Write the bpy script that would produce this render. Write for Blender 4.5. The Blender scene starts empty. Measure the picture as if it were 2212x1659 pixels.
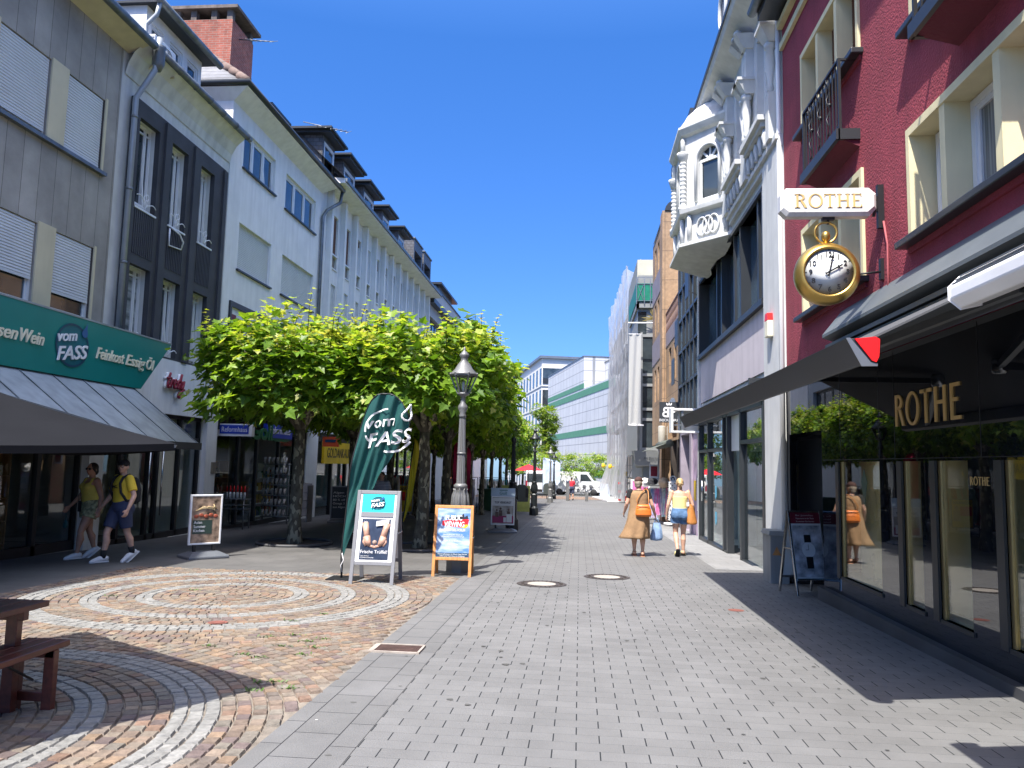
import bpy, bmesh, math, random
from mathutils import Vector, Matrix, noise
random.seed(7)
SC = bpy.context.scene
COL = SC.collection
PI = math.pi
rad = math.radians

# ---------------------------------------------------------------- camera geometry
F, CX, CY, H, SL = 1661., 1106., 829.5, 1.6, 0.019
CAMR = Matrix.Rotation(rad(5.15), 3, 'Z') @ Matrix.Rotation(PI/2 + rad(5.9), 3, 'X') @ Matrix.Rotation(rad(1.3), 3, 'Z')
EYE = Vector((0, 0, H))
def ray(x, y): return CAMR @ Vector(((x-CX)/F, -(y-CY)/F, -1.))
def GP(x, y, h=0.):            # survey point on the sloping ground (or h above it)
    d = ray(x, y); return EYE + d*((H-h)/(-d.z-SL*d.y))
def PX(x, y, X): d = ray(x, y); return EYE + d*(X/d.x)     # survey point on a facade plane X
def PY(x, y, Y): d = ray(x, y); return EYE + d*(Y/d.y)     # survey point at street distance Y
def gz(y): return -SL*y

# ---------------------------------------------------------------- materials
MATS = {}
def new_mat(name):
    m = bpy.data.materials.new(name); m.use_nodes = True
    nt = m.node_tree; nt.nodes.clear()
    out = nt.nodes.new('ShaderNodeOutputMaterial')
    MATS[name] = m
    return m, nt, out
def N(nt, t, **kw):
    n = nt.nodes.new(t)
    for k, v in kw.items():
        if k.startswith('i_'): n.inputs[k[2:].replace('_', ' ')].default_value = v
        else: setattr(n, k, v)
    return n
def rgba(c): return (c[0], c[1], c[2], 1)
def mixc(nt, a, b, f, mode='MIX'):
    n = nt.nodes.new('ShaderNodeMix'); n.data_type = 'RGBA'; n.blend_type = mode
    for s, v in ((n.inputs[6], a), (n.inputs[7], b), (n.inputs[0], f)):
        if isinstance(v, bpy.types.NodeSocket): nt.links.new(v, s)
        else: s.default_value = rgba(v) if isinstance(v, (tuple, list)) else v
    return n.outputs[2]
def ramp(nt, src, a, b):
    n = nt.nodes.new('ShaderNodeMapRange'); n.inputs[1].default_value = a; n.inputs[2].default_value = b
    nt.links.new(src, n.inputs[0]); return n.outputs[0]
def M(name, col, rough=.7, metal=0., var=.12, scale=2., bump=0., bscale=60., streak=0., spec=.5, coat=0., attr=None, stretch=None):
    if name in MATS: return MATS[name]
    m, nt, out = new_mat(name)
    p = N(nt, 'ShaderNodeBsdfPrincipled'); nt.links.new(p.outputs[0], out.inputs[0])
    p.inputs['Roughness'].default_value = rough; p.inputs['Metallic'].default_value = metal
    p.inputs['Specular IOR Level'].default_value = spec; p.inputs['Coat Weight'].default_value = coat
    tc = N(nt, 'ShaderNodeTexCoord'); co = tc.outputs['Object']
    if stretch:
        mp = N(nt, 'ShaderNodeMapping'); mp.inputs['Scale'].default_value = stretch
        nt.links.new(co, mp.inputs[0]); co = mp.outputs[0]
    if attr:
        a = N(nt, 'ShaderNodeAttribute', attribute_name=attr); c = a.outputs['Color']
    else: c = rgba(col)
    n1 = N(nt, 'ShaderNodeTexNoise'); n1.inputs['Scale'].default_value = scale; n1.inputs['Detail'].default_value = 6
    nt.links.new(co, n1.inputs['Vector'])
    f = ramp(nt, n1.outputs[0], .3, .7)
    k = mixc(nt, (1-var,)*3, (1+var,)*3, f)
    base = mixc(nt, c if not isinstance(c, tuple) else c[:3], k, 1., 'MULTIPLY')
    if streak:
        mp = N(nt, 'ShaderNodeMapping'); mp.inputs['Scale'].default_value = (3., 3., .25)
        nt.links.new(tc.outputs['Object'], mp.inputs[0])
        n3 = N(nt, 'ShaderNodeTexNoise'); n3.inputs['Scale'].default_value = 1.6; n3.inputs['Detail'].default_value = 5
        nt.links.new(mp.outputs[0], n3.inputs['Vector'])
        base = mixc(nt, base, mixc(nt, (1-streak,)*3, (1,)*3, ramp(nt, n3.outputs[0], .35, .6)), 1., 'MULTIPLY')
    nt.links.new(base, p.inputs['Base Color'])
    if bump:
        n2 = N(nt, 'ShaderNodeTexNoise'); n2.inputs['Scale'].default_value = bscale; n2.inputs['Detail'].default_value = 4
        nt.links.new(co, n2.inputs['Vector'])
        b = N(nt, 'ShaderNodeBump'); b.inputs['Strength'].default_value = bump; b.inputs['Distance'].default_value = .02
        nt.links.new(n2.outputs[0], b.inputs['Height']); nt.links.new(b.outputs[0], p.inputs['Normal'])
    return m
def brick_mat(name, c1, c2, mortar, w, h, msize, rough=.8, vec='xy', offset=.5, var=.12, scale=4., bump=.3, msm=.1, spec=.4, thin=0):
    """masonry / paving / tiles; vec picks the plane of the pattern"""
    m, nt, out = new_mat(name)
    p = N(nt, 'ShaderNodeBsdfPrincipled'); nt.links.new(p.outputs[0], out.inputs[0])
    p.inputs['Roughness'].default_value = rough; p.inputs['Specular IOR Level'].default_value = spec
    tc = N(nt, 'ShaderNodeTexCoord'); sp = N(nt, 'ShaderNodeSeparateXYZ'); nt.links.new(tc.outputs['Object'], sp.inputs[0])
    cb = N(nt, 'ShaderNodeCombineXYZ')
    if vec == 'sum':
        ad = N(nt, 'ShaderNodeMath', operation='ADD'); nt.links.new(sp.outputs[0], ad.inputs[0]); nt.links.new(sp.outputs[1], ad.inputs[1])
        nt.links.new(ad.outputs[0], cb.inputs[0]); nt.links.new(sp.outputs[2], cb.inputs[1])
    else:
        for i, ch in enumerate(vec): nt.links.new(sp.outputs['xyz'.index(ch)], cb.inputs[i])
    if thin:
        mpb = N(nt, 'ShaderNodeMapping'); mpb.inputs['Scale'].default_value = (1, thin, 1); nt.links.new(cb.outputs[0], mpb.inputs[0]); cb = mpb; h *= thin
    b = N(nt, 'ShaderNodeTexBrick', offset=offset, squash=1.)
    b.inputs['Color1'].default_value = rgba(c1); b.inputs['Color2'].default_value = rgba(c2); b.inputs['Mortar'].default_value = rgba(mortar)
    b.inputs['Scale'].default_value = 1.; b.inputs['Mortar Size'].default_value = msize; b.inputs['Mortar Smooth'].default_value = msm
    b.inputs['Brick Width'].default_value = w; b.inputs['Row Height'].default_value = h
    nt.links.new(cb.outputs[0], b.inputs['Vector'])
    n1 = N(nt, 'ShaderNodeTexNoise'); n1.inputs['Scale'].default_value = scale; n1.inputs['Detail'].default_value = 8; n1.inputs['Roughness'].default_value = .65
    nt.links.new(tc.outputs['Object'], n1.inputs['Vector'])
    base = mixc(nt, b.outputs[0], mixc(nt, (1-var,)*3, (1+var,)*3, ramp(nt, n1.outputs[0], .3, .7)), 1., 'MULTIPLY')
    n4 = N(nt, 'ShaderNodeTexNoise'); n4.inputs['Scale'].default_value = .45; n4.inputs['Detail'].default_value = 5
    nt.links.new(tc.outputs['Object'], n4.inputs['Vector'])
    base = mixc(nt, base, mixc(nt, (1-var*.9,)*3, (1+var*.6,)*3, ramp(nt, n4.outputs[0], .35, .65)), 1., 'MULTIPLY')
    nt.links.new(base, p.inputs['Base Color'])
    n2 = N(nt, 'ShaderNodeTexNoise'); n2.inputs['Scale'].default_value = 90; n2.inputs['Detail'].default_value = 3
    nt.links.new(tc.outputs['Object'], n2.inputs['Vector'])
    hgt = N(nt, 'ShaderNodeMath', operation='MULTIPLY_ADD'); nt.links.new(b.outputs['Fac'], hgt.inputs[0]); hgt.inputs[1].default_value = -1.
    nt.links.new(n2.outputs[0], hgt.inputs[2])
    bp = N(nt, 'ShaderNodeBump'); bp.inputs['Strength'].default_value = bump; bp.inputs['Distance'].default_value = .012
    nt.links.new(hgt.outputs[0], bp.inputs['Height']); nt.links.new(bp.outputs[0], p.inputs['Normal'])
    return m
def glass_mat(name, tint=(.8, .85, .85), refl=1., ior=1.5, rough=.0):
    m, nt, out = new_mat(name)
    t = N(nt, 'ShaderNodeBsdfTransparent'); t.inputs[0].default_value = rgba(tint)
    g = N(nt, 'ShaderNodeBsdfGlossy'); g.inputs['Roughness'].default_value = rough; g.inputs['Color'].default_value = (refl, refl, refl, 1)
    fr = N(nt, 'ShaderNodeFresnel'); ge = N(nt, 'ShaderNodeNewGeometry'); mr = N(nt, 'ShaderNodeMapRange'); mr.inputs[3].default_value = ior; mr.inputs[4].default_value = 1/ior
    nt.links.new(ge.outputs['Backfacing'], mr.inputs[0]); nt.links.new(mr.outputs[0], fr.inputs[0])
    mx = N(nt, 'ShaderNodeMixShader')
    nt.links.new(fr.outputs[0], mx.inputs[0]); nt.links.new(t.outputs[0], mx.inputs[1]); nt.links.new(g.outputs[0], mx.inputs[2])
    nt.links.new(mx.outputs[0], out.inputs[0]); return m
def translucent_mat(name, attr, col=(.1, .2, .03), amt=.45, rough=.45, spec=.35):
    m, nt, out = new_mat(name)
    if attr:
        a = N(nt, 'ShaderNodeAttribute', attribute_name=attr); c = a.outputs['Color']
    else: c = None
    p = N(nt, 'ShaderNodeBsdfPrincipled'); p.inputs['Roughness'].default_value = rough; p.inputs['Specular IOR Level'].default_value = spec
    t = N(nt, 'ShaderNodeBsdfTranslucent')
    if c:
        nt.links.new(c, p.inputs['Base Color'])
        nt.links.new(mixc(nt, c, (1.5, 1.45, .5), 1., 'MULTIPLY'), t.inputs[0])
    else:
        p.inputs['Base Color'].default_value = rgba(col); t.inputs[0].default_value = rgba(col)
    mx = N(nt, 'ShaderNodeMixShader'); mx.inputs[0].default_value = amt
    nt.links.new(p.outputs[0], mx.inputs[1]); nt.links.new(t.outputs[0], mx.inputs[2]); nt.links.new(mx.outputs[0], out.inputs[0])
    return m

# ---------------------------------------------------------------- object helpers
ORG = {}
def tag(o, label=None, cat=None, group=None, kind=None):
    if label: o['label'] = label
    if cat: o['category'] = cat
    if group: o['group'] = group
    if kind: o['kind'] = kind
    return o
def thing(name, label, cat, loc=(0, 0, 0), group=None):
    o = bpy.data.objects.new(name, None); COL.objects.link(o); o.empty_display_size = .2
    o.location = loc; ORG[o.name] = Vector(loc); return tag(o, label, cat, group)
class MB:
    def __init__(s): s.v = []; s.f = []; s.c = []; s.sm = []
    def face(s, pts, col=None, smooth=False):
        b = len(s.v); s.v += [tuple(p) for p in pts]; s.f.append(tuple(range(b, b+len(pts)))); s.c.append(col); s.sm.append(smooth); return s
    def mesh(s, vs, fs, smooth=False, col=None):
        b = len(s.v); s.v += [tuple(p) for p in vs]
        for f in fs: s.f.append(tuple(b+i for i in f)); s.c.append(col); s.sm.append(smooth)
        return s
    def box(s, x0, x1, y0, y1, z0, z1, col=None):
        if x0 > x1: x0, x1 = x1, x0
        if y0 > y1: y0, y1 = y1, y0
        if z0 > z1: z0, z1 = z1, z0
        v = [(x0,y0,z0),(x1,y0,z0),(x1,y1,z0),(x0,y1,z0),(x0,y0,z1),(x1,y0,z1),(x1,y1,z1),(x0,y1,z1)]
        return s.mesh(v, [(0,3,2,1),(4,5,6,7),(0,1,5,4),(1,2,6,5),(2,3,7,6),(3,0,4,7)], col=col)
    def obox(s, c, sx, sy, sz, R=None, col=None):
        R = R or Matrix.Identity(3); c = Vector(c); v = []
        for z in (-.5, .5):
            for x, y in ((-.5,-.5),(.5,-.5),(.5,.5),(-.5,.5)): v.append(c + R @ Vector((x*sx, y*sy, z*sz)))
        return s.mesh(v, [(0,3,2,1),(4,5,6,7),(0,1,5,4),(1,2,6,5),(2,3,7,6),(3,0,4,7)], col=col)
    def bar(s, a, b, w, h, up=(0, 0, 1)):
        a = Vector(a); b = Vector(b); d = b-a; L = d.length; d.normalize(); up = Vector(up)
        if abs(d.dot(up)) > .97: up = Vector((0, 1, 0))
        x = d.cross(up).normalized(); z = x.cross(d)
        return s.obox((a+b)/2, w, L, h, Matrix((x, d, z)).transposed())
    def tube(s, pts, r, n=8, caps=True, smooth=True, col=None):
        pts = [Vector(p) for p in pts]; rs = r if isinstance(r, (list, tuple)) else [r]*len(pts)
        vs = []; fs = []; prev = None
        for i, p in enumerate(pts):
            d = (pts[min(i+1, len(pts)-1)] - pts[max(i-1, 0)])
            d = d.normalized() if d.length > 1e-9 else Vector((0, 0, 1))
            if prev is None:
                a = Vector((0, 0, 1)) if abs(d.z) < .9 else Vector((1, 0, 0)); x = a.cross(d).normalized()
            else:
                x = (prev - d*prev.dot(d))
                x = x.normalized() if x.length > 1e-6 else Vector((1, 0, 0))
            prev = x; y = d.cross(x)
            for k in range(n):
                t = 2*PI*k/n; vs.append(p + (x*math.cos(t)+y*math.sin(t))*rs[i])
        for i in range(len(pts)-1):
            for k in range(n): fs.append((i*n+k, i*n+(k+1) % n, (i+1)*n+(k+1) % n, (i+1)*n+k))
        if caps: fs.append(tuple(range(n-1, -1, -1))); fs.append(tuple((len(pts)-1)*n+k for k in range(n)))
        return s.mesh(vs, fs, smooth, col)
    def lathe(s, prof, c=(0, 0, 0), n=16, smooth=True, flute=0., rot0=0., R=None):
        vs = []; fs = []; c = Vector(c)
        for r, z in prof:
            for k in range(n):
                t = 2*PI*k/n+rot0; q = r*(1-flute*(k % 2)); p = Vector((q*math.cos(t), q*math.sin(t), z))
                vs.append(c + (R @ p if R else p))
        for i in range(len(prof)-1):
            for k in range(n): fs.append((i*n+k, i*n+(k+1) % n, (i+1)*n+(k+1) % n, (i+1)*n+k))
        fs.append(tuple(range(n-1, -1, -1))); fs.append(tuple((len(prof)-1)*n+k for k in range(n)))
        return s.mesh(vs, fs, smooth)
    def ball(s, c, rx, ry=None, rz=None, n=12, m=8, R=None, col=None):
        ry = ry or rx; rz = rz or rx; c = Vector(c); vs = []; fs = []
        for i in range(m+1):
            t = PI*i/m
            for k in range(n):
                a = 2*PI*k/n; p = Vector((rx*math.sin(t)*math.cos(a), ry*math.sin(t)*math.sin(a), rz*math.cos(t)))
                vs.append(c + (R @ p if R else p))
        for i in range(m):
            for k in range(n): fs.append((i*n+k, (i+1)*n+k, (i+1)*n+(k+1) % n, i*n+(k+1) % n))
        return s.mesh(vs, fs, True, col)
    def loft(s, rings, n=20, caps=True, smooth=True, wob=None):
        """rings: (centre, rx, ry[, yaw])"""
        vs = []; fs = []
        for i, rg in enumerate(rings):
            c = Vector(rg[0]); yw = rg[3] if len(rg) > 3 else 0.
            for k in range(n):
                t = 2*PI*k/n; q = 1. if not wob else 1.+wob(i, t)
                x = rg[1]*math.cos(t)*q; y = rg[2]*math.sin(t)*q
                vs.append(c + Vector((x*math.cos(yw)-y*math.sin(yw), x*math.sin(yw)+y*math.cos(yw), 0)))
        for i in range(len(rings)-1):
            for k in range(n): fs.append((i*n+k, i*n+(k+1) % n, (i+1)*n+(k+1) % n, (i+1)*n+k))
        if caps: fs.append(tuple(range(n-1, -1, -1))); fs.append(tuple((len(rings)-1)*n+k for k in range(n)))
        return s.mesh(vs, fs, smooth)
    def caps(s, a, b, ra, rb, n=12):
        a = Vector(a); b = Vector(b); d = b-a; L = max(d.length, 1e-5); d = d/L
        pts = []; rs = []
        for t in (-1., -.92, -.7, -.38): pts.append(a + d*ra*t); rs.append(ra*math.sqrt(max(1-t*t, .0004)))
        pts.append(a); rs.append(ra); pts.append(b); rs.append(rb)
        for t in (.38, .7, .92, 1.): pts.append(b + d*rb*t); rs.append(rb*math.sqrt(max(1-t*t, .0004)))
        return s.tube(pts, rs, n)
    def prism(s, poly, o, ux, uy, th):
        """flat polygon (2-D) at o spanned by ux, uy, given thickness th along ux x uy"""
        o = Vector(o); ux = Vector(ux); uy = Vector(uy); nn = ux.cross(uy).normalized()*th; n = len(poly)
        a = [o+ux*p[0]+uy*p[1] for p in poly]; b = [p+nn for p in a]
        fs = [tuple(range(n-1, -1, -1)), tuple(range(n, 2*n))] + [(i, (i+1) % n, n+(i+1) % n, n+i) for i in range(n)]
        return s.mesh(a+b, fs)
    def build(s, name, mat, parent=None, bevel=0., smooth=None):
        off = ORG.get(parent.name, Vector()) if parent else Vector()
        me = bpy.data.meshes.new(name)
        me.from_pydata([(x-off.x, y-off.y, z-off.z) for x, y, z in s.v], [], s.f)
        me.materials.append(mat)
        if any(s.sm) or smooth: me.polygons.foreach_set('use_smooth', [bool(a) or bool(smooth) for a in s.sm])
        if any(c is not None for c in s.c):
            ca = me.color_attributes.new('col', 'FLOAT_COLOR', 'CORNER'); data = []
            for f, c in zip(s.f, s.c): data += list((c or (.5, .5, .5))[:3] + (1.,))*len(f)
            ca.data.foreach_set('color', data)
        me.update()
        o = bpy.data.objects.new(name, me); COL.objects.link(o)
        if parent: o.parent = parent
        ORG[o.name] = off
        if bevel:
            b = o.modifiers.new('bevel', 'BEVEL'); b.width = bevel; b.segments = 2; b.limit_method = 'ANGLE'; b.angle_limit = rad(40)
        return o
def dup(root, loc=None, label=None, group=None, rot=None, scale=None):
    r = root.copy(); COL.objects.link(r); ORG[r.name] = Vector(ORG.get(root.name, (0, 0, 0)))
    if loc is not None: r.location = loc
    if rot is not None: r.rotation_euler = (0, 0, rot)
    if scale is not None: r.scale = scale if isinstance(scale, (tuple, list)) else (scale,)*3
    if label: r['label'] = label
    if group: r['group'] = group
    for ch in list(root.children):
        c = ch.copy(); COL.objects.link(c); c.parent = r
        for g in list(ch.children):
            d = g.copy(); COL.objects.link(d); d.parent = c
    return r
def remesh(o, vox, smooth=2):
    m = o.modifiers.new('r', 'REMESH'); m.mode = 'VOXEL'; m.voxel_size = vox; m.use_smooth_shade = True
    if smooth:
        k = o.modifiers.new('s', 'SMOOTH'); k.factor = .5; k.iterations = smooth
    dg = bpy.context.evaluated_depsgraph_get(); dg.update()
    me = bpy.data.meshes.new_from_object(o.evaluated_get(dg)); old = o.data
    o.modifiers.clear(); o.data = me
    if not me.materials: me.materials.append(old.materials[0])
    me.name = o.name; return o
def text_polys(s, shear=0., bold=0., space=1.):
    cu = bpy.data.curves.new('t', 'FONT'); cu.body = s; cu.size = 1.; cu.shear = shear; cu.offset = bold; cu.space_character = space
    cu.resolution_u = 4; cu.extrude = .02
    o = bpy.data.objects.new('t', cu); me = o.to_mesh()
    vs = [v.co.copy() for v in me.vertices]; fs = [tuple(p.vertices) for p in me.polygons]
    o.to_mesh_clear(); bpy.data.objects.remove(o); bpy.data.curves.remove(cu)
    return vs, fs
def add_text(mb, s, o, ux, uy, h, w=None, align='C', th=.006, shear=0., bold=0., warp=None, rot=0., mirror=False, space=1.):
    """letters of cap height h standing on the surface o, ux, uy"""
    vs, fs = text_polys(s, shear, bold, space)
    if not vs: return mb
    x0 = min(v.x for v in vs); x1 = max(v.x for v in vs); sc = h/.72
    sx = sc if w is None else w/(x1-x0)
    o = Vector(o); ux = Vector(ux).normalized(); uy = Vector(uy).normalized(); nn = ux.cross(uy)
    a = {'C': (x0+x1)/2, 'L': x0, 'R': x1}[align]; out = []
    for v in vs:
        x = (v.x-a)*sx*(-1 if mirror else 1); y = v.y*sc; z = (v.z/.02)*th/2 + th/2
        if rot: x, y = x*math.cos(rot)-y*math.sin(rot), x*math.sin(rot)+y*math.cos(rot)
        p = o+ux*x+uy*y+nn*z
        if warp: p = warp(p)
        out.append(p)
    return mb.mesh(out, fs)
# serif capitals drawn as strokes: (kind, ...) in a 0..w x 0..1 box
def serif(mb, word, o, ux, uy, h, th=.006, sx=1., thick=.13, thin=.06, ser=True):
    o = Vector(o); ux = Vector(ux).normalized(); uy = Vector(uy).normalized(); X = 0.
    def P(poly): mb.prism([(X0+x*h*sx, y*h) for x, y in poly], o, ux, uy, th)
    def rect(x0, x1, y0, y1): P([(x0, y0), (x1, y0), (x1, y1), (x0, y1)])
    def sf(xc, y, w=.17):
        if ser: rect(xc-w, xc+w, y-(.04 if y > .5 else 0), y+(0 if y > .5 else .04))
    def arc(cx, cy, rx, ry, a0, a1, tk, tn, n=14):
        for i in range(n):
            t0 = a0+(a1-a0)*i/n; t1 = a0+(a1-a0)*(i+1)/n; q = []
            for t in (t0, t1):
                w = tn+(tk-tn)*abs(math.cos(t))
                q.append(((cx+rx*math.cos(t), cy+ry*math.sin(t)), (cx+(rx-w)*math.cos(t), cy+(ry-w*.8)*math.sin(t))))
            P([q[0][1], q[0][0], q[1][0], q[1][1]])
    A, B = thick, thin
    for ch in word:
        X0 = X*h*sx
        if ch == 'R':
            rect(.1, .1+A, 0, 1); sf(.1+A/2, 0); sf(.1+A/2, 1); arc(.3, .76, .33, .24, -PI/2, PI/2, A, B)
            rect(.1+A, .34, 1-B, 1); rect(.1+A, .34, .52, .52+B)
            P([(.34, .52), (.34+A*1.25, .52), (.78, 0), (.78-A*1.2, 0)]); X += .86
        elif ch == 'O': arc(.47, .5, .46, .52, 0, 2*PI, A, B, 28); X += 1.02
        elif ch == 'T':
            rect(.36-A/2, .36+A/2, 0, 1); rect(.0, .72, 1-B, 1); sf(.36, 0, .16)
            if ser: P([(0, 1), (0, .8), (.05, .8), (.09, 1)]); P([(.72, 1), (.63, 1), (.67, .8), (.72, .8)])
            X += .8
        elif ch == 'H':
            for q in (.1, .62): rect(q, q+A, 0, 1); sf(q+A/2, 0, .15); sf(q+A/2, 1, .15)
            rect(.1+A, .62, .5, .5+B); X += .93
        elif ch == 'E':
            rect(.1, .1+A, 0, 1); sf(.1, 0, .1); sf(.1, 1, .1); rect(.1+A, .62, 1-B, 1); rect(.1+A, .5, .5, .5+B); rect(.1+A, .66, 0, B)
            if ser: P([(.62, 1), (.53, 1), (.58, .8), (.62, .8)]); P([(.66, 0), (.66, .22), (.61, .22), (.56, 0)])
            X += .75
    return X*h*sx
def wall_x(mb, X, side, y0, y1, z0, z1, holes, rev=.15, back=8., top=True):
    ys = sorted({y0, y1, *[h[0] for h in holes], *[h[1] for h in holes]}); zs = sorted({z0, z1, *[h[2] for h in holes], *[h[3] for h in holes]})
    ys = [y for y in ys if y0 <= y <= y1]; zs = [z for z in zs if z0 <= z <= z1]
    for i in range(len(ys)-1):
        for j in range(len(zs)-1):
            yc = (ys[i]+ys[i+1])/2; zc = (zs[j]+zs[j+1])/2
            if any(h[0] < yc < h[1] and h[2] < zc < h[3] for h in holes): continue
            mb.face([(X, ys[i], zs[j]), (X, ys[i+1], zs[j]), (X, ys[i+1], zs[j+1]), (X, ys[i], zs[j+1])])
    for h in holes:
        a, b, c, d = max(h[0], y0), min(h[1], y1), max(h[2], z0), min(h[3], z1); r = h[4] if len(h) > 4 else rev; Q = X-side*r
        mb.face([(X, a, c), (X, b, c), (Q, b, c), (Q, a, c)]); mb.face([(X, a, d), (X, b, d), (Q, b, d), (Q, a, d)])
        mb.face([(X, a, c), (X, a, d), (Q, a, d), (Q, a, c)]); mb.face([(X, b, c), (X, b, d), (Q, b, d), (Q, b, c)])
    if back is None: return mb
    B = X-side*back
    mb.face([(X, y0, z0), (X, y0, z1), (B, y0, z1), (B, y0, z0)]); mb.face([(X, y1, z0), (X, y1, z1), (B, y1, z1), (B, y1, z0)])
    mb.face([(B, y0, z0), (B, y1, z0), (B, y1, z1), (B, y0, z1)])
    if top: mb.face([(X, y0, z1), (X, y1, z1), (B, y1, z1), (B, y0, z1)])
    return mb
def window(par, X, side, y0, y1, z0, z1, fm, gm, n=1, fw=.06, dep=.07, transoms=(), sash=True, name='window', fr=None):
    """frame (part) with its pane (sub-part); X is the front of the frame"""
    mb = MB(); a, b = X-side*dep, X
    mb.box(a, b, y0, y0+fw, z0, z1); mb.box(a, b, y1-fw, y1, z0, z1)
    mb.box(a, b, y0+fw, y1-fw, z0, z0+fw); mb.box(a, b, y0+fw, y1-fw, z1-fw, z1)
    cuts = fr or [i/n for i in range(1, n)]; ed = [y0+fw] + [y0+(y1-y0)*c for c in cuts] + [y1-fw]
    for c in cuts:
        y = y0+(y1-y0)*c; mb.box(a, b, y-fw*.6, y+fw*.6, z0+fw, z1-fw)
    for t in transoms: mb.box(a, b-side*.004, y0+fw, y1-fw, t-fw*.5, t+fw*.5)
    if sash:
        q = fw*.75
        for i in range(len(ed)-1):
            e0, e1 = ed[i]+(.6*fw if i else 0), ed[i+1]-(.6*fw if i < len(ed)-2 else 0)
            c, d = a+side*.004, b-side*.015
            mb.box(c, d, e0, e0+q, z0+fw, z1-fw); mb.box(c, d, e1-q, e1, z0+fw, z1-fw)
            mb.box(c, d, e0+q, e1-q, z0+fw, z0+fw+q); mb.box(c, d, e0+q, e1-q, z1-fw-q, z1-fw)
    f = mb.build(name, fm, par)
    g = MB(); xm = X-side*dep*.6
    g.box(xm-.006, xm+.006, y0+fw*.8, y1-fw*.8, z0+fw*.8, z1-fw*.8); g.build('pane', gm, f)
    return f
def shutter(par, X, side, y0, y1, z0, z1, mat, pitch=.055):
    mb = MB(); z = z0; n = max(1, round((z1-z0)/pitch)); p = (z1-z0)/n
    for i in range(n):
        z = z0+i*p
        mb.face([(X, y0, z), (X, y1, z), (X+side*.014, y1, z+p*.3), (X+side*.014, y0, z+p*.3)])
        mb.face([(X+side*.014, y0, z+p*.3), (X+side*.014, y1, z+p*.3), (X+side*.01, y1, z+p*.85), (X+side*.01, y0, z+p*.85)])
        mb.face([(X+side*.01, y0, z+p*.85), (X+side*.01, y1, z+p*.85), (X, y1, z+p), (X, y0, z+p)])
    mb.box(X-.012, X+side*.016, y0, y1, z0-.05, z0)
    return mb.build('roller_shutter', mat, par)
def quadstrip(mb, pts_a, pts_b, smooth=True, col=None):
    n = len(pts_a); return mb.mesh(list(pts_a)+list(pts_b), [(i, i+1, n+i+1, n+i) for i in range(n-1)], smooth, col)
# ================================================================ materials used around the place
M('white_render', (.82,.82,.80), .85, var=.05, bump=.15, bscale=180, streak=.10)
M('old_white_render', (.70,.70,.64), .9, var=.1, bump=.2, bscale=140, streak=.15)
M('white_pvc', (.72,.73,.72), .35, var=.04); M('shutter_grey', (.60,.62,.62), .5, var=.05); M('shutter_brown', (.13,.055,.03), .6)
M('cream_paint', (.62,.55,.36), .7, var=.06, streak=.08); M('cream_yellow', (.74,.66,.40), .75, var=.06, bump=.1, bscale=120, streak=.1)  # second cream is paler and yellower, for the red building's trim
M('dark_cladding', (.048,.05,.055), .75, var=.18, bump=.25, bscale=200); M('zinc', (.19,.21,.22), .45, .6, var=.2, scale=5, streak=.3)
M('zinc_light', (.34,.37,.39), .5, .35, var=.12, scale=2, streak=.2); M('black_metal', (.018,.019,.021), .45, .2); M('dark_grey_metal', (.05,.055,.06), .4, .5)
M('grey_metal', (.25,.26,.27), .4, .7); M('steel', (.55,.56,.57), .25, 1.); M('anthracite', (.028,.032,.036), .42, .1, var=.1)
M('slate', (.07,.075,.085), .6, var=.3, scale=7); M('wood_panel', (.23,.2,.16), .8, var=.25, scale=6, stretch=(1, 9, .6))
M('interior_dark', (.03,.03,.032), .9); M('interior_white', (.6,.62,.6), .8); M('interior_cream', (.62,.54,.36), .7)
M('green_sign', (.006,.19,.17), .38, var=.05); M('sign_cream', (.75,.70,.52), .5); M('sign_white', (.78,.78,.78), .4); M('navy', (.012,.05,.10), .4)
M('drop_blue', (.02,.09,.26), .35); M('dark_red', (.26,.012,.03), .45); M('maroon', (.14,.01,.025), .5); M('blue_sign', (.02,.05,.42), .4); M('shop_green', (.01,.10,.03), .5)
M('gold', (.55,.36,.10), .35, .9, var=.15); M('gold_paint', (.62,.42,.16), .45); M('black_paint', (.012,.012,.013), .4); M('yellow', (.75,.50,.01), .5); M('orange_red', (.6,.08,.02), .5)
M('turquoise', (.02,.52,.50), .4); M('rubber', (.02,.02,.022), .8); M('red_brown_wood', (.12,.026,.014), .42, var=.3, scale=4, stretch=(8, 1.2, 8), coat=.3)
M('board_wood', (.50,.22,.065), .55, var=.25, scale=5, stretch=(9, 9, 1.2)); M('grey_board', (.17,.175,.19), .55, var=.08)
brick_mat('concrete_panels', (.40,.375,.325), (.33,.31,.27), (.09,.08,.07), .42, 20., .005, .9, 'yz', 0., var=.2, scale=1.1, bump=.3)
brick_mat('red_brick', (.40,.115,.075), (.30,.08,.055), (.30,.22,.18), .24, .075, .008, .85, 'sum', var=.3, scale=5)
brick_mat('slate_tiles', (.10,.105,.12), (.16,.165,.18), (.03,.03,.035), .28, .20, .012, .5, 'yz', .5, var=.3, scale=5, spec=.7, bump=.5)
brick_mat('slate_side', (.06,.065,.08), (.11,.115,.13), (.02,.02,.025), .24, .16, .012, .5, 'sum', .5, var=.3, scale=5, spec=.7, bump=.6)
brick_mat('roof_tiles', (.33,.16,.11), (.25,.12,.08), (.1,.06,.05), .3, .3, .02, .8, 'yz', 0., var=.25)
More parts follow.
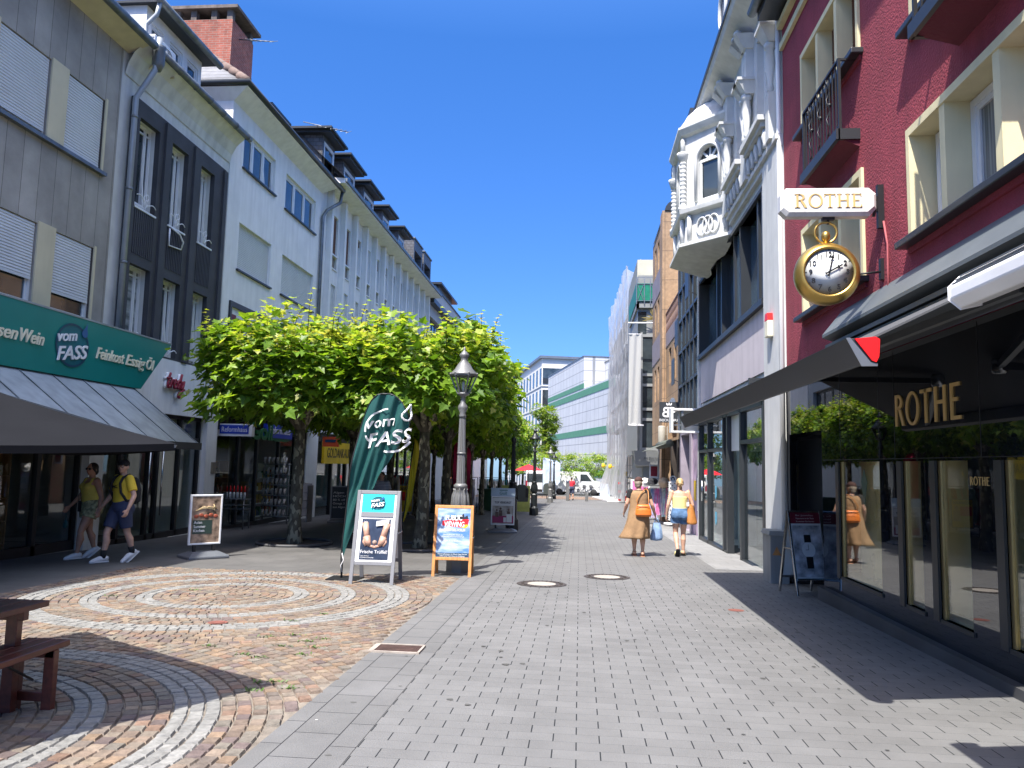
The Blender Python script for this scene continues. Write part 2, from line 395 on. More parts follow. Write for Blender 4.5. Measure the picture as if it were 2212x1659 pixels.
def pane_mat(name, col, rough=.04, stripes=None, spec=.8, ior=1.55):
    m, nt, out = new_mat(name); p = N(nt, 'ShaderNodeBsdfPrincipled'); nt.links.new(p.outputs[0], out.inputs[0])
    p.inputs['Roughness'].default_value = rough; p.inputs['Specular IOR Level'].default_value = spec; p.inputs['IOR'].default_value = ior
    tc = N(nt, 'ShaderNodeTexCoord')
    if stripes:
        mp = N(nt, 'ShaderNodeMapping'); mp.inputs['Scale'].default_value = stripes[:3]; nt.links.new(tc.outputs['Object'], mp.inputs[0])
        w = N(nt, 'ShaderNodeTexNoise'); w.inputs['Scale'].default_value = 3.; w.inputs['Detail'].default_value = 3; nt.links.new(mp.outputs[0], w.inputs['Vector'])
        c = mixc(nt, col, stripes[3], ramp(nt, w.outputs[0], .35, .65))
    else:
        w = N(nt, 'ShaderNodeTexNoise'); w.inputs['Scale'].default_value = .9; nt.links.new(tc.outputs['Object'], w.inputs['Vector'])
        c = mixc(nt, tuple(v*.5 for v in col), tuple(v*1.5 for v in col), ramp(nt, w.outputs[0], .35, .65))
    nt.links.new(c, p.inputs['Base Color']); return m
pane_mat('pane', (.035,.045,.05)); pane_mat('pane_curtain', (.10,.11,.11), .05, (1, 9, .3, (.30,.31,.30)))
pane_mat('pane_stripe', (.10,.12,.12), .06, (.2, .2, 2.6, (.42,.45,.45))); pane_mat('pane_blue', (.05,.085,.12), .03)
glass_mat('shop_glass', (.80,.84,.84)); glass_mat('lamp_glass', (.78,.82,.78), .6)
pane_mat('black_glass', (.006,.008,.013), .015, spec=.5, ior=2.3)

# ================================================================ ground
brick_mat('street_paving', (.160,.160,.158), (.142,.142,.14), (.02,.022,.024), .285, .145, .0042, .75, 'xy', .5, var=.10, scale=2.2, bump=.3, msm=.05, spec=.3, thin=5)
brick_mat('edge_paving', (.148,.148,.147), (.134,.134,.132), (.025,.025,.027), .42, .29, .004, .75, 'yx', .5, var=.1, scale=3, bump=.3, spec=.3)
brick_mat('slab_paving', (.118,.116,.113), (.102,.10,.098), (.07,.068,.065), .5, .5, .004, .8, 'xy', .5, var=.16, scale=1.6, bump=.2, spec=.3)
brick_mat('brown_paving', (.28,.19,.135), (.22,.15,.11), (.12,.10,.085), .11, .11, .008, .85, 'xy', .5, var=.2, scale=3, bump=.5)
brick_mat('light_paving', (.25,.25,.246), (.22,.22,.218), (.13,.13,.13), .4, .4, .004, .8, 'xy', .5, var=.1, scale=2)
M('joint_sand', (.19,.165,.135), .95, var=.3, scale=9, bump=.4, bscale=150); M('soil', (.075,.055,.04), .95, var=.3, bump=.6, bscale=40)
M('cobble', (.3,.2,.15), .78, var=.22, scale=22, bump=.35, bscale=70, attr='col', spec=.35)
def sheet(name, mat, x0, x1, y0, y1, off, kind='structure', label=None):
    mb = MB(); n = 12
    for i in range(n):
        a = y0+(y1-y0)*i/n; b = y0+(y1-y0)*(i+1)/n
        mb.face([(x0, a, gz(a)+off), (x1, a, gz(a)+off), (x1, b, gz(b)+off), (x0, b, gz(b)+off)])
    return tag(mb.build(name, MATS[mat]), kind=kind)
sheet('ground', 'slab_paving', -220, 220, -80, 420, -.002)
sheet('street', 'street_paving', -1.87, 3.6, -6, 62, .003)
sheet('street_edge', 'edge_paving', -1.87, -1.29, -6, 62, .007)
sheet('crossroad', 'brown_paving', -30, 9, 64, 74, .003)
sheet('pavement', 'light_paving', 2.55, 3.6, 14.9, 30, .007)
# cobbled plaza: stones laid in rings round three centres
CXS = -4.55; CEN = [(CXS, -1.4), (CXS, 4.22), (CXS, 9.83)]
sheet('plaza_bed', 'joint_sand', -7.25, -1.87, 0.5, 12.35, .002)
def cobbles():
    mb = MB(); rnd = random.Random(3)
    pal = [(.235,.18,.138), (.21,.16,.125), (.26,.205,.158), (.235,.195,.155), (.20,.165,.138), (.28,.22,.16), (.25,.165,.12), (.225,.20,.165), (.265,.19,.13), (.175,.135,.125), (.22,.185,.15)]
    for ci, (cx, cy) in enumerate(CEN):
        r = .05
        while r < 4.6:
            rr = r+.05; n = max(5, int(2*PI*rr/.108)); ph = rnd.random()*6
            band = .85 < rr < 1.02 or 1.42 < rr < 1.62 or 2.04 < rr < 2.36
            for k in range(n):
                a = 2*PI*(k+.5)/n+ph; x = cx+rr*math.cos(a); y = cy+rr*math.sin(a)
                if not (-7.2 < x < -1.91 and .6 < y < 12.3): continue
                if ci and y < (CEN[ci-1][1]+cy)/2 or ci < 2 and y >= (CEN[ci+1][1]+cy)/2: continue
                if y < 2.6: continue
                da = PI/n*.94; r0 = r+.004; r1 = r+.098
                j = lambda: rnd.uniform(-.005, .005)
                g = rnd.uniform(.66, .92) if not band else rnd.uniform(.85, 1.1)
                c = tuple(v*g for v in (rnd.choice(pal) if not band else (.222,.220,.208)))
                h0 = .001; h1 = .018+rnd.uniform(-.003, .004)
                lo = []; hi = []
                for (q, t) in ((r0, -da), (r1, -da), (r1, da), (r0, da)):
                    q += j(); t = a+t+j()/rr*.8
                    px, py = cx+q*math.cos(t), cy+q*math.sin(t); lo.append((px, py, gz(py)+h0))
                    hx, hy = x+(px-x)*.84, y+(py-y)*.84; hi.append((hx, hy, gz(hy)+h1))
                mb.face(hi, c)
                for i in range(4): mb.face([lo[i], lo[(i+1) % 4], hi[(i+1) % 4], hi[i]], c)
            r += .101
    return tag(mb.build('cobblestones', MATS['cobble']), kind='structure')
cobbles()
# chewing gum and litter specks on the paving
mb = MB(); rnd = random.Random(21)
for k in range(170):
    x = rnd.uniform(-1.7, 3.3); y = rnd.uniform(3.8, 22); r = rnd.uniform(.008, .022)*(1.3 if rnd.random() < .1 else 1); g = rnd.choice([.05, .07, .09, .09, .5]); r *= .5 if g == .5 else 1
    mb.face([(x+r*(1+.3*math.sin(q*3+k))*math.cos(q)*1.2, y+r*math.sin(q), gz(y+r*math.sin(q))+.009) for q in [2*PI*i/9 for i in range(9)]], (g, g, g*.95))
tag(mb.build('gum_spots', M('gum', (.1,.1,.1), .9, attr='col')), kind='stuff', label='dark gum spots and pale specks scattered over the grey paving', cat='gum spots')
# weeds between the cobbles
M('weed', (.07,.14,.02), .6, var=.3)
mb = MB(); rnd = random.Random(5)
for (px, py) in ((520,1418), (560,1425), (612,1400), (636,1376), (680,1403), (664,1390), (655,1418), (575,1380), (628,1345), (700,1330), (560,1480), (630,1492), (540,1497), (596,1480), (240,1290), (420,1278), (700,1385), (450,1400)):
    g = GP(px, py)
    for k in range(26):
        a = rnd.random()*6.28; q = rnd.random()*.05; s = rnd.uniform(.012, .035); x, y = g.x+q*math.cos(a)*2., g.y+q*math.sin(a); z = gz(y)+.012; b = rnd.random()*6.28
        mb.face([(x, y, z), (x+s*.5*math.cos(b), y+s*.5*math.sin(b), z+s*.4), (x+s*1.1*math.cos(b+.3), y+s*1.1*math.sin(b+.3), z+s*.7), (x+s*.5*math.cos(b+.8), y+s*.5*math.sin(b+.8), z+s*.5)])
tag(mb.build('weeds', MATS['weed']), kind='stuff', label='green weeds growing in the joints between the cobbles', cat='weeds')

# ================================================================ LEFT SIDE OF THE STREET
LX = -9.8
# ---- grey concrete-panelled building
b1 = thing('building', 'grey concrete panelled building with white roller shutters above the green shop sign', 'building', (LX, 8, -.15))
WY = [(8.2,9.46), (9.9,11.05), (11.4,12.69), (13.15,14.3)]; holes = [(a, b, c, d, .12) for a, b in WY for c, d in ((7.33,8.82), (4.2,5.72))] + [(3.2, 14.45, gz(12)-.03, 2.9, 3.2)]
mb = MB(); wall_x(mb, LX, 1, 0., 14.78, -1., 10.2, holes, .12, 9.); mb.build('wall', MATS['concrete_panels'], b1)
for z0, z1 in ((7.3,8.86), (4.2,5.76)):
    for a, b in ((12.69,13.15), (11.05,11.4), (14.3,14.36), (9.46,9.9)): mb = MB(); mb.box(LX, LX+.03, a, b, z0, z1); mb.build('mullion', MATS['cream_paint'], b1)
mb = MB()
for a, b in ((8.1,9.9), (9.8,11.1), (11.3,14.4)): mb.box(LX, LX+.1, a, b, 7.24, 7.31)
mb.build('sill', MATS['zinc'], b1)
for i, (a, b) in enumerate(WY):
    window(b1, LX-.05, 1, a, b, 7.33, 8.82, MATS['white_pvc'], MATS['pane']); shutter(b1, LX-.03, 1, a+.04, b-.04, 7.42 if i != 2 else 7.46, 8.8, MATS['shutter_grey'])
    window(b1, LX-.05, 1, a, b, 4.2, 5.72, MATS['white_pvc'], MATS['pane']); shutter(b1, LX-.03, 1, a+.04, b-.04, 4.72 if i == 2 else 4.62, 5.7, MATS['shutter_grey'])
mb = MB(); mb.mesh([(LX, 0, 10.2), (LX, 14.95, 10.2), (LX+.5, 14.95, 10.38), (LX+.5, 0, 10.38), (LX, 0, 10.5), (LX, 14.95, 10.5)], [(0,1,2,3), (3,2,5,4), (0,3,4), (1,5,2)])
mb.build('soffit', MATS['cream_paint'], b1)
mb = MB(); mb.tube([(LX+.52, 0, 10.42), (LX+.52, 15.05, 10.42)], .09, 10); mb.build('gutter', MATS['zinc'], b1)
mb = MB(); mb.face([(LX+.5, 0, 10.46), (LX+.5, 14.95, 10.46), (LX-4.5, 14.95, 14.6), (LX-4.5, 0, 14.6)]); mb.face([(LX+.5, 14.95, 10.46), (LX-4.5, 14.95, 14.6), (LX-4.5, 14.95, 10.2)])
mb.build('roof', MATS['slate_tiles'], b1)
# shop front of the delicatessen
mb = MB(); yb = [3.2, 5.6, 7.6, 9.4, 10.9, 12.1, 13.3, 14.45]; z0 = gz(12)-.03
for y in yb: mb.box(LX-.12, LX-.02, y-.05, y+.05, z0, 2.9)
mb.box(LX-.12, LX-.02, 3.2, 14.45, 2.55, 2.9); mb.box(LX-.12, LX-.02, 3.2, 14.45, z0, z0+.18)
sf = mb.build('shop_front', MATS['black_metal'], b1)
mb = MB(); mb.box(LX-.08, LX-.068, 3.2, 14.45, z0+.18, 2.55); mb.build('pane', MATS['shop_glass'], sf)
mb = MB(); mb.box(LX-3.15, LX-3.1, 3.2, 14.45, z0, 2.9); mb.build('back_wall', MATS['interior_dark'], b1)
# white pillar
mb = MB(); mb.box(LX-.02, LX+.16, 14.46, 14.92, -.6, 3.0); mb.build('pillar', MATS['white_render'], b1)
# shelves of goods inside
def shelf(label, X, side, y0, y1, zb, levels, goods, seed, group, zh=.42):
    t = thing('shelf', label, 'shelf', (X, (y0+y1)/2, zb), group); rnd = random.Random(seed); mb = MB()
    d = side*.3
    for k in range(levels): mb.box(X, X+d, y0, y1, zb+.12+k*zh, zb+.14+k*zh)
    for y in (y0, y1-.03): mb.box(X, X+d, y, y+.03, zb, zb+.2+levels*zh)
    mb.box(X-side*.02, X, y0, y1, zb, zb+.2+levels*zh); mb.build('rack', MATS['board_wood'] if goods == 'jar' else MATS['white_pvc'], t)
    g = MB()
    for k in range(levels):
        y = y0+.06
        while y < y1-.1:
            h = rnd.uniform(.12, .3); w = rnd.uniform(.05, .12); c = rnd.choice([(.4,.3,.1), (.3,.1,.05), (.5,.5,.45), (.1,.2,.12), (.6,.4,.1), (.05,.08,.15)])
            if goods == 'jar': g.mesh(*_cyl(X+d*.55, y+w/2, zb+.14+k*zh, w*.5, h), col=c)
            else: g.box(X+side*.05, X+side*.22, y, y+w, zb+.14+k*zh, zb+.14+k*zh+h, c)
            y += w+.03
    g.build('goods', MATS['goods'], t); return t
def _cyl(x, y, z, r, h, n=8):
    vs = [(x+r*k*math.cos(2*PI*i/n), y+r*k*math.sin(2*PI*i/n), z+q) for q, k in ((0, 1), (h*.7, 1), (h*.85, .45), (h, .45)) for i in range(n)]
    return vs, [(j*n+i, j*n+(i+1) % n, (j+1)*n+(i+1) % n, (j+1)*n+i) for j in range(3) for i in range(n)] + [tuple(3*n+i for i in range(n))]
M('goods', (.4,.4,.4), .5, attr='col')
shelf('wooden shelf of bottles inside the delicatessen, behind the walking couple', LX-1.1, 1, 10.6, 13.6, gz(12), 4, 'jar', 1, None)
shelf('white shelf of boxes in the dark shop left of the woman in yellow', LX-.9, 1, 7.4, 9.9, gz(9), 4, 'box', 2, None)
mb = MB(); mb.box(LX-.055, LX-.05, 11.55, 11.75, 1.0, 1.5)
tag(mb.build('notice', MATS['sign_white']), 'small white notice on the shop window behind the couple', 'notice')

# metal canopy and the green sign above it
can = thing('canopy', 'pale sheet metal canopy sloping over the pavement beneath the green sign', 'canopy', (-9.1, 10, 3))
cu = PY(290, 838, 14.95); cl = PY(430, 958, 14.95); y0 = 3.
mb = MB(); mb.mesh([(cu.x, y0, cu.z), (cu.x, 14.95, cu.z), (cl.x, 14.95, cl.z), (cl.x, y0, cl.z), (cu.x, y0, cu.z-.03), (cu.x, 14.95, cu.z-.03), (cl.x, 14.95, cl.z-.03), (cl.x, y0, cl.z-.03)], [(0,1,2,3), (4,7,6,5), (1,5,6,2), (0,3,7,4)])
mb.box(LX+.02, cu.x, y0, 14.94, cu.z-.06, cu.z-.02); mb.build('metal_sheet', MATS['zinc_light'], can)
for i in range(15): mb = MB(); y = 3.4+i*.82; mb.bar((cu.x+.02, y, cu.z+.002), (cl.x+.0, y, cl.z+.004), .018, .012); mb.build('seam', MATS['zinc'], can)
mb = MB(); mb.box(cl.x-.01, cl.x+.05, y0, 14.97, cl.z-.13, cl.z+.01); mb.build('front_edge', MATS['dark_grey_metal'], can)
SX = cu.x-.02
def S(x, y): p = PX(x, y, SX); return p
gs = thing('shop_sign', 'long teal green shop sign with slanted end and cream lettering', 'sign', (SX, 10, 3.5))
tr, br = S(362, 745), S(295, 840); zt, zb = tr.z, br.z
mb = MB(); mb.prism([(0, zb), (br.y-3, zb), (tr.y-3, zt), (0, zt)], (SX, 3, 0), (0, 1, 0), (0, 0, 1), .09); mb.build('panel', MATS['green_sign'], gs)
mb = MB(); mb.box(SX-.01, SX+.10, 3, tr.y, zt, zt+.03); mb.build('edge', MATS['zinc_light'], gs)
SXF = SX+.095
def sgn(mb, s, x, y, h, w, **k):
    p = PX(x, y, SXF); add_text(mb, s, p, (0, 1, 0), (0, 0, 1), h, w, th=.025, **k)
mb = MB(); zc = zb+.46
p = PX(68, 732, SXF); add_text(mb, 'Wein', (SXF, p.y, zc-.02), (0, 1, 0), (0, 0, 1), .22, .56, th=.025, shear=.3, bold=.012)
p = PX(36, 727, SXF); add_text(mb, 'Spirituosen', (SXF, p.y, zc-.02), (0, 1, 0), (0, 0, 1), .22, 1.45, align='R', th=.025, shear=.3, bold=.012)
for s, xa, xb in (('Feinkost', 206, 266), ('Essig', 271, 312), ('Öl', 316, 332)):
    ya, yb_ = PX(xa, 775, SXF).y, PX(xb, 790, SXF).y
    add_text(mb, s, (SXF, (ya+yb_)/2, zc-.03), (0, 1, 0), (0, 0, 1), .22, yb_-ya, th=.025, shear=.3, bold=.012)
mb.build('lettering', MATS['sign_cream'], gs)
def fass_logo(par, o, ux, uy, s, mt, mw, ring_only=False, warp=None):
    """round emblem: ring, drop and two lines of letters; s = overall width"""
    o = Vector(o); ux = Vector(ux).normalized(); uy = Vector(uy).normalized(); nn = ux.cross(uy); mb = MB()
    W = warp or (lambda p: p)
    def ring(a0, a1, r0, r1, th):
        n = 40; q = []
        for i in range(n+1):
            t = a0+(a1-a0)*i/n; q.append((W(o+ux*s*.46*r0*math.cos(t)+uy*s*.40*r0*math.sin(t)+nn*th), W(o+ux*s*.46*r1*math.cos(t)+uy*s*.40*r1*math.sin(t)+nn*th)))
        quadstrip(mb, [a for a, b in q], [b for a, b in q], False)
    if ring_only: ring(rad(95), rad(185), .93, 1., .004); ring(rad(255), rad(330), .91, 1., .004); ring(rad(195), rad(215), .93, 1., .004)
    else: ring(0, 2*PI, .9, 1., .012)
    mb.build('ring', MATS[mt], par)
    if not ring_only: mb = MB(); ring(0, 2*PI, 0.01, .9, .006); mb.build('emblem_field', M('emblem_teal', (.008,.115,.15), .4), par)
    mb = MB()
    add_text(mb, 'vom', o-ux*s*.16+uy*s*.06+nn*.012, ux, uy, s*.2, s*.52, th=.02, shear=.25, bold=.012, warp=warp, rot=.16)
    add_text(mb, 'FASS', o+ux*s*.02-uy*s*.25+nn*.012, ux, uy, s*.25, s*.86, th=.02, shear=.3, bold=.015, warp=warp, rot=.16)
    mb.build('lettering', MATS[mw], par)
    mb = MB(); n = 16; c = o+ux*s*.3+uy*s*.27+nn*.014; pts = []
    for i in range(n):
        t = 2*PI*i/n; r = .085*s; k = max(0, math.sin(t)); pts.append(W(c+ux*(r*math.cos(t)*(1-.75*k**2)+.06*s*k**3)+uy*(r*math.sin(t)*(1+1.4*k**4))+nn*.01))
    if ring_only:
        for i in range(n): a, b = pts[i], pts[(i+1) % n]; mb.tube([a, b], .012*s*1.6, 5)
    else: mb.face(pts)
    mb.build('drop', MATS['drop_blue' if not ring_only else mw], par)
p = PX(155, 757, SXF); fass_logo(gs, (SXF, p.y, zc+.1), (0, 1, 0), (0, 0, 1), .98, 'navy', 'sign_white')

# ---- narrow building with dark cladding (fashion shop on the ground floor)
b2 = thing('building', 'narrow white building with dark ribbed cladding round six tall windows', 'building', (LX, 17.3, -.3))
ya, yb_ = 14.78, 19.84
W2 = [(15.4,16.2), (16.75,17.5), (18.14,18.86)]
mb = MB(); wall_x(mb, LX-.02, 1, ya, yb_, -1., 10.3, [(a, b, c, d, .28) for a, b in W2 for c, d in ((7.0,8.98), (3.9,5.72))]+[(15.1, 19.3, gz(17)-.02, 2.62, 2.6)], .28, 9.); mb.build('wall', MATS['old_white_render'], b2)
mb = MB(); wall_x(mb, LX+.10, 1, 15.17, 19.48, 3.86, 9.36, [(a, b, c, d, .12) for a, b in W2 for c, d in ((7.0,8.98), (3.9,5.72))], .12, None)
mb.box(LX, LX+.099, 15.17, 15.2, 3.86, 9.36); mb.box(LX, LX+.099, 19.45, 19.48, 3.86, 9.36); mb.box(LX, LX+.098, 15.2, 19.45, 9.33, 9.36)
for a, b in W2:
    y = a+.02
    while y < b: mb.box(LX+.1, LX+.118, y, y+.03, 5.95, 6.94); y += .075
for a, b in ((15.17,15.3), (16.38,16.6), (17.72,17.98), (19.3,19.48)): mb.box(LX+.1, LX+.16, a, b, 3.86, 9.3)
mb.build('cladding', MATS['dark_cladding'], b2)
for i, (a, b) in enumerate(W2):
    for j, (c, d) in enumerate(((7.0,8.98), (3.9,5.72))):
        f = window(b2, LX-.12, 1, a, b, c, d, MATS['white_pvc'], MATS['pane' if (i, j) != (0, 1) else 'pane_stripe'], 1, .038, transoms=(d-.17,), fr=[.74])
        if (i, j) in ((0, 0), (1, 1), (2, 1)):   # sash tilted inwards
            s = MB(); R = Matrix.Rotation(rad(-5), 3, 'Y'); cc = Vector((LX-.16, a+.32, (c+d)/2-.05))
            for dy in (-.26, .26): s.obox(cc+R @ Vector((0, dy, 0)), .05, .06, d-c-.3, R)
            for dz in (-1, 1): s.obox(cc+R @ Vector((0, 0, dz*(d-c-.36)/2)), .05, .46, .06, R)
            s.build('tilted_sash', MATS['white_pvc'], f)
    mb = MB(); mb.box(LX-.12, LX+.13, a-.02, b+.02, 6.95, 6.99); mb.build('sill', MATS['white_pvc'], b2)
    for z in (7.12, 4.02):
        mb = MB(); pts = []
        for k in range(25):
            t = k/24; y = a+.02+(b-a-.04)*t; pts.append((LX+.13, y, z+.12-.12*t+.05*math.sin(t*9)))
        mb.tube(pts, .011, 6)
        for cyy, czz in ((.42,.13), (.5,.03), (.52,.17), (.44,.0)):
            mb.tube([(LX+.13, a+(b-a)*cyy+.05*math.cos(q), z+czz+.07*math.sin(q)) for q in [2*PI*k/12 for k in range(13)]], .010, 6)
        mb.build('scroll_rail', MATS['sign_white'], b2)
# bracket lamp arm under the middle window
mb = MB(); mb.tube([(LX+.14, 16.8, 6.9), (LX+.14, 16.8, 6.5), (LX+.14, 17.35, 6.55)], .02, 6); mb.tube([(LX+.14, 16.85, 6.95), (LX+.2, 17.15, 6.86), (LX+.2, 17.33, 6.72), (LX+.14, 17.35, 6.55)], .02, 6)
mb.build('bracket', MATS['sign_white'], b2)
mb = MB()   # flared eaves
pr = [(0, 9.72), (.05, 9.95), (.18, 10.2), (.42, 10.42)]
for k in range(3):
    (u, v), (u2, v2) = pr[k], pr[k+1]; mb.face([(LX+u, ya+.1, v), (LX+u, yb_, v), (LX+u2, yb_, v2), (LX+u2, ya+.1, v2)], smooth=True)
mb.face([(LX, yb_, 9.72)]+[(LX+u, yb_, v) for u, v in pr]+[(LX, yb_, 10.42)]); mb.build('eaves', MATS['old_white_render'], b2)
mb = MB(); mb.tube([(LX+.46, 15.2, 10.47), (LX+.46, 20.02, 10.47)], .085, 10)
for i in range(7): mb.tube([(LX+.46, 15.5+i*.72, 10.47), (LX+.46, 15.53+i*.72, 10.47)], .097, 10)
mb.build('gutter', MATS['zinc'], b2)
rx, rz = LX-3.6, 14.4
mb = MB(); mb.face([(LX+.42, ya+.1, 10.44), (LX+.42, yb_, 10.44), (rx, yb_, rz), (rx, ya+.1, rz)]); mb.face([(LX+.42, yb_, 10.44), (rx, yb_, rz), (rx, yb_, 10.4)]); mb.build('roof', MATS['slate_tiles'], b2)
DX = LX-.15; dl = PX(312, 100, DX); dr = PX(432, 200, DX); dz0 = 10.55; dz1 = PX(440, 140, DX).z
mb = MB(); hl = []
for xa, xb in ((.08,.30), (.40,.63), (.72,.94)): hl.append((dl.y+(dr.y-dl.y)*xa, dl.y+(dr.y-dl.y)*xb, dz0+.1, dz1-.28))
wall_x(mb, DX, 1, dl.y, dr.y, dz0-.4, dz1, hl, .1, 3.2); d = mb.build('dormer', MATS['white_render'], b2)
for h in hl: window(d, DX-.03, 1, *h, MATS['white_pvc'], MATS['pane_blue'], 1, .06, name='dormer_window')
mb = MB(); mb.box(DX-3.2, DX+.3, dl.y-.12, dr.y+.2, dz1, dz1+.06); mb.build('dormer_roof', MATS['anthracite'], d)
mb = MB(); mb.tube([(DX+.36, dl.y-.2, dz1+.05), (DX+.36, dr.y+.3, dz1+.05)], .085, 10); mb.build('dormer_gutter', MATS['zinc'], d)
# down pipe
dp = thing('downpipe', 'zinc downpipe with hopper between the grey and the dark clad building', 'downpipe', (LX+.2, 15.05, 0))
mb = MB(); mb.tube([(LX+.5, 15.25, 10.7), (LX+.5, 15.22, 10.45), (LX+.47, 15.2, 9.95), (LX+.3, 15.12, 9.55), (LX+.17, 15.06, 9.25), (LX+.17, 15.06, 3.0)], .062, 10); mb.build('pipe', MATS['zinc_light'], dp)
mb = MB(); mb.lathe([(.07,9.95), (.13,10.1), (.13,10.45), (.15,10.5)], (LX+.5, 15.25, 0), 12)
for z in (5.6, 7.2, 8.8): mb.tube([(LX+.17, 15.06, z), (LX+.17, 15.06, z+.06)], .075, 10)
mb.build('hopper', MATS['zinc'], dp)
mb = MB(); mb.tube([(DX+.36, dl.y-.1, dz1), (DX+.3, dl.y-.1, dz1-.3), (DX+.1, dl.y-.15, dz1-.55), (DX+.12, dl.y-.2, 10.9), (LX+.45, 15.3, 10.55)], .05, 8); mb.build('upper_pipe', MATS['zinc_light'], dp)
# air conditioner
a0 = PX(333, 110, DX+.45); a1 = PX(380, 130, DX+.45)
ac = thing('air_conditioner', 'white air conditioner on brackets in front of the dormer windows', 'air conditioner', (DX+.3, a0.y, 10.7))
az0 = PX(350, 145, DX+.45).z; az1 = PX(345, 82, DX+.45).z
mb = MB(); mb.box(DX+.15, DX+.45, a0.y, a1.y, az0, az1); mb.build('casing', MATS['white_pvc'], ac, .02)
mb = MB(); yc = a0.y+(a1.y-a0.y)*.6; zc2 = (az0+az1)/2
for r in (.09, .15, .21): mb.tube([(DX+.46, yc+r*math.cos(q), zc2+r*math.sin(q)) for q in [2*PI*k/20 for k in range(21)]], .008, 5)
for k in range(7): mb.box(DX+.17, DX+.43, a0.y-.008, a0.y+.002, az0+.08+k*.07, az0+.11+k*.07)
mb.build('grille', MATS['grey_metal'], ac)
mb = MB(); mb.bar((DX+.0, a0.y+.1, az0-.02), (DX+.5, a0.y+.1, az0-.02), .04, .04); mb.bar((DX+.0, a1.y-.1, az0-.02), (DX+.5, a1.y-.1, az0-.02), .04, .04); mb.bar((DX+.05, a0.y+.1, az0-.35), (DX+.45, a0.y+.1, az0-.04), .03, .03); mb.build('bracket', MATS['cream_paint'], ac)
# ground floor band, shop front
mb = MB(); mb.box(LX-.02, LX+.12, 14.95, 19.86, 2.58, 3.85)
for y in (16.5, 18.2): mb.box(LX+.12, LX+.124, y, y+.012, 2.58, 3.85)
mb.build('fascia', MATS['white_render'], b2)
mb = MB(); z0 = gz(17)-.03
for y in (15.1, 15.9, 17.0, 17.35, 18.3, 19.26): mb.box(LX-.16, LX-.06, y-.045, y+.045, z0, 2.62)
mb.box(LX-.16, LX-.06, 15.1, 19.3, z0, z0+.15); mb.box(LX-.16, LX-.06, 15.1, 19.3, 2.5, 2.62); mb.box(LX-.16, LX-.06, 15.1, 19.3, 2.0, 2.06)
f = mb.build('shop_front', MATS['black_metal'], b2)
mb = MB(); mb.box(LX-.12, LX-.11, 15.1, 19.3, z0+.1, 2.55); mb.build('pane', MATS['shop_glass'], f)
mb = MB()
for y in (16.9, 17.45): mb.tube([(LX, y, .2), (LX, y, 1.7)], .02, 6)
mb.build('door_handle', MATS['steel'], f)
mb = MB(); mb.box(LX-2.55, LX-2.5, 15.1, 19.3, z0, 2.6); mb.build('back_wall', MATS['interior_cream'], b2)
mb = MB(); mb.box(LX-.02, LX+.1, 19.32, 19.84, -.6, 2.6); mb.build('pillar', MATS['white_render'], b2)
# script letters: built from bent tubes
def script(par, o, ux, uy, h, th, mat, name='lettering'):
    o = Vector(o); ux = Vector(ux); uy = Vector(uy); nn = ux.cross(uy); mb = MB()
    st = [[(.28,1.), (.12,.35), (.12,.1), (.25,.03), (.38,.2)], [(0,.62), (.42,.68)],
          [(.38,.2), (.52,.62), (.55,.5), (.47,.05)], [(.5,.3), (.62,.6), (.74,.55)],
          [(.78,.3), (1.0,.45), (.98,.62), (.86,.6), (.78,.3), (.84,.06), (1.0,.08), (1.1,.2)],
          [(1.42,.5), (1.3,.62), (1.16,.42), (1.18,.1), (1.3,.05), (1.42,.4)], [(1.56,1.05), (1.42,.3), (1.46,.05), (1.56,.1)],
          [(1.62,.6), (1.6,.2), (1.7,.05), (1.84,.3)], [(1.92,.62), (1.78,-.25), (1.6,-.55), (1.4,-.5), (1.42,-.25), (1.7,-.1), (2.05,.05)]]
    for s in st:
        pts = []
        for i in range(len(s)-1):
            for k in range(4):
                t = k/4; pts.append((s[i][0]+(s[i+1][0]-s[i][0])*t, s[i][1]+(s[i+1][1]-s[i][1])*t))
        pts.append(s[-1])
        for _ in range(2): pts = [pts[0]]+[((a[0]+2*b[0]+c[0])/4, (a[1]+2*b[1]+c[1])/4) for a, b, c in zip(pts, pts[1:], pts[2:])]+[pts[-1]]
        mb.tube([o+ux*(x*h)+uy*(y*h)+nn*0 for x, y in pts], th, 8)
    return mb.build(name, MATS[mat], par)
p = PX(357, 835, LX+.2); ts = thing('shop_sign', 'dark red handwritten letters mounted on the pale fascia of the fashion shop', 'sign', (LX+.13, p.y, 3.3))
h = .36; script(ts, (LX+.16, p.y, p.z-.02), (0, 1.12, .0), (0, .12, 1), h, .038, 'sign_white', 'backing'); script(ts, (LX+.22, p.y+.01, p.z-.02), (0, 1.12, 0), (0, .12, 1), h, .028, 'dark_red')
# projecting red sign
p = PY(463, 772, 19.6); ps = thing('hanging_sign', 'dark red projecting sign with white script, half hidden by leaves', 'sign', (LX, 19.6, p.z))
mb = MB(); mb.box(p.x, p.x+.85, 19.55, 19.66, p.z-.2, p.z+.2); mb.build('panel', MATS['maroon'], ps, .01)
script(ps, (p.x+.06, 19.53, p.z-.09), (1, 0, 0), (.12, 0, 1), .26, .018, 'sign_white')
mb = MB(); mb.bar((LX, 19.6, p.z+.12), (p.x, 19.6, p.z+.12), .03, .03); mb.bar((LX, 19.6, p.z-.12), (p.x, 19.6, p.z-.12), .03, .03); mb.build('arm', MATS['sign_white'], ps)

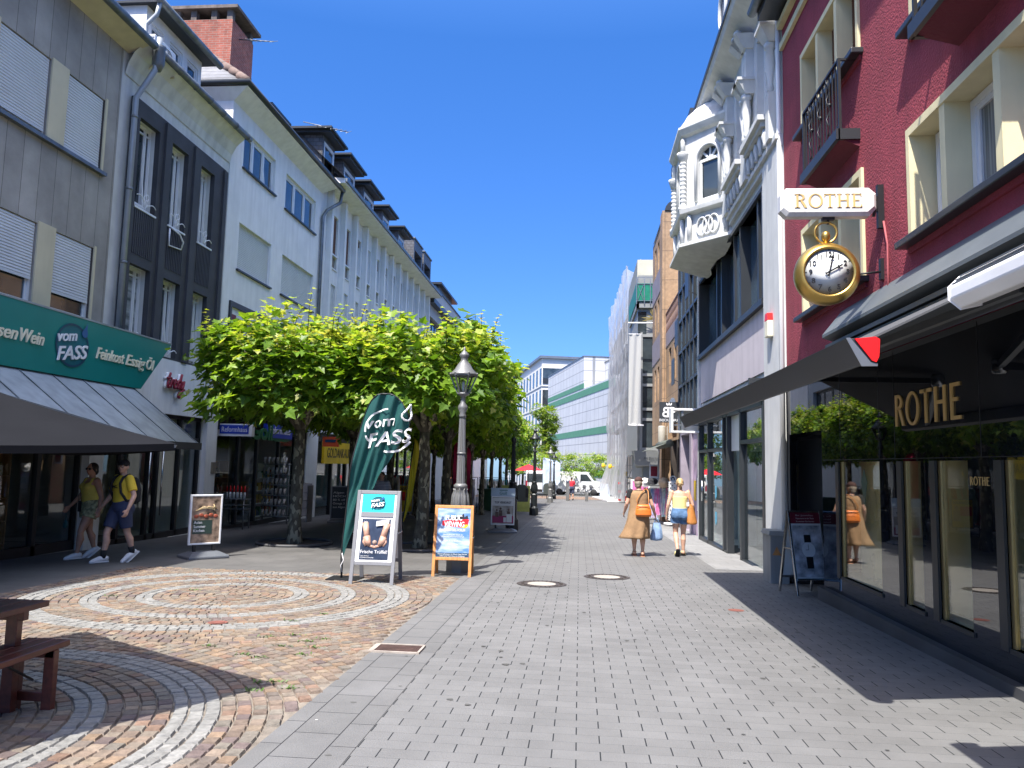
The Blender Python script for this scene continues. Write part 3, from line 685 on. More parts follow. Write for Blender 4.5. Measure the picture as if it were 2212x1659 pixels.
# ---- white rendered building with the brick chimney
b3 = thing('building', 'smooth white rendered building with hipped slate roof and wide strip windows', 'building', (LX, 23.5, -.4))
ya, yb_, zt = 19.86, 27.3, 11.55
hol = [(20.65,22.95,9.93,11.05), (23.85,26.7,9.8,11.0), (20.65,22.95,6.93,8.3), (23.87,26.8,6.93,8.26), (20.75,24.4,4.35,5.55)]
mb = MB(); wall_x(mb, LX, 1, ya, yb_, -1.2, zt+.3, hol+[(20.1,27.0,gz(23)-.02,2.75,3.)], .14, 9.); mb.build('wall', MATS['white_render'], b3)
for h in hol[:2]:
    f = window(b3, LX-.08, 1, *h, MATS['white_pvc'], MATS['pane'], 3, .075); mb = MB(); mb.box(LX, LX+.07, h[0]-.06, h[1]+.06, h[2]-.05, h[2]); mb.build('sill', MATS['dark_grey_metal'], b3)
    if h[0] < 21:
        s = MB(); R = Matrix.Rotation(rad(-6), 3, 'Y'); cc = Vector((LX-.11, 22.55, 10.45))
        for dy in (-.3, .3): s.obox(cc+R @ Vector((0, dy, 0)), .04, .06, .95, R)
        for dz in (-.45, .45): s.obox(cc+R @ Vector((0, 0, dz)), .04, .54, .06, R)
        s.build('tilted_sash', MATS['white_pvc'], f)
for h in hol[2:]:
    shutter(b3, LX-.1, 1, h[0], h[1], h[2]+.02, h[3], MATS['shutter_grey']); mb = MB(); mb.box(LX, LX+.07, h[0]-.06, h[1]+.06, h[2]-.05, h[2]); mb.build('sill', MATS['dark_grey_metal'], b3)
mb = MB(); yy0, yy1 = 20.3, 24.8
mb.box(LX, LX+.06, yy0, yy1, 5.8, 5.95); mb.box(LX, LX+.06, yy0, yy0+.1, 3.2, 5.8); mb.box(LX, LX+.06, yy1-.1, yy1, 3.2, 5.8); mb.build('window_surround', MATS['dark_grey_metal'], b3)
mb = MB(); mb.box(LX, LX+.02, yy0+.1, 20.75, 3.2, 5.6); mb.box(LX, LX+.02, 20.75, 24.4, 3.2, 4.3); mb.build('red_panel', MATS['maroon'], b3)
ez, ex = 11.95, LX+.5
mb = MB()
for (x0, a0_, x1, a1_) in (((LX, 0, ex, 0),)): pass
mb.mesh([(LX, ya, zt), (LX, yb_, zt), (ex, yb_+.3, ez-.1), (ex, ya-.25, ez-.1), (LX-9, ya, zt), (LX-9, ya-.25, ez-.1)], [(0,1,2,3), (0,3,5,4)]); mb.build('soffit', MATS['white_render'], b3)
mb = MB(); mb.tube([(LX-9, ya-.28, ez), (ex+.03, ya-.28, ez), (ex+.03, yb_+.9, ez)], .09, 10); mb.build('gutter', MATS['dark_grey_metal'], b3)
mb = MB(); ap = (LX-5, 23.5, 16.4); ap2 = (LX-5, 27.6, 16.4)
mb.face([(ex, ya-.25, ez), (ex, yb_+.3, ez), ap2, ap]); mb.face([(LX-9.5, ya-.25, ez), (ex, ya-.25, ez), ap]); mb.build('roof', MATS['slate_tiles'], b3)
mb = MB(); a = Vector((ex, ya-.25, ez)); b = Vector(ap)
for i in range(16):
    t0 = i/16; t1 = (i+1.12)/16; mb.tube([a.lerp(b, t0)+Vector((0, 0, .05)), a.lerp(b, t1)+Vector((0, 0, .02))], [.10, .13], 8)
mb.build('ridge_tiles', M('ridge', (.16,.11,.09), .8, var=.25, scale=6), b3)
mb = MB(); s0 = PX(575, 235, LX-.6); s1 = PX(612, 270, LX-.6); mb.box(LX-2.5, LX-.5, s0.y, s1.y, s1.z-1, s1.z); d = mb.build('dormer', MATS['white_render'], b3)
mb = MB(); mb.box(LX-2.6, LX-.35, s0.y-.1, s1.y+.1, s1.z, s1.z+.07); mb.build('dormer_roof', MATS['dark_grey_metal'], d)
mb = MB(); mb.tube([(LX+.5, yb_+.85, ez-.05), (LX+.45, yb_+.8, ez-.5), (LX+.15, yb_+.2, ez-1.), (LX+.09, yb_-.02, ez-1.3), (LX+.09, yb_-.02, 3.)], .065, 10); tag(mb.build('downpipe', MATS['zinc']), 'grey downpipe with bent top at the far edge of the smooth white building', 'downpipe')
ct = PY(375, 38, 21.5); cr = PY(503, 38, 21.5)
ch = thing('chimney', 'big red brick chimney with concrete cap on the hipped roof', 'chimney', ((ct.x+cr.x)/2, 22.2, 12))
mb = MB(); mb.box(ct.x, cr.x, 21.5, 23.0, 11.8, ct.z-.1); mb.build('shaft', MATS['red_brick'], ch)
mb = MB(); mb.box(ct.x-.12, cr.x+.18, 21.4, 23.15, ct.z+.22, ct.z+.32); mb.build('cap', M('weathered_concrete', (.16,.13,.115), .9, var=.3, scale=5, streak=.3), ch)
mb = MB(); xs = [ct.x+.02, ct.x+.55, (ct.x+cr.x)/2+.25, cr.x-.2]
for x in xs:
    for y in (21.52, 22.8): mb.box(x, x+.18, y, y+.18, ct.z-.1, ct.z+.22)
mb.box(ct.x+.2, cr.x-.2, 21.8, 22.7, ct.z-.1, ct.z+.1); mb.build('cap_support', MATS['weathered_concrete'], ch)
def antenna(label, o, L, dz, n):
    mb = MB(); o = Vector(o); e = o+Vector((L*.9, .2, dz)); mb.tube([o, e], .018, 5)
    for i in range(n):
        t = .35+.65*i/(n-1); p = o.lerp(e, t); w = .32-.16*i/n; mb.tube([p-Vector((.05, w, .12)), p+Vector((.05, w, .12))], .009, 4)
    return tag(mb.build('antenna', MATS['grey_metal']), label, 'antenna')
antenna('small aerial sticking out from the side of the brick chimney', (cr.x, 22, 14.62), 1.15, .02, 6)
# health food shop on the ground floor: dark front, boxed signs
mb = MB(); z0 = gz(23)-.03
for y in (20.1, 21.6, 22.9, 24.6, 26.0, 26.95): mb.box(LX-.14, LX-.04, y-.06, y+.06, z0, 2.75)
mb.box(LX-.14, LX-.04, 20.1, 27., 2.35, 2.75); mb.box(LX-.14, LX-.04, 20.1, 27., z0, z0+.15); f = mb.build('shop_front', MATS['black_metal'], b3)
for q in ((20.1, 22.9), (24.6, 27.)): mb = MB(); mb.box(LX-.1, LX-.09, *q, z0+.1, 2.4); mb.build('pane', MATS['shop_glass'], f)
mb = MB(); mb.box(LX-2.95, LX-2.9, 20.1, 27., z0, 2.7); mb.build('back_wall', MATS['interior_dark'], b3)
mb = MB(); mb.box(LX, LX+.55, 20.2, 27.2, 2.85, 3.0); f = mb.build('shop_canopy', MATS['anthracite'], b3)
mb = MB(); mb.face([(LX, 20.2, 3.55), (LX, 27.2, 3.55), (LX+.6, 27.2, 3.0), (LX+.6, 20.2, 3.0)]); mb.build('canopy_roof', M('teal_sheet', (.16,.27,.29), .5, .3), b3)
shelf('wooden shelf of jars in the window of the health food shop', LX-1.0, 1, 20.3, 22.4, gz(21), 4, 'jar', 4, None)
shelf('white rack of small goods deep in the dark health food shop', LX-1.2, 1, 24.8, 26.6, gz(25), 4, 'box', 9, None)
def box_sign(label, x, y, Yd, w, h, txt, pm, wm, extra=None, face='-y'):
    p = PY(x, y, Yd); t = thing('box_sign', label, 'sign', p)
    mb = MB(); mb.box(p.x-w/2, p.x+w/2, Yd, Yd+.16, p.z-h/2, p.z+h/2); mb.build('box', MATS[pm], t, .012)
    if extra:
        mb = MB(); mb.box(p.x-w*.42, p.x+w*.40, Yd-.012, Yd-.002, p.z-h*.3, p.z+h*.4); mb.build('field', MATS[extra], t)
    mb = MB(); add_text(mb, txt, (p.x, Yd-.014, p.z-h*.14), (1, 0, 0), (0, 0, 1), h*.42, w*.72, th=.006); mb.build('lettering', MATS[wm], t); return t
box_sign('white box sign with blue field and white lettering beside the pale pillar', 507, 929, 20.3, 1.0, .34, 'Reformhaus', 'sign_white', 'sign_white', 'blue_sign')
p = PX(604, 933, LX+.6); t = thing('box_sign', 'blue sign with white lettering under the teal canopy right of the tree trunk', 'sign', p)
mb = MB(); mb.box(LX+.5, LX+.62, p.y-1.0, p.y+1.0, p.z-.2, p.z+.2); mb.build('box', MATS['blue_sign'], t); mb = MB(); add_text(mb, 'Reformhaus', (LX+.625, p.y, p.z-.07), (0, 1, 0), (0, 0, 1), .22, 1.6); mb.build('lettering', MATS['sign_white'], t)
mb = MB(); mb.prism([(-1.0,-.2), (-.2,-.3), (.6,-.3), (1.,-.2)], (LX+.52, p.y, p.z), (0, 1, 0), (0, 0, 1), .09); mb.build('swash', MATS['shop_green'], t)
p = PX(565, 930, LX+.6); mb = MB(); add_text(mb, 'Goll', (LX+.58, p.y, p.z-.25), (0, 1, 0), (0, 0, 1), .48, 1.5, th=.06, bold=.03); tag(mb.build('shop_letters', MATS['shop_green']), 'dark green shop letters between two blue signs', 'letters')
mb = MB(); p = PX(462, 1000, LX+.12); mb.box(LX+.1, LX+.125, p.y-.12, p.y+.12, p.z-.28, p.z+.02); tag(mb.build('key_box', MATS['wood_panel']), 'small framed picture on the white pillar by the health food shop', 'notice')
# ---- long white building with fins
b4 = thing('building', 'long white building with slender wall fins and a row of small slate dormers', 'building', (LX, 37.5, -.6))
FY = [28.05]+[29.70+1.585*k for k in range(12)]; y0_, y1_ = 27.3, 47.55
bays = [(f+.2, f+1.3) for f in FY]
lev = [(9.08,11.2), (6.45,8.45), (3.85,5.85)]
mb = MB(); wall_x(mb, LX, 1, y0_, y1_, -1.5, 12.0, [(a, b, c, d, .16) for a, b in bays for c, d in lev]+[(28.2,47.,gz(37)-.1,2.6,3.)], .16, 9.); mb.build('wall', MATS['white_render'], b4)
mb = MB()
for f in FY: mb.box(LX, LX+.22, f-.11, f+.11, 3.3, 11.97)
mb.build('fin', MATS['white_render'], b4)
rnd = random.Random(12)
for i, (a, b) in enumerate(bays):
    for j, (c, d) in enumerate(lev):
        wz = c+.56
        f = window(b4, LX-.08, 1, a, b, wz, d, MATS['white_pvc'], MATS['pane_curtain' if rnd.random() < .5 else 'pane'], 1, .06, fr=[.66])
        mb = MB(); mb.box(LX-.13, LX-.09, a, b, c, wz-.05); mb.build('wood_panel', MATS['wood_panel'], f)
        mb = MB(); mb.box(LX-.13, LX+.04, a-.02, b+.02, wz-.06, wz); mb.box(LX-.13, LX+.04, a-.02, b+.02, c-.05, c); mb.build('sill', MATS['white_pvc'], f)
        if j == 0:
            k = {0: .12, 1: .1, 2: 1.35, 3: 1.5, 4: 1.1, 5: 1.25}.get(i, rnd.choice([1.3, 1.1, .9]))
            if k < 1.45: shutter(f, LX-.07, 1, a+.05, b-.05, wz+k, d-.02, MATS['shutter_brown'], .06)
        else: shutter(f, LX-.07, 1, a+.05, b-.05, wz+rnd.choice([.05, .05, .5]), d-.02, MATS['shutter_grey'], .06)
mb = MB(); ex = LX+.78
mb.mesh([(LX-.3, y0_+.25, 11.95), (LX-.3, y1_+.4, 11.95), (ex, y1_+.4, 12.06), (ex, y0_+.25, 12.06), (ex, y1_+.4, 12.24), (ex, y0_+.25, 12.24), (LX-.3, y0_+.25, 12.3), (LX-.3, y1_+.4, 12.3)], [(0,1,2,3), (3,2,4,5), (5,4,7,6), (0,3,5,6), (1,7,4,2)]); mb.build('eaves', MATS['white_render'], b4)
mb = MB(); mb.box(ex, ex+.07, y0_+.3, y1_+.42, 12.12, 12.25); mb.build('gutter', MATS['zinc'], b4)
mb = MB(); mb.face([(ex, y0_, 12.26), (ex, y1_+.4, 12.26), (LX-5, y1_+.4, 17.6), (LX-5, y0_, 17.6)]); mb.face([(ex, y1_+.4, 12.26), (LX-5, y1_+.4, 17.6), (LX-5, y1_+.4, 12)]); mb.build('roof', MATS['slate_tiles'], b4)
DXL = LX-.12
for k, (ya, yb_) in enumerate(((27.0,29.15), (29.52,31.97), (32.5,35.05), (35.85,38.0), (39.2,41.4))):
    zt = 13.92
    mb = MB(); hy = (ya+.62, yb_-.42); wall_x(mb, DXL, 1, ya+.45, yb_-.3, 12.2, zt, [(hy[0], hy[1], 12.45, zt-.22, .08)], .08, 2.6); d = mb.build('dormer', MATS['slate_side'], b4)
    window(d, DXL+.015, 1, hy[0]-.02, hy[1]+.02, 12.43, zt-.2, MATS['white_pvc'], MATS['pane_blue'], 1, .07, name='dormer_window')
    mb = MB(); mb.box(DXL-2.7, DXL+.45, ya+.05, yb_, zt+.1, zt+.18); mb.box(DXL-2.7, DXL+.35, ya+.2, yb_-.12, zt, zt+.1); mb.build('dormer_roof', MATS['anthracite'], d)
for ya, yb_ in ((42.3,44.6), (45.1,47.3)):
    mb = MB(); wall_x(mb, DXL+.3, 1, ya, yb_, 12.2, 14.3, [(ya+.2, yb_-.2, 12.4, 13.7, .5)], .5, 2.6); d = mb.build('dormer', MATS['slate_side'], b4)
    window(d, DXL-.1, 1, ya+.2, yb_-.2, 12.4, 13.7, MATS['white_pvc'], MATS['pane_blue'], 2, .08, name='dormer_window')
    mb = MB(); mb.box(DXL-2.4, DXL+.36, ya-.06, yb_+.06, 14.3, 14.38); mb.build('dormer_roof', MATS['zinc'], d)
p = PX(655, 263, -10.6); antenna('thin roof aerial above the first dormer of the long white building', p, 1.9, -.35, 7)
# shop fronts under the trees
mb = MB(); z0 = gz(37)-.1
y = 28.2
while y < 47.1: mb.box(LX-.16, LX-.04, y-.07, y+.07, z0, 2.6); y += 1.88
mb.box(LX-.16, LX-.04, 28.2, 47., 2.25, 2.6); mb.box(LX-.16, LX-.04, 28.2, 47, z0, z0+.2); f = mb.build('shop_front', MATS['black_metal'], b4)
mb = MB(); mb.box(LX-.12, LX-.11, 28.2, 47., z0+.1, 2.4); mb.build('pane', MATS['shop_glass'], f)
mb = MB(); mb.box(LX-2.95, LX-2.9, 28.2, 47., z0, 2.6); mb.build('back_wall', MATS['interior_white'], b4)
p = PX(733, 979, LX+.2); t = thing('banner_sign', 'yellow sign with black capitals above a shop behind the flag', 'sign', p)
mb = MB(); mb.box(LX+.02, LX+.12, p.y-1.6, p.y+1.6, p.z-.42, p.z+.42); mb.build('panel', MATS['yellow'], t); mb = MB(); add_text(mb, 'GOLDANKAUF', (LX+.125, p.y+.2, p.z-.18), (0, 1, 0), (0, 0, 1), .38, 2.9); mb.build('lettering', MATS['black_paint'], t)
p = PY(714, 953, 27.5); t = thing('box_sign', 'small orange red box sign above the shops beside the yellow sign', 'sign', p)
mb = MB(); mb.box(p.x-.3, p.x+.3, 27.5, 27.62, p.z-.2, p.z+.16); mb.build('box', MATS['orange_red'], t)
mb = MB(); mb.box(p.x-.2, p.x+.2, 27.49, 27.5, p.z-.04, p.z+.06); mb.build('lettering', MATS['navy'], t)

# ---- modern grey building, tiled house and white house further on
b5 = thing('building', 'modern pale grey building with a deep parapet after the long white building', 'building', (LX, 53, -1))
mb = MB(); wall_x(mb, LX, 1, 47.6, 58.2, -2, 12.05, [(48.4, 53.5, 8.6, 11.0, .35), (54.6, 57.2, 8.6, 11.0, .35), (48.4, 57.2, 4.4, 7.2, .35)], .35, 9.); mb.build('wall', M('pale_grey_render', (.42,.45,.47), .8, var=.05), b5)
mb = MB(); mb.box(LX-8, LX+.35, 47.75, 58.4, 12.06, 12.78); mb.build('parapet', MATS['pale_grey_render'], b5)
mb = MB(); mb.box(LX-8, LX+.42, 47.7, 58.5, 12.78, 12.86); mb.box(LX+.01, LX+.4, 47.7, 58.4, 11.75, 12.04); mb.build('trim', MATS['dark_grey_metal'], b5)
for h in ((48.4,53.5,8.6,11.0), (54.6,57.2,8.6,11.0), (48.4,57.2,4.4,7.2)): window(b5, LX-.25, 1, *h, MATS['dark_grey_metal'], MATS['pane'], 5 if h[1]-h[0] > 4 else 2, .09)
mb = MB(); mb.box(LX-4, LX-.2, 52.0, 57.6, 12.86, 13.85); d = mb.build('dormer', MATS['slate_side'], b5)
mb = MB(); mb.box(LX-4.2, LX+.1, 51.6, 58.6, 13.85, 14.0); mb.build('dormer_roof', MATS['anthracite'], d)
window(d, LX-.18, 1, 54.5, 56.6, 12.95, 13.6, MATS['black_metal'], MATS['pane'], 2, .07, name='dormer_window')
b6 = thing('building', 'low house with a red brown tiled roof behind the tree tops', 'building', (LX, 64, -1.2))
mb = MB(); wall_x(mb, LX, 1, 58.5, 69, -2, 11.6, [(a, a+1., 8.3, 10.2, .15) for a in (59.3, 61.5, 63.7, 65.9)], .15, 9.); mb.build('wall', MATS['white_render'], b6)
for a in (59.3, 61.5, 63.7, 65.9): window(b6, LX-.1, 1, a, a+1, 8.3, 10.2, MATS['white_pvc'], MATS['pane'], 1, .07)
mb = MB(); mb.box(LX, LX+.12, 58.5, 69, 11.0, 12.0); mb.build('eaves', MATS['zinc'], b6)
mb = MB(); mb.face([(LX+.2, 58.4, 12.0), (LX+.2, 69.3, 12.0), (LX-4.4, 67.5, 15.6), (LX-4.4, 58.4, 15.6)]); mb.build('roof', MATS['roof_tiles'], b6)
b7 = thing('building', 'small white flat roofed house with brown corner at the end of the left row', 'building', (LX, 74, -1.5))
mb = MB(); mb.box(LX-8, LX+.25, 69.5, 79.5, -3, 13.2); mb.build('wall', MATS['white_render'], b7)
mb = MB(); mb.box(LX-8.1, LX+.4, 69.4, 80, 13.2, 14.4); mb.build('parapet', MATS['pale_grey_render'], b7)
mb = MB(); mb.box(LX+.25, LX+.3, 78.6, 79.5, 4, 13.2); mb.build('corner_panel', MATS['board_wood'], b7)

# ================================================================ RIGHT SIDE OF THE STREET
RX = 3.5
# ---- dark red rendered building, jeweller on the ground floor
M('red_render', (.265,.036,.055), .9, var=.2, scale=1.2, bump=.85, bscale=34, streak=.14)
M('red_dark', (.12,.015,.03), .85, bump=.6, bscale=26)
r1 = thing('building', 'dark red rendered building with cream window surrounds over the jeweller', 'building', (RX, 7, -.1))
G1 = (6.0-1.25, 8.28, 4.06, 5.2); GU = (9.74, 12.15, 6.95, 8.2); GL = (9.74, 12.25, 4.0, 5.32); GB = (3.6, 8.1, 6.35, 8.4)
mb = MB(); wall_x(mb, RX, -1, 0., 13.4, -1., 9.9, [G1+(.30,), GU+(.30,), GL+(.30,), GB+(.30,)], .3, 8.)
mb = mb  # shop zone is a separate part in front, so cut the wall off above it
me_v = mb; mb = MB(); wall_x(mb, RX, -1, 0., 13.4, 2.98, 9.9, [G1+(.30,), GU+(.30,), GL+(.30,), GB+(.30,)], .3, 8.); mb.build('wall', MATS['red_render'], r1)
def surround(g, mull, sill_over=.12):
    mb = MB(); a, b, c, d = g; X0, X1 = RX-.035, RX+.29
    mb.box(X0, X1, b-.008, b+.07, c, d+.08); mb.box(X0, X1, a-.07, a+.008, c, d+.08); mb.box(X0, X1, a+.008, b-.008, d-.008, d+.08)
    for m in mull: mb.box(X0+.015, X1, m-.055, m+.055, c, d)
    f = mb.build('window_surround', MATS['cream_yellow'], r1)
    mb = MB(); mb.box(RX-.15, RX+.3, a-.16, b+.16, c-.075, c-.002); mb.build('sill', MATS['dark_grey_metal'], r1, .01)
    mb = MB(); mb.box(RX-.03, RX+.02, a-.1, b+.1, c-.14, c-.076); mb.build('sill_moulding', MATS['red_render'], r1)
surround(G1, (7.55, 6.56, 5.6)); surround(GU, (10.55, 11.4)); surround(GL, (10.55, 11.4)); surround(GB, (7.0, 5.8, 4.7))
ed = [G1[0], 5.6, 6.56, 7.55, G1[1]]
for a, b in zip(ed, ed[1:]): window(r1, RX+.22, -1, a+.06, b-.06, G1[2]+.0, G1[3]-.02, MATS['white_pvc'], MATS['pane_curtain'], 1, .075)
ed = [GL[0], 10.55, 11.4, GL[1]]
for a, b in zip(ed, ed[1:]): window(r1, RX+.22, -1, a+.06, b-.06, GL[2], GL[3]-.02, MATS['white_pvc'], MATS['pane'], 1, .07)
ed = [GB[0], 4.7, 5.8, 7.0, GB[1]]
for a, b in zip(ed, ed[1:]): window(r1, RX+.22, -1, a+.06, b-.06, GB[2], GB[3]-.02, MATS['white_pvc'], MATS['pane'], 1, .07)
ed = [GU[0], 10.55, 11.4, GU[1]]
for a, b in zip(ed, ed[1:]):
    window(r1, RX+.25, -1, a+.06, b-.06, GU[2], GU[3]-.02, MATS['white_pvc'], MATS['pane'], 1, .06); shutter(r1, RX+.2, -1, a+.07, b-.07, GU[2]+.06, GU[3]-.02, MATS['shutter_brown'], .04)
# small balcony with iron railing
def balcony(y0, y1, z, proj, rail):
    mb = MB(); mb.mesh([(RX, y0, z), (RX, y1, z), (RX-proj, y1, z+.12), (RX-proj, y0, z+.12), (RX, y0, z+.2), (RX, y1, z+.2), (RX-proj, y1, z+.2), (RX-proj, y0, z+.2)], [(0,3,2,1), (4,5,6,7), (3,7,6,2), (0,4,7,3), (1,2,6,5)])
    bl = mb.build('balcony', MATS['red_dark'], r1)
    mb = MB(); mb.box(RX-proj-.03, RX-proj+.02, y0-.03, y1+.03, z+.09, z+.23); mb.box(RX-proj, RX, y0-.03, y0+.02, z+.09, z+.23); mb.box(RX-proj, RX, y1-.02, y1+.03, z+.09, z+.23); mb.build('slab_edge', MATS['anthracite'], bl)
    mb = MB(); X = RX-proj+.03; zt = z+.2+rail
    mb.box(X-.02, X+.02, y0, y1, zt-.03, zt); mb.box(X-.015, X+.015, y0, y1, z+.27, z+.29)
    for y in (y0, y1): mb.box(X-.018, X+.018, y-.018, y+.018, z+.2, zt); mb.box(X, RX, y-.015, y+.015, zt-.03, zt)
    n = int((y1-y0)/.13)
    for i in range(1, n):
        y = y0+(y1-y0)*i/n; mb.box(X-.008, X+.008, y-.008, y+.008, z+.28, zt-.02)
        if i % 3 == 0:
            mb.tube([(X-.02+.02*math.sin(k*1.3), y+.02*math.cos(k*1.3), z+.32+(rail-.2)*k/14) for k in range(15)], .009, 5); mb.ball((X, y, z+.2+rail*.55), .03, n=8, m=5)
    mb.build('railing', MATS['black_metal'], bl)
balcony(9.78, 11.35, 5.72, .27, .98); balcony(5.9, 7.2, 5.6, .42, .9)
mb = MB(); mb.box(RX-.06, RX+.02, 0, 13.38, 9.02, 9.14); mb.box(RX-.1, RX+.02, 0, 13.38, 9.42, 9.52); mb.build('cornice', MATS['cream_yellow'], r1)
mb = MB(); mb.box(RX-.42, RX+8, -1, 13.42, 9.62, 9.85); mb.build('eaves', MATS['anthracite'], r1)
mb = MB(); mb.tube([(RX-.5, -1, 9.82), (RX-.5, 13.5, 9.82)], .09, 10); mb.build('gutter', MATS['zinc'], r1)
mb = MB(); mb.face([(RX-.42, -1, 9.86), (RX-.42, 13.42, 9.86), (RX+4, 13.42, 13.5), (RX+4, -1, 13.5)]); mb.face([(RX-.42, 13.42, 9.86), (RX+8, 13.42, 9.86), (RX+4, 13.42, 13.5)]); mb.build('roof', MATS['slate_tiles'], r1)
# ---- jeweller's shop front of polished black glass
jw = thing('glass_facade', 'polished black glass shop facade of the jeweller below the awning', 'shop facade', (RX, 8, 0))
WIN = [(9.36,10.74), (8.27,8.70), (7.30,7.90), (5.55,6.70), (4.3,5.2)]
zs0, zs1 = .21, 1.72
mb = MB(); wall_x(mb, RX-.02, -1, 0., 13.4, -1., 2.97, [(a, b, zs0, zs1, .05) for a, b in WIN]+[(11.5, 13.22, -.26, 2.18, 1.6)], .05, None, False)
mb.box(RX-.02, RX+.5, 13.36, 13.4, -1, 2.97)
mb.build('black_panel', MATS['black_glass'], jw)
mb = MB()
for y in (3.0, 5.0, 7.05, 8.9, 9.35, 10.7): mb.box(RX-.0225, RX-.02, y-.004, y+.004, 1.75, 2.95)
mb.box(RX-.0225, RX-.02, 0, 11.45, 1.745, 1.752); mb.build('panel_joint', MATS['black_paint'], jw)
for a, b in WIN: mb = MB(); mb.box(RX-.045, RX+.03, b, b+.12, zs0-.03, zs1+.0); mb.box(RX-.035, RX+.03, a-.03, b, zs0-.04, zs0); mb.build('window_frame', MATS['anthracite'], jw)
M('brass', (.45,.36,.18), .35, .8)
for a, b in WIN: mb = MB(); mb.box(RX-.012, RX+.02, b-.05, b, zs0, zs1); mb.build('brass_edge', MATS['brass'], jw)
for a, b in WIN:
    mb = MB(); mb.box(RX+.004, RX+.012, a, b-.05, zs0, zs1); w = mb.build('window', M('display_glass', (.3,.3,.3)) if 0 else MATS['shop_glass2'] if 'shop_glass2' in MATS else glass_mat('shop_glass2', (.97,.96,.88), 1., 1.9), jw)
mb = MB(); mb.box(RX+.95, RX+1., 4.2, 11.3, -.1, 2.2); mb.box(RX+.12, RX+1., 4.2, 11.3, -.1, -.05); mb.box(RX+.12, RX+.95, 4.2, 11.3, .16, .20); mb.box(RX+.12, RX+.95, 4.2, 11.3, 1.9, 1.95)
mb.build('display_case', M('case_cream', (.80,.74,.52), .8, var=.05), jw)
for a, b in (WIN[0], WIN[1], WIN[3]): mb = MB(); mb.box(RX+.32, RX+.34, a-.3, b+.25, .2, 1.9); mb.build('display_back', MATS['case_cream'], jw)  # pale panels added close behind the glass to brighten the display windows
mb = MB(); rnd = random.Random(8)
for a, b in WIN[:4]:
    for k in range(int((b-a)*26)):
        x, y = RX+rnd.uniform(.2, .85), rnd.uniform(a, b-.05); s = rnd.uniform(.02, .06); mb.box(x-s, x+s, y-s*.6, y+s*.6, .2, .2+rnd.uniform(.01, .05))
    for k in range(3):
        x, y = RX+rnd.uniform(.3, .8), rnd.uniform(a+.1, b-.15); mb.lathe([(.05,.2), (.03,.3), (.075,.48), (.02,.56)], (x, y, 0), 8)
tag(mb.build('jewellery', M('jewel_stands', (.55,.47,.33), .4, var=.4, scale=30)), kind='stuff', label='jewellery and small stands laid out in the display windows', cat='jewellery')
mb = MB(); mb.box(RX-.12, RX+.05, 0., 11.48, gz(8)-.2, gz(8)+.12); mb.build('plinth', M('plinth_stone', (.07,.07,.072), .6, var=.2), jw)
mb = MB(); mb.box(RX+.55, RX+.6, 11.55, 13.2, -.26, 2.15); mb.build('door', MATS['black_paint'], jw)
mb = MB(); mb.box(RX+.52, RX+.55, 11.62, 11.66, .0, 1.7); mb.build('door_handle', MATS['brass'], jw)
gl = MB(); p0 = PX(1932, 915, RX-.03); p1 = PX(2080, 900, RX-.03)
wd = serif(MB(), 'ROTHE', (0, 0, 0), (1, 0, 0), (0, 0, 1), 1., ser=False)
serif(gl, 'ROTHE', (RX-.022, p0.y, 2.10), (0, -1, 0), (0, 0, 1), .345, .012, sx=(p0.y-p1.y)/(wd*.345), thick=.15, thin=.1, ser=False); gl.build('lettering', MATS['gold_paint'], jw)
p = PX(2117, 1040, RX-.02); gl = MB(); serif(gl, 'ROTHE', (RX-.022, p.y+.17, p.z-.035), (0, -1, 0), (0, 0, 1), .075, .004, sx=.34/(wd*.075), thick=.15, thin=.1, ser=False); gl.build('lettering', MATS['gold_paint'], jw)
p = PX(1863, 1062, RX-.03); mb = MB(); mb.prism([(0,.28), (-.1,.12), (0,-.2), (.1,.12)], (RX-.003, p.y, p.z), (0, -1, 0), (0, 0, 1), .004); mb.build('kite_sticker', M('dark_teal', (.015,.08,.06), .4), jw)
# ---- awning
AX, AY0, AY1, AZ = 1.69, 4.87, 12.9, 2.25
aw = thing('awning', 'large dark grey folding arm awning with a red end plate over the jeweller', 'awning', (2.6, 8.9, 2.6))
mb = MB(); XW, ZW = RX-.25, 3.16
mb.mesh([(XW, AY0, ZW), (XW, AY1, ZW), (AX+.06, AY1, AZ+.16), (AX+.06, AY0, AZ+.16), (XW, AY0, ZW-.015), (XW, AY1, ZW-.015), (AX+.06, AY1, AZ+.145), (AX+.06, AY0, AZ+.145)], [(0,1,2,3), (4,7,6,5), (0,3,7,4), (1,5,6,2)]); mb.build('fabric', M('awning_cloth', (.075,.077,.08), .85, var=.06), aw)
mb = MB(); mb.mesh([(AX-.06, AY0, AZ+.17), (AX-.06, AY1, AZ+.17), (AX+.03, AY1, AZ), (AX+.03, AY0, AZ), (AX+.12, AY0, AZ+.165), (AX+.12, AY1, AZ+.165), (AX+.12, AY0, AZ+.03), (AX+.12, AY1, AZ+.03)], [(0,1,2,3), (0,4,5,1), (3,2,7,6), (6,7,5,4), (0,3,6,4), (1,5,7,2)]); mb.build('front_bar', MATS['anthracite'], aw, .006)
mb = MB(); mb.prism([(-.01,.165), (.115,.178), (.14,.163), (.133,.055), (.115,.02), (.09,.03)], (AX, AY0-.012, AZ), (1, 0, 0), (0, 0, 1), -.01); mb.build('end_plate', M('red_plastic', (.80,.012,.012), .35, var=.02), aw)
mb = MB(); mb.prism([(-.06,.17), (-.035,.172), (.085,.02), (.125,.012), (.125,-.004), (.03,-.006)], (AX, AY0-.004, AZ), (1, 0, 0), (0, 0, 1), -.006); mb.build('end_rim', MATS['grey_metal'], aw)
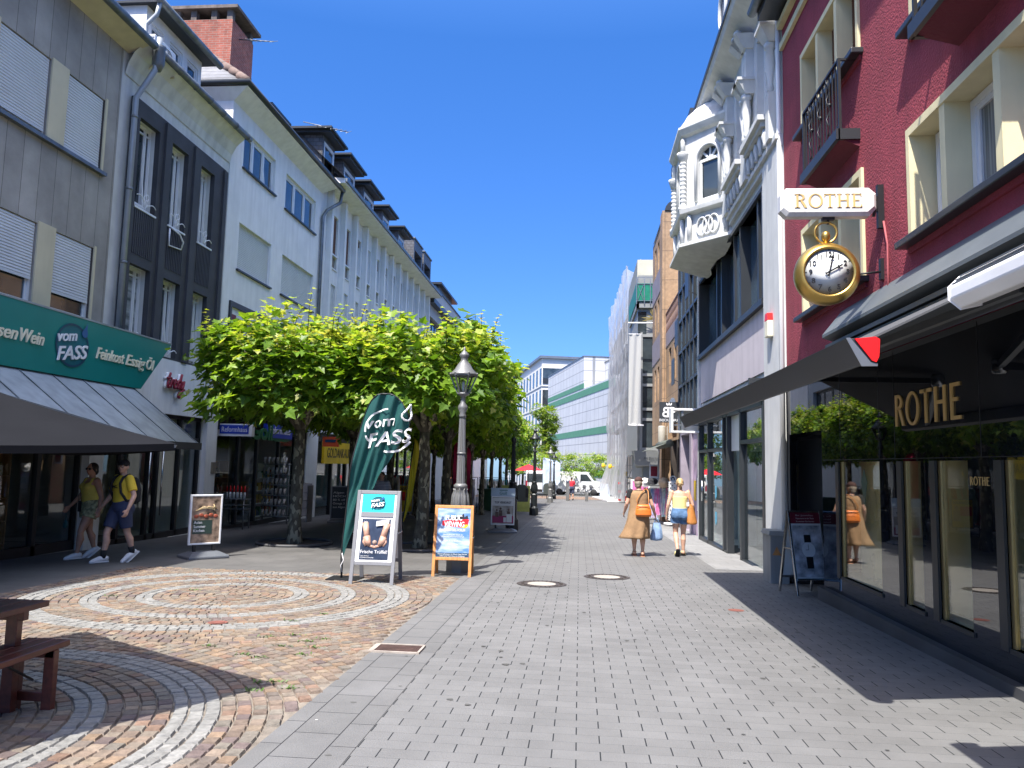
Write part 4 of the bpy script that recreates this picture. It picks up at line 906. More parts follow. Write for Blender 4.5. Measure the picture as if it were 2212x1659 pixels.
mb = MB(); mb.box(RX-.22, RX-.02, AY0-2.5, AY1, 2.98, 3.2); mb.build('cassette', MATS['dark_grey_metal'], aw)
for ya, yb_ in ((6.0, 8.4), (12.2, 9.8)):
    mb = MB(); e = Vector((2.6, yb_, 2.73)); mb.bar((RX-.2, ya, 3.0), e, .06, .07); mb.bar(e, (AX+.1, ya-.2, AZ+.09), .06, .08); mb.build('folding_arm', MATS['grey_metal'], aw)
    mb = MB(); mb.lathe([(.06,-.08), (.075,-.05), (.075,.05), (.06,.08)], e, 12); mb.build('elbow', MATS['steel'], aw)
# sheet metal ledge over the awning and white rolled awning above
lg = thing('ledge', 'grey sheet metal ledge running along the red wall above the awning', 'ledge', (RX, 7, 3.4))
mb = MB(); mb.mesh([(RX, 0, 3.75), (RX, 10.6, 3.75), (RX-.26, 10.6, 3.42), (RX-.26, 0, 3.42), (RX-.26, 10.6, 3.38), (RX-.26, 0, 3.38), (RX, 10.6, 3.28), (RX, 0, 3.28)], [(0,1,2,3), (3,2,4,5), (5,4,6,7), (1,6,4,2), (0,3,5,7)]); mb.build('metal_sheet', M('zinc_ledge', (.13,.145,.15), .5, .2, var=.12), lg)
mb = MB(); mb.box(RX-.24, RX, 0, 10.55, 3.22, 3.27); mb.build('lower_rail', MATS['dark_grey_metal'], lg)
wr = thing('awning', 'second awning with a thick white front bar at the right edge of the picture', 'awning', (2.4, 1, 2.6))
mb = MB(); pr = [(a*.72, b*.72+.05) for a, b in [(-.02,.20), (.02,.235), (.12,.22), (.20,.14), (.20,.06), (.13,.0), (.0,.03)]]
mb.prism([(-a, b) for a, b in pr][::-1], (1.93, 3.72, 2.40), (1, 0, 0), (0, 0, 1), 6.5) if 0 else mb.mesh([(1.93-a, y, 2.35+b) for y in (3.86, -3.) for a, b in pr], [tuple(range(7)), tuple(range(13, 6, -1))]+[(k, (k+1) % 7, 7+(k+1) % 7, 7+k) for k in range(7)]); mb.build('front_bar', MATS['sign_white'], wr, .008)
mb = MB()
for k in range(3): mb.box(1.93-.098-.018*k, 1.93-.09-.018*k, -3, 3.855, 2.35+.207-.02*k, 2.35+.212-.02*k)
mb.build('groove', MATS['grey_metal'], wr)
mb = MB(); mb.mesh([(1.9, -3, 2.52), (1.9, 3.82, 2.50), (RX-.1, 3.82, 3.2), (RX-.1, -3, 3.2), (1.9, -3, 2.505), (1.9, 3.82, 2.485), (RX-.1, 3.82, 3.185), (RX-.1, -3, 3.185)], [(0,1,2,3), (4,7,6,5), (1,5,6,2), (0,3,7,4)]); mb.build('fabric', MATS['awning_cloth'], wr)
# ---- hanging sign and pocket watch clock
SY = 9.09
hs = thing('hanging_sign', 'long white hanging sign with gold capitals on an iron bracket', 'sign', (2.87, SY, 4.73))
o8 = [(-.49,.17), (.45,.17), (.53,.10), (.53,-.08), (.45,-.17), (-.49,-.17), (-.56,-.10), (-.56,.09)]
c = Vector((2.87, SY, 4.73))
mb = MB(); n = 8; a = [c+Vector((x, -.055, z)) for x, z in o8]; b = [c+Vector((x, .06, z)) for x, z in o8]; i_ = [c+Vector((x*.94, -.085, z*.74)) for x, z in o8]; j_ = [c+Vector((x*.94, .09, z*.74)) for x, z in o8]
mb.mesh(a+b+i_+j_, [(k, (k+1) % n, n+(k+1) % n, n+k) for k in range(n)]+[(k, 2*n+k, 2*n+(k+1) % n, (k+1) % n) for k in range(n)]+[tuple(2*n+k for k in range(n))]+[tuple(3*n+k for k in range(n-1, -1, -1))]+[(n+k, n+(k+1) % n, 3*n+(k+1) % n, 3*n+k) for k in range(n)])
mb.build('box', M('sign_enamel', (.70,.69,.66), .4, var=.06, scale=3, streak=.22), hs)
mb = MB(); w5 = serif(MB(), 'ROTHE', (0, 0, 0), (1, 0, 0), (0, 0, 1), .17); serif(mb, 'ROTHE', c+Vector((-.40, -.086, -.075)), (1, 0, 0), (0, 0, 1), .165, .006, sx=.80/w5); mb.build('lettering', MATS['gold_paint'], hs)
mb = MB(); mb.box(c.x-.07, c.x+.07, SY-.03, SY+.03, c.z-.20, c.z-.165); mb.tube([(c.x, SY, c.z-.19), (c.x, SY, c.z-.25)], .015, 6)
mb.bar((c.x+.52, SY, c.z+.06), (RX-.05, SY, c.z+.06), .035, .05); mb.bar((c.x+.52, SY, c.z-.07), (RX-.05, SY, c.z-.07), .035, .05); mb.box(RX-.07, RX+.01, SY-.03, SY+.03, c.z-.3, c.z+.22); mb.bar((RX-.05, SY-.01, c.z+.06), (RX-.12, SY-.01, c.z-.16), .03, .03); mb.build('bracket', MATS['black_metal'], hs)
ck = thing('clock', 'giant gilded pocket watch clock hanging below the white sign', 'clock', (2.84, SY, 3.88))
tl = Matrix.Rotation(rad(-3), 3, 'Z')          # the dial turns slightly towards the far kerb
def K(x, y, d): return Vector((2.84, SY, 3.88)) + tl @ Vector((x, -d, y))
RB = tl @ Matrix.Rotation(PI/2, 3, 'X')
mb = MB(); mb.lathe([(.20,-.17), (.30,-.15), (.355,-.09), (.368,0), (.36,.06), (.335,.11), (.30,.14), (.278,.145), (.27,.12)], K(0, 0, 0), 40, R=RB); mb.build('case', MATS['gold'], ck)
mb = MB(); mb.lathe([(.27,.122), (.001,.124)], K(0, 0, 0), 40, R=RB); mb.build('dial', M('dial_white', (.74,.76,.75), .8, spec=.1, var=.02), ck)
mb = MB(); ux = tl @ Vector((1, 0, 0)); uz = Vector((0, 0, 1))
for i in range(12):
    q = PI/2-2*PI*(i+1)/12; add_text(mb, str(i+1), K(.205*math.cos(q), .205*math.sin(q)-.03, .127), ux, uz, .062, align='C', th=.003, bold=.012)
for i in range(60):
    q = 2*PI*i/60; r1_, r2_ = .248, (.264 if i % 5 else .268)
    if i % 5 == 0: mb.bar(K(r1_*math.cos(q), r1_*math.sin(q), .127), K(r2_*math.cos(q), r2_*math.sin(q), .127), .006, .003)
mb.build('numerals', MATS['black_paint'], ck)
def hand(ang, L, w):
    mb = MB(); q = PI/2-ang; u = Vector((math.cos(q), math.sin(q))); v = Vector((-u.y, u.x))
    P = lambda a, b: K(u.x*a+v.x*b, u.y*a+v.y*b, .14)
    for a, b, c_ in ((-.05, 0, w), (0, L, w)): mb.bar(P(a, 0), P(b, 0), c_, .004, up=tl @ Vector((0, -1, 0)))
    mb.bar(P(L*.72, -.02), P(L*.72, .02), .014, .004, up=tl @ Vector((0, -1, 0))); mb.bar(P(-.045, -.015), P(-.045, .015), .012, .004, up=tl @ Vector((0, -1, 0))); mb.build('hand', MATS['black_paint'], ck)
hand(2*PI*(2/60), .235, .013); hand(2*PI*(2.03/12), .165, .018)
mb = MB(); mb.lathe([(.03,.36), (.035,.41), (.05,.42), (.055,.46), (.045,.50), (.02,.515)], K(0, 0, 0), 14, flute=.08)
mb.tube([K(.125*math.cos(q), .50+.125*math.sin(q), 0) for q in [2*PI*k/28 for k in range(29)]], .014, 8, caps=False); mb.build('crown_ring', MATS['gold'], ck)
mb = MB(); mb.tube([K(.36, 0, 0), (RX, SY+.05, 3.93)], .013, 6); mb.box(RX-.04, RX+.01, SY+.02, SY+.08, 3.83, 4.08); mb.build('wall_stay', MATS['black_metal'], ck)
mb = MB(); mb.tube([(RX-.02, SY-.05, 4.5), (RX-.015, SY-.13, 4.2), (RX-.015, SY-.12, 3.9), (RX-.015, SY-.12, 3.5)], .012, 6); tag(mb.build('cable', M('red_cable', (.35,.08,.09), .7)), 'thin reddish cable running down the red wall from the sign bracket', 'cable')

# ---- ornate white building
r2 = thing('building', 'ornate white old building with a domed oriel over a modern shop', 'building', (RX, 18, -.3))
M('white_stucco', (.60,.61,.60), .85, var=.06, scale=3, bump=.12, bscale=120, streak=.12); M('pink_white', (.55,.50,.53), .85, var=.06, streak=.1)
ya, yb_ = 13.42, 22.8; BW = (14.72, 22.6, 4.83, 6.95)
UW = [(14.2,15.35,8.25,10.3), (16.3,17.45,8.25,10.3)]
mb = MB(); wall_x(mb, RX, -1, ya, yb_, 3.05, 11.0, [BW+(.45,)]+[u+(.2,) for u in UW], .45, 8.); mb.build('wall', MATS['white_stucco'], r2)
mb = MB(); mb.box(RX-.03, RX+.02, 14.72, 22.62, 3.45, 4.70); mb.build('panel', MATS['pink_white'], r2)
mb = MB(); a, b, c_, d = BW
for y in (a, b): mb.box(RX-.08, RX+.3, y-.05, y+.05, c_-.05, d+.08)
mb.box(RX-.08, RX+.3, a, b, d, d+.08); mb.box(RX-.12, RX+.3, a-.05, b+.05, c_-.12, c_)
cuts = [15.35, 17.05, 17.75, 19.35, 20.0]
for y in cuts: mb.box(RX-.02, RX+.3, y-.06, y+.06, c_, d)
wf = mb.build('window_band', MATS['anthracite'], r2)
ed = [a]+cuts+[b]
for y0, y1 in zip(ed, ed[1:]):
    X = RX+.04 if y1-y0 < 1 else RX+.2
    mb = MB(); mb.box(X, X+.015, y0+.06, y1-.06, c_+.02, d-.02); mb.build('pane', MATS['pane_blue'], wf)
mb = MB()
for y0, y1 in zip(ed, ed[1:]):
    if y1-y0 > 1: mb.box(RX+.28, RX+.33, (y0+y1)/2-.04, (y0+y1)/2+.04, c_, d)
mb.build('window_bar', MATS['anthracite'], wf)
mb = MB(); mb.box(RX-.14, RX+.02, ya, yb_, 7.42, 7.52); mb.box(RX-.08, RX+.02, ya, yb_, 7.30, 7.42); mb.build('string_course', MATS['white_stucco'], r2)
for q in ((ya+.02, 14.6), (22.62, 22.8)): mb = MB(); mb.box(RX-.1, RX+.02, *q, -.5, 7.3); mb.build('pilaster', MATS['white_stucco'], r2)
for i, u in enumerate(UW):
    f = window(r2, RX+.14, -1, *u, MATS['white_pvc'], MATS['pane'], 2, .07, transoms=(9.65,)); yc = (u[0]+u[1])/2
    mb = MB(); mb.box(RX-.32, RX+.02, u[0]-.25, u[1]+.25, 8.02, 8.12); mb.box(RX-.25, RX+.02, u[0]-.18, u[1]+.18, 7.92, 8.02)
    for k in range(5): y = u[0]-.1+k*(u[1]-u[0]+.2)/4; mb.lathe([(.05,7.53), (.03,7.62), (.065,7.75), (.03,7.9)], (RX-.16, y, 0), 8)
    mb.build('balconette', MATS['white_stucco'], r2)
for y in (13.75, 15.75, 15.98, 17.85, 18.1):      # half columns with vase shaped shafts and brackets
    mb = MB()
    mb.box(RX-.2, RX, y-.12, y+.12, 7.52, 8.4); mb.lathe([(.03,8.4), (.07,8.5), (.05,8.6), (.1,9.0), (.075,9.25), (.11,9.28), (.11,9.36)], (RX-.13, y, 0), 10)
    mb.mesh([(RX, y-.13, 9.36), (RX, y+.13, 9.36), (RX-.18, y+.13, 9.36), (RX-.18, y-.13, 9.36), (RX, y-.2, 9.62), (RX, y+.2, 9.62), (RX-.34, y+.2, 9.62), (RX-.34, y-.2, 9.62)], [(0,3,2,1), (4,5,6,7), (0,4,7,3), (1,2,6,5), (2,3,7,6)])
    mb.box(RX-.36, RX, y-.22, y+.22, 9.62, 9.68); mb.box(RX-.16, RX, y-.1, y+.1, 9.68, 10.35)
    mb.mesh([(RX, y-.14, 10.35), (RX, y+.14, 10.35), (RX-.2, y+.14, 10.35), (RX-.2, y-.14, 10.35), (RX, y-.25, 10.62), (RX, y+.25, 10.62), (RX-.4, y+.25, 10.62), (RX-.4, y-.25, 10.62)], [(0,3,2,1), (4,5,6,7), (0,4,7,3), (1,2,6,5), (2,3,7,6)])
    mb.ball((RX-.3, y, 10.72), .09, n=8, m=6); mb.build('column', MATS['white_stucco'], r2)
mb = MB(); mb.mesh([(RX, ya, 10.7), (RX, yb_, 10.7), (RX-.5, yb_, 10.98), (RX-.5, ya, 10.98), (RX-.55, yb_, 11.1), (RX-.55, ya, 11.1), (RX, yb_, 11.2), (RX, ya, 11.2)], [(0,1,2,3), (3,2,4,5), (5,4,6,7), (1,6,4,2), (0,3,5,7)]); mb.build('eaves', MATS['white_stucco'], r2)
mb = MB(); mb.face([(RX-.52, ya, 11.15), (RX-.52, yb_, 11.15), (RX+1.6, yb_, 14.6), (RX+1.6, ya, 14.6)]); mb.face([(RX-.52, ya, 11.15), (RX+1.6, ya, 14.6), (RX+1.6, ya, 11.1)]); mb.build('roof', MATS['slate_side'], r2)
mb = MB(); mb.box(RX-.58, RX-.5, ya, yb_, 11.1, 11.2); mb.build('gutter', MATS['anthracite'], r2)
yd = 17.0; mb = MB(); mb.prism([(-.55,0), (.55,0), (.55,1.0)]+[(.55*math.cos(q), 1.+.55*math.sin(q)) for q in [PI*k/12 for k in range(1, 12)]]+[(-.55,1.)], (RX-.35, yd, 11.2), (0, -1, 0), (0, 0, 1), -1.2); d = mb.build('roof_gable', MATS['slate_side'], r2)
mb = MB(); mb.tube([(RX-.37, yd+.4*math.cos(q), 12.1+.5*math.sin(q)) for q in [2*PI*k/24 for k in range(25)]], .05, 6, caps=False); mb.build('round_window', MATS['white_pvc'], d)
# oriel: half octagon on a moulded base
OYC, OR_ = 20.0, 1.05
OC = [(RX+.02, OYC-2.0), (RX-.95, OYC-.92), (RX-.95, OYC+.92), (RX+.02, OYC+2.0)]
def oring(g, z): return [(RX+.02 if i in (0, 3) else RX-.95-g, OYC+(y-OYC)*(1+g*.6), z) for i, (x, y) in enumerate(OC)]
mb = MB()
prof = [(-.85,6.86), (-.4,6.90), (-.1,6.96), (.1,7.02), (.16,7.05), (.16,7.13), (.0,7.16), (-.02,7.85), (.14,7.9), (.16,8.0), (.0,8.03), (.0,9.9), (.1,9.95), (.18,10.08), (.18,10.14), (.0,10.16)]
for (g0, z0), (g1, z1) in zip(prof, prof[1:]):
    if z0 == 8.03: continue
    A, B = oring(g0, z0), oring(g1, z1)
    for k in range(3): mb.face([A[k], A[k+1], B[k+1], B[k]])
mb.face(oring(.16, 7.13)); mb.face(oring(.0, 9.9)); mb.face(oring(0, 8.03))
orl = mb.build('oriel', MATS['white_stucco'], r2)
def oriel_face(p, q, arched):
    """one side of the oriel with its window opening"""
    a = Vector((p[0], p[1], 8.03)); b = Vector((q[0], q[1], 8.03)); u = (b-a); L = u.length; u.normalize(); up = Vector((0, 0, 1)); nn = u.cross(up)
    if nn.x > 0 and abs(nn.x) > .01: nn = -nn
    if nn.dot(Vector((RX+1, OYC, 8))-a) > 0: nn = -nn
    w = min(.62, L*.46); x0, x1 = (L-w)/2, (L+w)/2; zt = 1.45; mb = MB()
    P = lambda x, z, d=0.: a+u*x+up*z+nn*d
    mb.face([P(0,0), P(x0,0), P(x0,1.87), P(0,1.87)]); mb.face([P(x1,0), P(L,0), P(L,1.87), P(x1,1.87)]); mb.face([P(x0,0), P(x1,0), P(x1,.12), P(x0,.12)])
    arc = [(x0+w/2-w/2*math.cos(PI*k/10), zt-w*.5+w*.5*math.sin(PI*k/10)) for k in range(11)]
    for (xa, za), (xb, zb) in zip(arc, arc[1:]): mb.face([P(xa, za), P(xb, zb), P(xb, 1.87), P(xa, 1.87)])
    ol = [(x0,.12), (x1,.12), (x1,zt-w*.5)]+arc[::-1][1:-1]+[(x0,zt-w*.5)]
    for (xa, za), (xb, zb) in zip(ol, ol[1:]+ol[:1]): mb.face([P(xa, za), P(xb, zb), P(xb, zb, -.12), P(xa, za, -.12)])
    mb.tube([P(x, z, .02) for x, z in [(x0-.05,.12), (x0-.05,zt-w*.5)]+[(x0+w/2-(w/2+.05)*math.cos(PI*k/10), zt-w*.5+(w*.5+.05)*math.sin(PI*k/10)) for k in range(11)]+[(x1+.05,.12)]], .045, 6)
    mb.build('oriel_side', MATS['white_stucco'], orl)
    mb = MB(); mb.face([P(x, z, -.1) for x, z in ol]); mb.build('oriel_pane', MATS['pane'], orl)
    mb = MB(); zz = zt-w*.5
    mb.bar(P(x0,zz,-.08), P(x1,zz,-.08), .05, .07); mb.bar(P(x0+.03,.12,-.08), P(x0+.03,zz,-.08), .05, .06); mb.bar(P(x1-.03,.12,-.08), P(x1-.03,zz,-.08), .05, .06); mb.bar(P(x0,.15,-.08), P(x1,.15,-.08), .05, .07)
    for k in range(1, 4): q_ = PI*k/4; mb.bar(P((x0+x1)/2, zz, -.08), P((x0+x1)/2-w*.48*math.cos(q_), zz+w*.48*math.sin(q_), -.08), .04, .05)
    mb.build('oriel_frame', MATS['white_pvc'], orl)
    # balustrade ornament below
    mb = MB()
    for k in range(3):
        c0 = L/2-.18+.18*k; mb.tube([P(c0+.15*math.cos(t), -.55+.22*math.sin(t), .03) for t in [2*PI*i/20 for i in range(21)]], .025, 6, caps=False)
    mb.tube([P(L*.12,-.85,.04), P(L*.12,-.2,.04)], .06, 8); mb.tube([P(L*.88,-.85,.04), P(L*.88,-.2,.04)], .06, 8); mb.build('balustrade', MATS['white_stucco'], orl)
for k in range(3): oriel_face(OC[k], OC[k+1], True)
for (x, y) in OC[:3]:
    mb = MB(); n = 44; pts = [(x-.05, y-.03*(1 if y < OYC else -1), 8.1+1.15*i/n) for i in range(n+1)]; mb.tube(pts, [.075+.014*math.sin(i*1.5) for i in range(n+1)], 8)
    mb.lathe([(.09,9.25), (.15,9.45), (.16,9.5)], (x-.05, y, 0), 10); mb.lathe([(.07,9.5), (.06,9.85), (.03,9.9)], (x-.05, y, 0), 8); mb.lathe([(.12,8.0), (.12,8.1), (.08,8.12)], (x-.05, y, 0), 10)
    mb.build('oriel_column', MATS['white_stucco'], orl)
mb = MB(); dome = []
for i in range(9):
    t = (PI/2)*i/8; s = math.cos(t); z = 10.14+.95*math.sin(t); ringp = []
    for k in range(25):
        q = PI/2+PI*k/24; rr = s*(1+.02*math.sin(k*3.1)); ringp.append((RX+.02+1.08*rr*math.cos(q), OYC+1.7*rr*math.sin(q), z+.012*math.sin(k*2.7+i*2)))
    dome.append(ringp)
for A, B in zip(dome, dome[1:]): quadstrip(mb, A, B)
mb.build('oriel_dome', M('lead_dome', (.55,.54,.52), .7, var=.2, scale=4, bump=.6, bscale=14), orl)
# modern shop below
mb = MB(); z0 = gz(18)-.05
wall = [(14.9,16.75), (16.95,18.25), (18.95,20.9), (21.25,22.45)]
for y in (14.78, 16.85, 18.35, 18.85, 21.05, 22.55): mb.box(RX-.1, RX+.05, y-.07, y+.07, z0-.2, 3.05)
mb.box(RX-.1, RX+.05, 14.78, 22.55, 2.8, 3.05); mb.box(RX-.1, RX+.05, 14.78, 16.85, z0-.1, z0+.1); mb.box(RX-.1, RX+.05, 18.35, 22.55, z0-.15, z0+.08)
mb.box(RX-.1, RX+.05, 14.85, 16.8, 2.12, 2.2); mb.box(RX-.1, RX+.05, 18.9, 22.5, 2.02, 2.1)
sf = mb.build('shop_front', MATS['anthracite'], r2)
glass_mat('shop_glass3', (.72,.80,.80), 1., 1.7)
for a, b in (wall[0], wall[2], wall[3]): mb = MB(); mb.box(RX-.03, RX-.02, a-.05, b+.05, z0, 2.85); mb.build('pane', MATS['shop_glass3'], sf)
mb = MB(); mb.box(RX+.55, RX+.6, 16.9, 18.3, z0, 2.0); mb.box(RX+.5, RX+.55, 17.4, 17.46, z0, 2.); mb.build('door', MATS['shop_glass'], sf)
mb = MB(); mb.box(RX, RX+.6, 16.9, 18.3, 2.0, 2.8); mb.build('door_head', MATS['white_pvc'], sf)
mb = MB(); mb.box(RX+2.4, RX+2.45, 13.9, 22.8, -.6, 3.05); mb.box(RX+.1, RX+2.4, 13.9, 22.8, -.42, -.40); mb.box(RX+.1, RX+2.4, 22.7, 22.78, -.4, 3.0); mb.build('interior', MATS['interior_white'], r2)
mb = MB(); mb.box(RX+.5, RX+.56, 19.6, 20.1, -.4, 2.7); mb.bar((RX+.5, 19.2, -.4), (RX+.6, 20.6, 2.6), .1, .25); mb.build('display_panel', MATS['interior_white'], r2)
mb = MB(); mb.tube([(RX-.16, 21.6, .7), (RX-.16, 21.6, 1.25)], .03, 8); mb.build('door_handle', MATS['steel'], sf)
mb = MB(); p = PX(1565, 1110, RX-.04)
for zc in (1.0, .35): mb.prism([(-.1,-.12), (0,-.2), (.1,-.12), (.1,.14), (-.1,.14)], (RX-.032, 20.2, zc), (0, -1, 0), (0, 0, 1), .004)
mb.build('sticker', M('blue_sticker', (.12,.42,.60), .5), sf)
mb = MB(); mb.tube([(RX-.2, 14.75, 3.12), (RX-.2, 22.5, 3.12)], .13, 12); mb.box(RX-.36, RX, 14.68, 14.76, 2.95, 3.3); mb.build('roller_blind_case', MATS['dark_grey_metal'], r2)
p = PX(1667, 705, RX-.1); al = thing('alarm_box', 'cream alarm siren box with a red flash light on the white wall', 'alarm', p)
mb = MB(); mb.box(RX-.2, RX-.1, p.y-.11, p.y+.11, p.z-.2, p.z+.1); mb.build('case', MATS['sign_cream'], al, .015); mb = MB(); mb.prism([(-.11,0), (.11,0), (.08,.13), (-.08,.13)], (RX-.1, p.y, p.z+.1), (0, -1, 0), (0, 0, 1), .1); mb.build('flash_light', MATS['red_plastic'], al)
dp = MB(); dp.tube([(RX-.06, 13.46, 10.9), (RX-.06, 13.46, 0)], .045, 8); tag(dp.build('downpipe', MATS['white_pvc']), 'white downpipe between the red and the ornate white building', 'downpipe')

# ---- dark blue glass curtain wall
r3 = thing('building', 'narrow building with a dark blue glass curtain wall next to the ornate one', 'building', (RX, 25.3, -.4))
mb = MB(); wall_x(mb, RX+.02, -1, 22.82, 27.6, 3.2, 12.2, [], .1, 8.); mb.build('wall', M('curtain_glass', (.15,.24,.33), .05, .0, var=.2, scale=.7, spec=1.), r3)
mb = MB(); ysr = [22.85, 23.9, 24.75, 25.6, 26.5, 27.55]
for y in ysr: mb.box(RX-.06, RX+.03, y-.05, y+.05, 3.2, 12.2)
for z in (3.3, 4.4, 5.6, 6.7, 7.8, 9.0, 10.1, 11.2, 12.15): mb.box(RX-.05, RX+.03, 22.85, 27.55, z-.045, z+.045)
mb.build('mullion_grid', MATS['dark_grey_metal'], r3)
mb = MB()
for y, z in ((23.05, 6.75), (25.65, 5.65), (26.6, 4.45)): mb.bar((RX-.06, y, z), (RX-.3, y, z+.12), .02, .02); mb.box(RX-.32, RX-.3, y, y+.8, z-.0, z+.9)
mb.build('open_vent', MATS['dark_grey_metal'], r3)
mb = MB(); mb.box(RX-.3, RX+6, 22.8, 27.7, 12.2, 12.5); mb.build('roof_edge', MATS['anthracite'], r3)
mb = MB(); wall_x(mb, RX, -1, 22.82, 27.6, -1, 3.2, [(23.1, 24.8, -.5, 2.7, .1), (25.2, 27.3, -.5, 2.7, 1.2)], .1, 8.); mb.build('shop_front', M('purple_grey', (.30,.26,.31), .6, var=.2, scale=2), r3)
mb = MB(); mb.box(RX+.05, RX+.07, 23.1, 24.8, -.5, 2.7); mb.build('poster_window', M('poster_lilac', (.42,.30,.42), .4, var=.5, scale=2.5), r3)
mb = MB(); mb.box(RX+.04, RX+.05, 23.3, 23.9, .3, 1.3); mb.build('notice', MATS['sign_white'], r3); mb = MB(); mb.box(RX+.038, RX+.05, 24.1, 24.5, .6, 1.2); mb.build('notice', MATS['yellow'], r3)
p0 = PY(1449, 882, 22.6); p1 = PY(1500, 935, 22.6)
t = thing('box_sign', 'white framed box sign on the wall above the far end of the awning', 'sign', (p0.x, 22.6, p1.z))
mb = MB(); mb.box(p0.x, RX, 22.5, 23.0, p0.z-.06, p0.z+.0); mb.box(p0.x, RX, 22.5, 23.0, p1.z, p1.z+.05); mb.box(p0.x, p0.x+.06, 22.5, 23.0, p1.z+.05, p0.z-.06); mb.box(p0.x+.25, RX, 22.96, 23.0, p1.z+.05, p0.z-.06); mb.build('box', MATS['sign_white'], t)
mb = MB(); mb.box(p0.x+.1, RX, 22.6, 22.66, p1.z+.2, p1.z+.24); mb.box(p0.x+.3, p0.x+.36, 22.55, 22.9, p1.z+.05, p0.z-.06); mb.build('inner_frame', MATS['grey_metal'], t)
p0 = PY(1425, 868, 27.2); p1 = PY(1463, 913, 27.2)
t = thing('hanging_sign', 'dark square hanging sign with a white crown and two white letters', 'sign', (p0.x, 27.2, p1.z)); cx_ = (p0.x+p1.x)/2; w_ = p1.x-p0.x; cz_ = (p0.z+p1.z)/2
mb = MB(); mb.box(p0.x, p1.x+.15, 27.2, 27.3, p1.z, p0.z); mb.build('panel', M('sign_charcoal', (.03,.035,.04), .5), t)
mb = MB(); add_text(mb, 'B', (cx_-.10, 27.19, cz_-.17), (1, 0, 0), (0, 0, 1), .36, .22, th=.006, mirror=True, bold=.02); add_text(mb, 'P', (cx_+.14, 27.19, cz_-.17), (1, 0, 0), (0, 0, 1), .36, .22, th=.006, bold=.02)
for q in (-.5, 0, .5): mb.prism([(0,0), (.03,.06), (0,.13), (-.03,.06)], (cx_+.02+math.sin(q)*.08, 27.19, cz_+.22), (math.cos(q), 0, -math.sin(q)), (math.sin(q), 0, math.cos(q)), .005)
add_text(mb, 'BIJOU BRI', (cx_, 27.19, cz_-.32), (1, 0, 0), (0, 0, 1), .09, .62, th=.006); mb.build('emblem', MATS['sign_white'], t)

# ---- brown stone building, low part and tall part
M('brown_stone', (.36,.24,.14), .75, var=.22, scale=6); brick_mat('brown_slabs', (.37,.245,.145), (.32,.21,.125), (.14,.10,.07), 1.1, 1.25, .012, .7, 'sum', 0., var=.25, scale=7)
M('mauve_panel', (.24,.20,.22), .6, var=.1)
r4 = thing('building', 'brown stone clad building with a rounded roof edge and an arched opening', 'building', (RX, 32, -.6))
hol = [(28.6,29.4,4.9,6.3), (30.2,31.0,4.9,6.3)]
mb = MB(); wall_x(mb, RX, -1, 27.7, 32.2, 2.6, 7.1, [h+(.3,) for h in hol]+[(28.5, 31.3, 2.7, 3.7, .5)], .3, 8.)
arc = [(28.5+1.4*(1-math.cos(PI*k/12)), 3.7+.55*math.sin(PI*k/12)) for k in range(13)]
mb.build('low_wall', MATS['brown_slabs'], r4)
mb = MB(); mb.prism(arc, (RX-.012, 0, 0), (0, 1, 0), (0, 0, 1), .01); mb.build('arch', MATS['pane'], r4)
for h in hol: window(r4, RX+.22, -1, *h, MATS['anthracite'], MATS['pane'], 1, .06)
mb = MB(); mb.box(RX-.02, RX+.0, 27.75, 32.1, 6.5, 7.1); mb.build('parapet_panel', MATS['mauve_panel'], r4)
mb = MB()
for k in range(18):
    y = 27.8+k*.25; mb.bar((RX, y, 7.1), (RX, y+.25, 7.9), .02, .02); mb.bar((RX, y+.25, 7.1), (RX, y, 7.9), .02, .02)
mb.box(RX-.025, RX+.025, 27.75, 32.2, 7.9, 7.95); mb.build('railing', M('rust_rail', (.14,.08,.07), .6), r4)
hol = [(33.3+i*1.35, 34.0+i*1.35, z, z+1.5) for i in range(3) for z in (4.6, 7.7, 10.4)]
mb = MB(); wall_x(mb, RX-.02, -1, 32.2, 37.8, 2.6, 12.4, [h+(.25,) for h in hol], .25, 8.); mb.build('wall', MATS['brown_slabs'], r4)
for h in hol: window(r4, RX+.18, -1, *h, MATS['anthracite'], MATS['pane'], 1, .06)
mb = MB(); mb.box(RX-.16, RX+1.5, 32.05, 32.9, -1.2, 12.4); mb.build('pier', MATS['brown_slabs'], r4)
mb = MB()
for z in (6.4, 9.4): mb.box(RX-.04, RX-.02, 32.95, 37.8, z, z+1.1)
mb.build('parapet_panel', MATS['mauve_panel'], r4)
mb = MB(); ap = []
for k in range(7): t = PI/2*k/6; ap.append((RX-.06+1.0*(1-math.cos(t)), 12.4+.6*math.sin(t)))
for (x0, z0_), (x1, z1_) in zip(ap, ap[1:]): mb.face([(x0, 32.0, z0_), (x0, 37.9, z0_), (x1, 37.9, z1_), (x1, 32.0, z1_)], smooth=True)
mb.face([(x, 32.0, z) for x, z in ap]+[(RX+6, 32, 13.0), (RX+6, 32, 12.4)]); mb.face([(ap[-1][0], 32, 13.), (ap[-1][0], 37.9, 13.), (RX+6, 37.9, 13.), (RX+6, 32, 13.)]); mb.build('roof', MATS['anthracite'], r4)
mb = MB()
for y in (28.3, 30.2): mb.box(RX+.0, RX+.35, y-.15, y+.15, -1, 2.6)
mb.box(RX+1.8, RX+1.85, 27.7, 37.8, -1.2, 2.6); mb.build('ground_floor', M('dark_passage', (.045,.035,.03), .8, var=.3), r4)
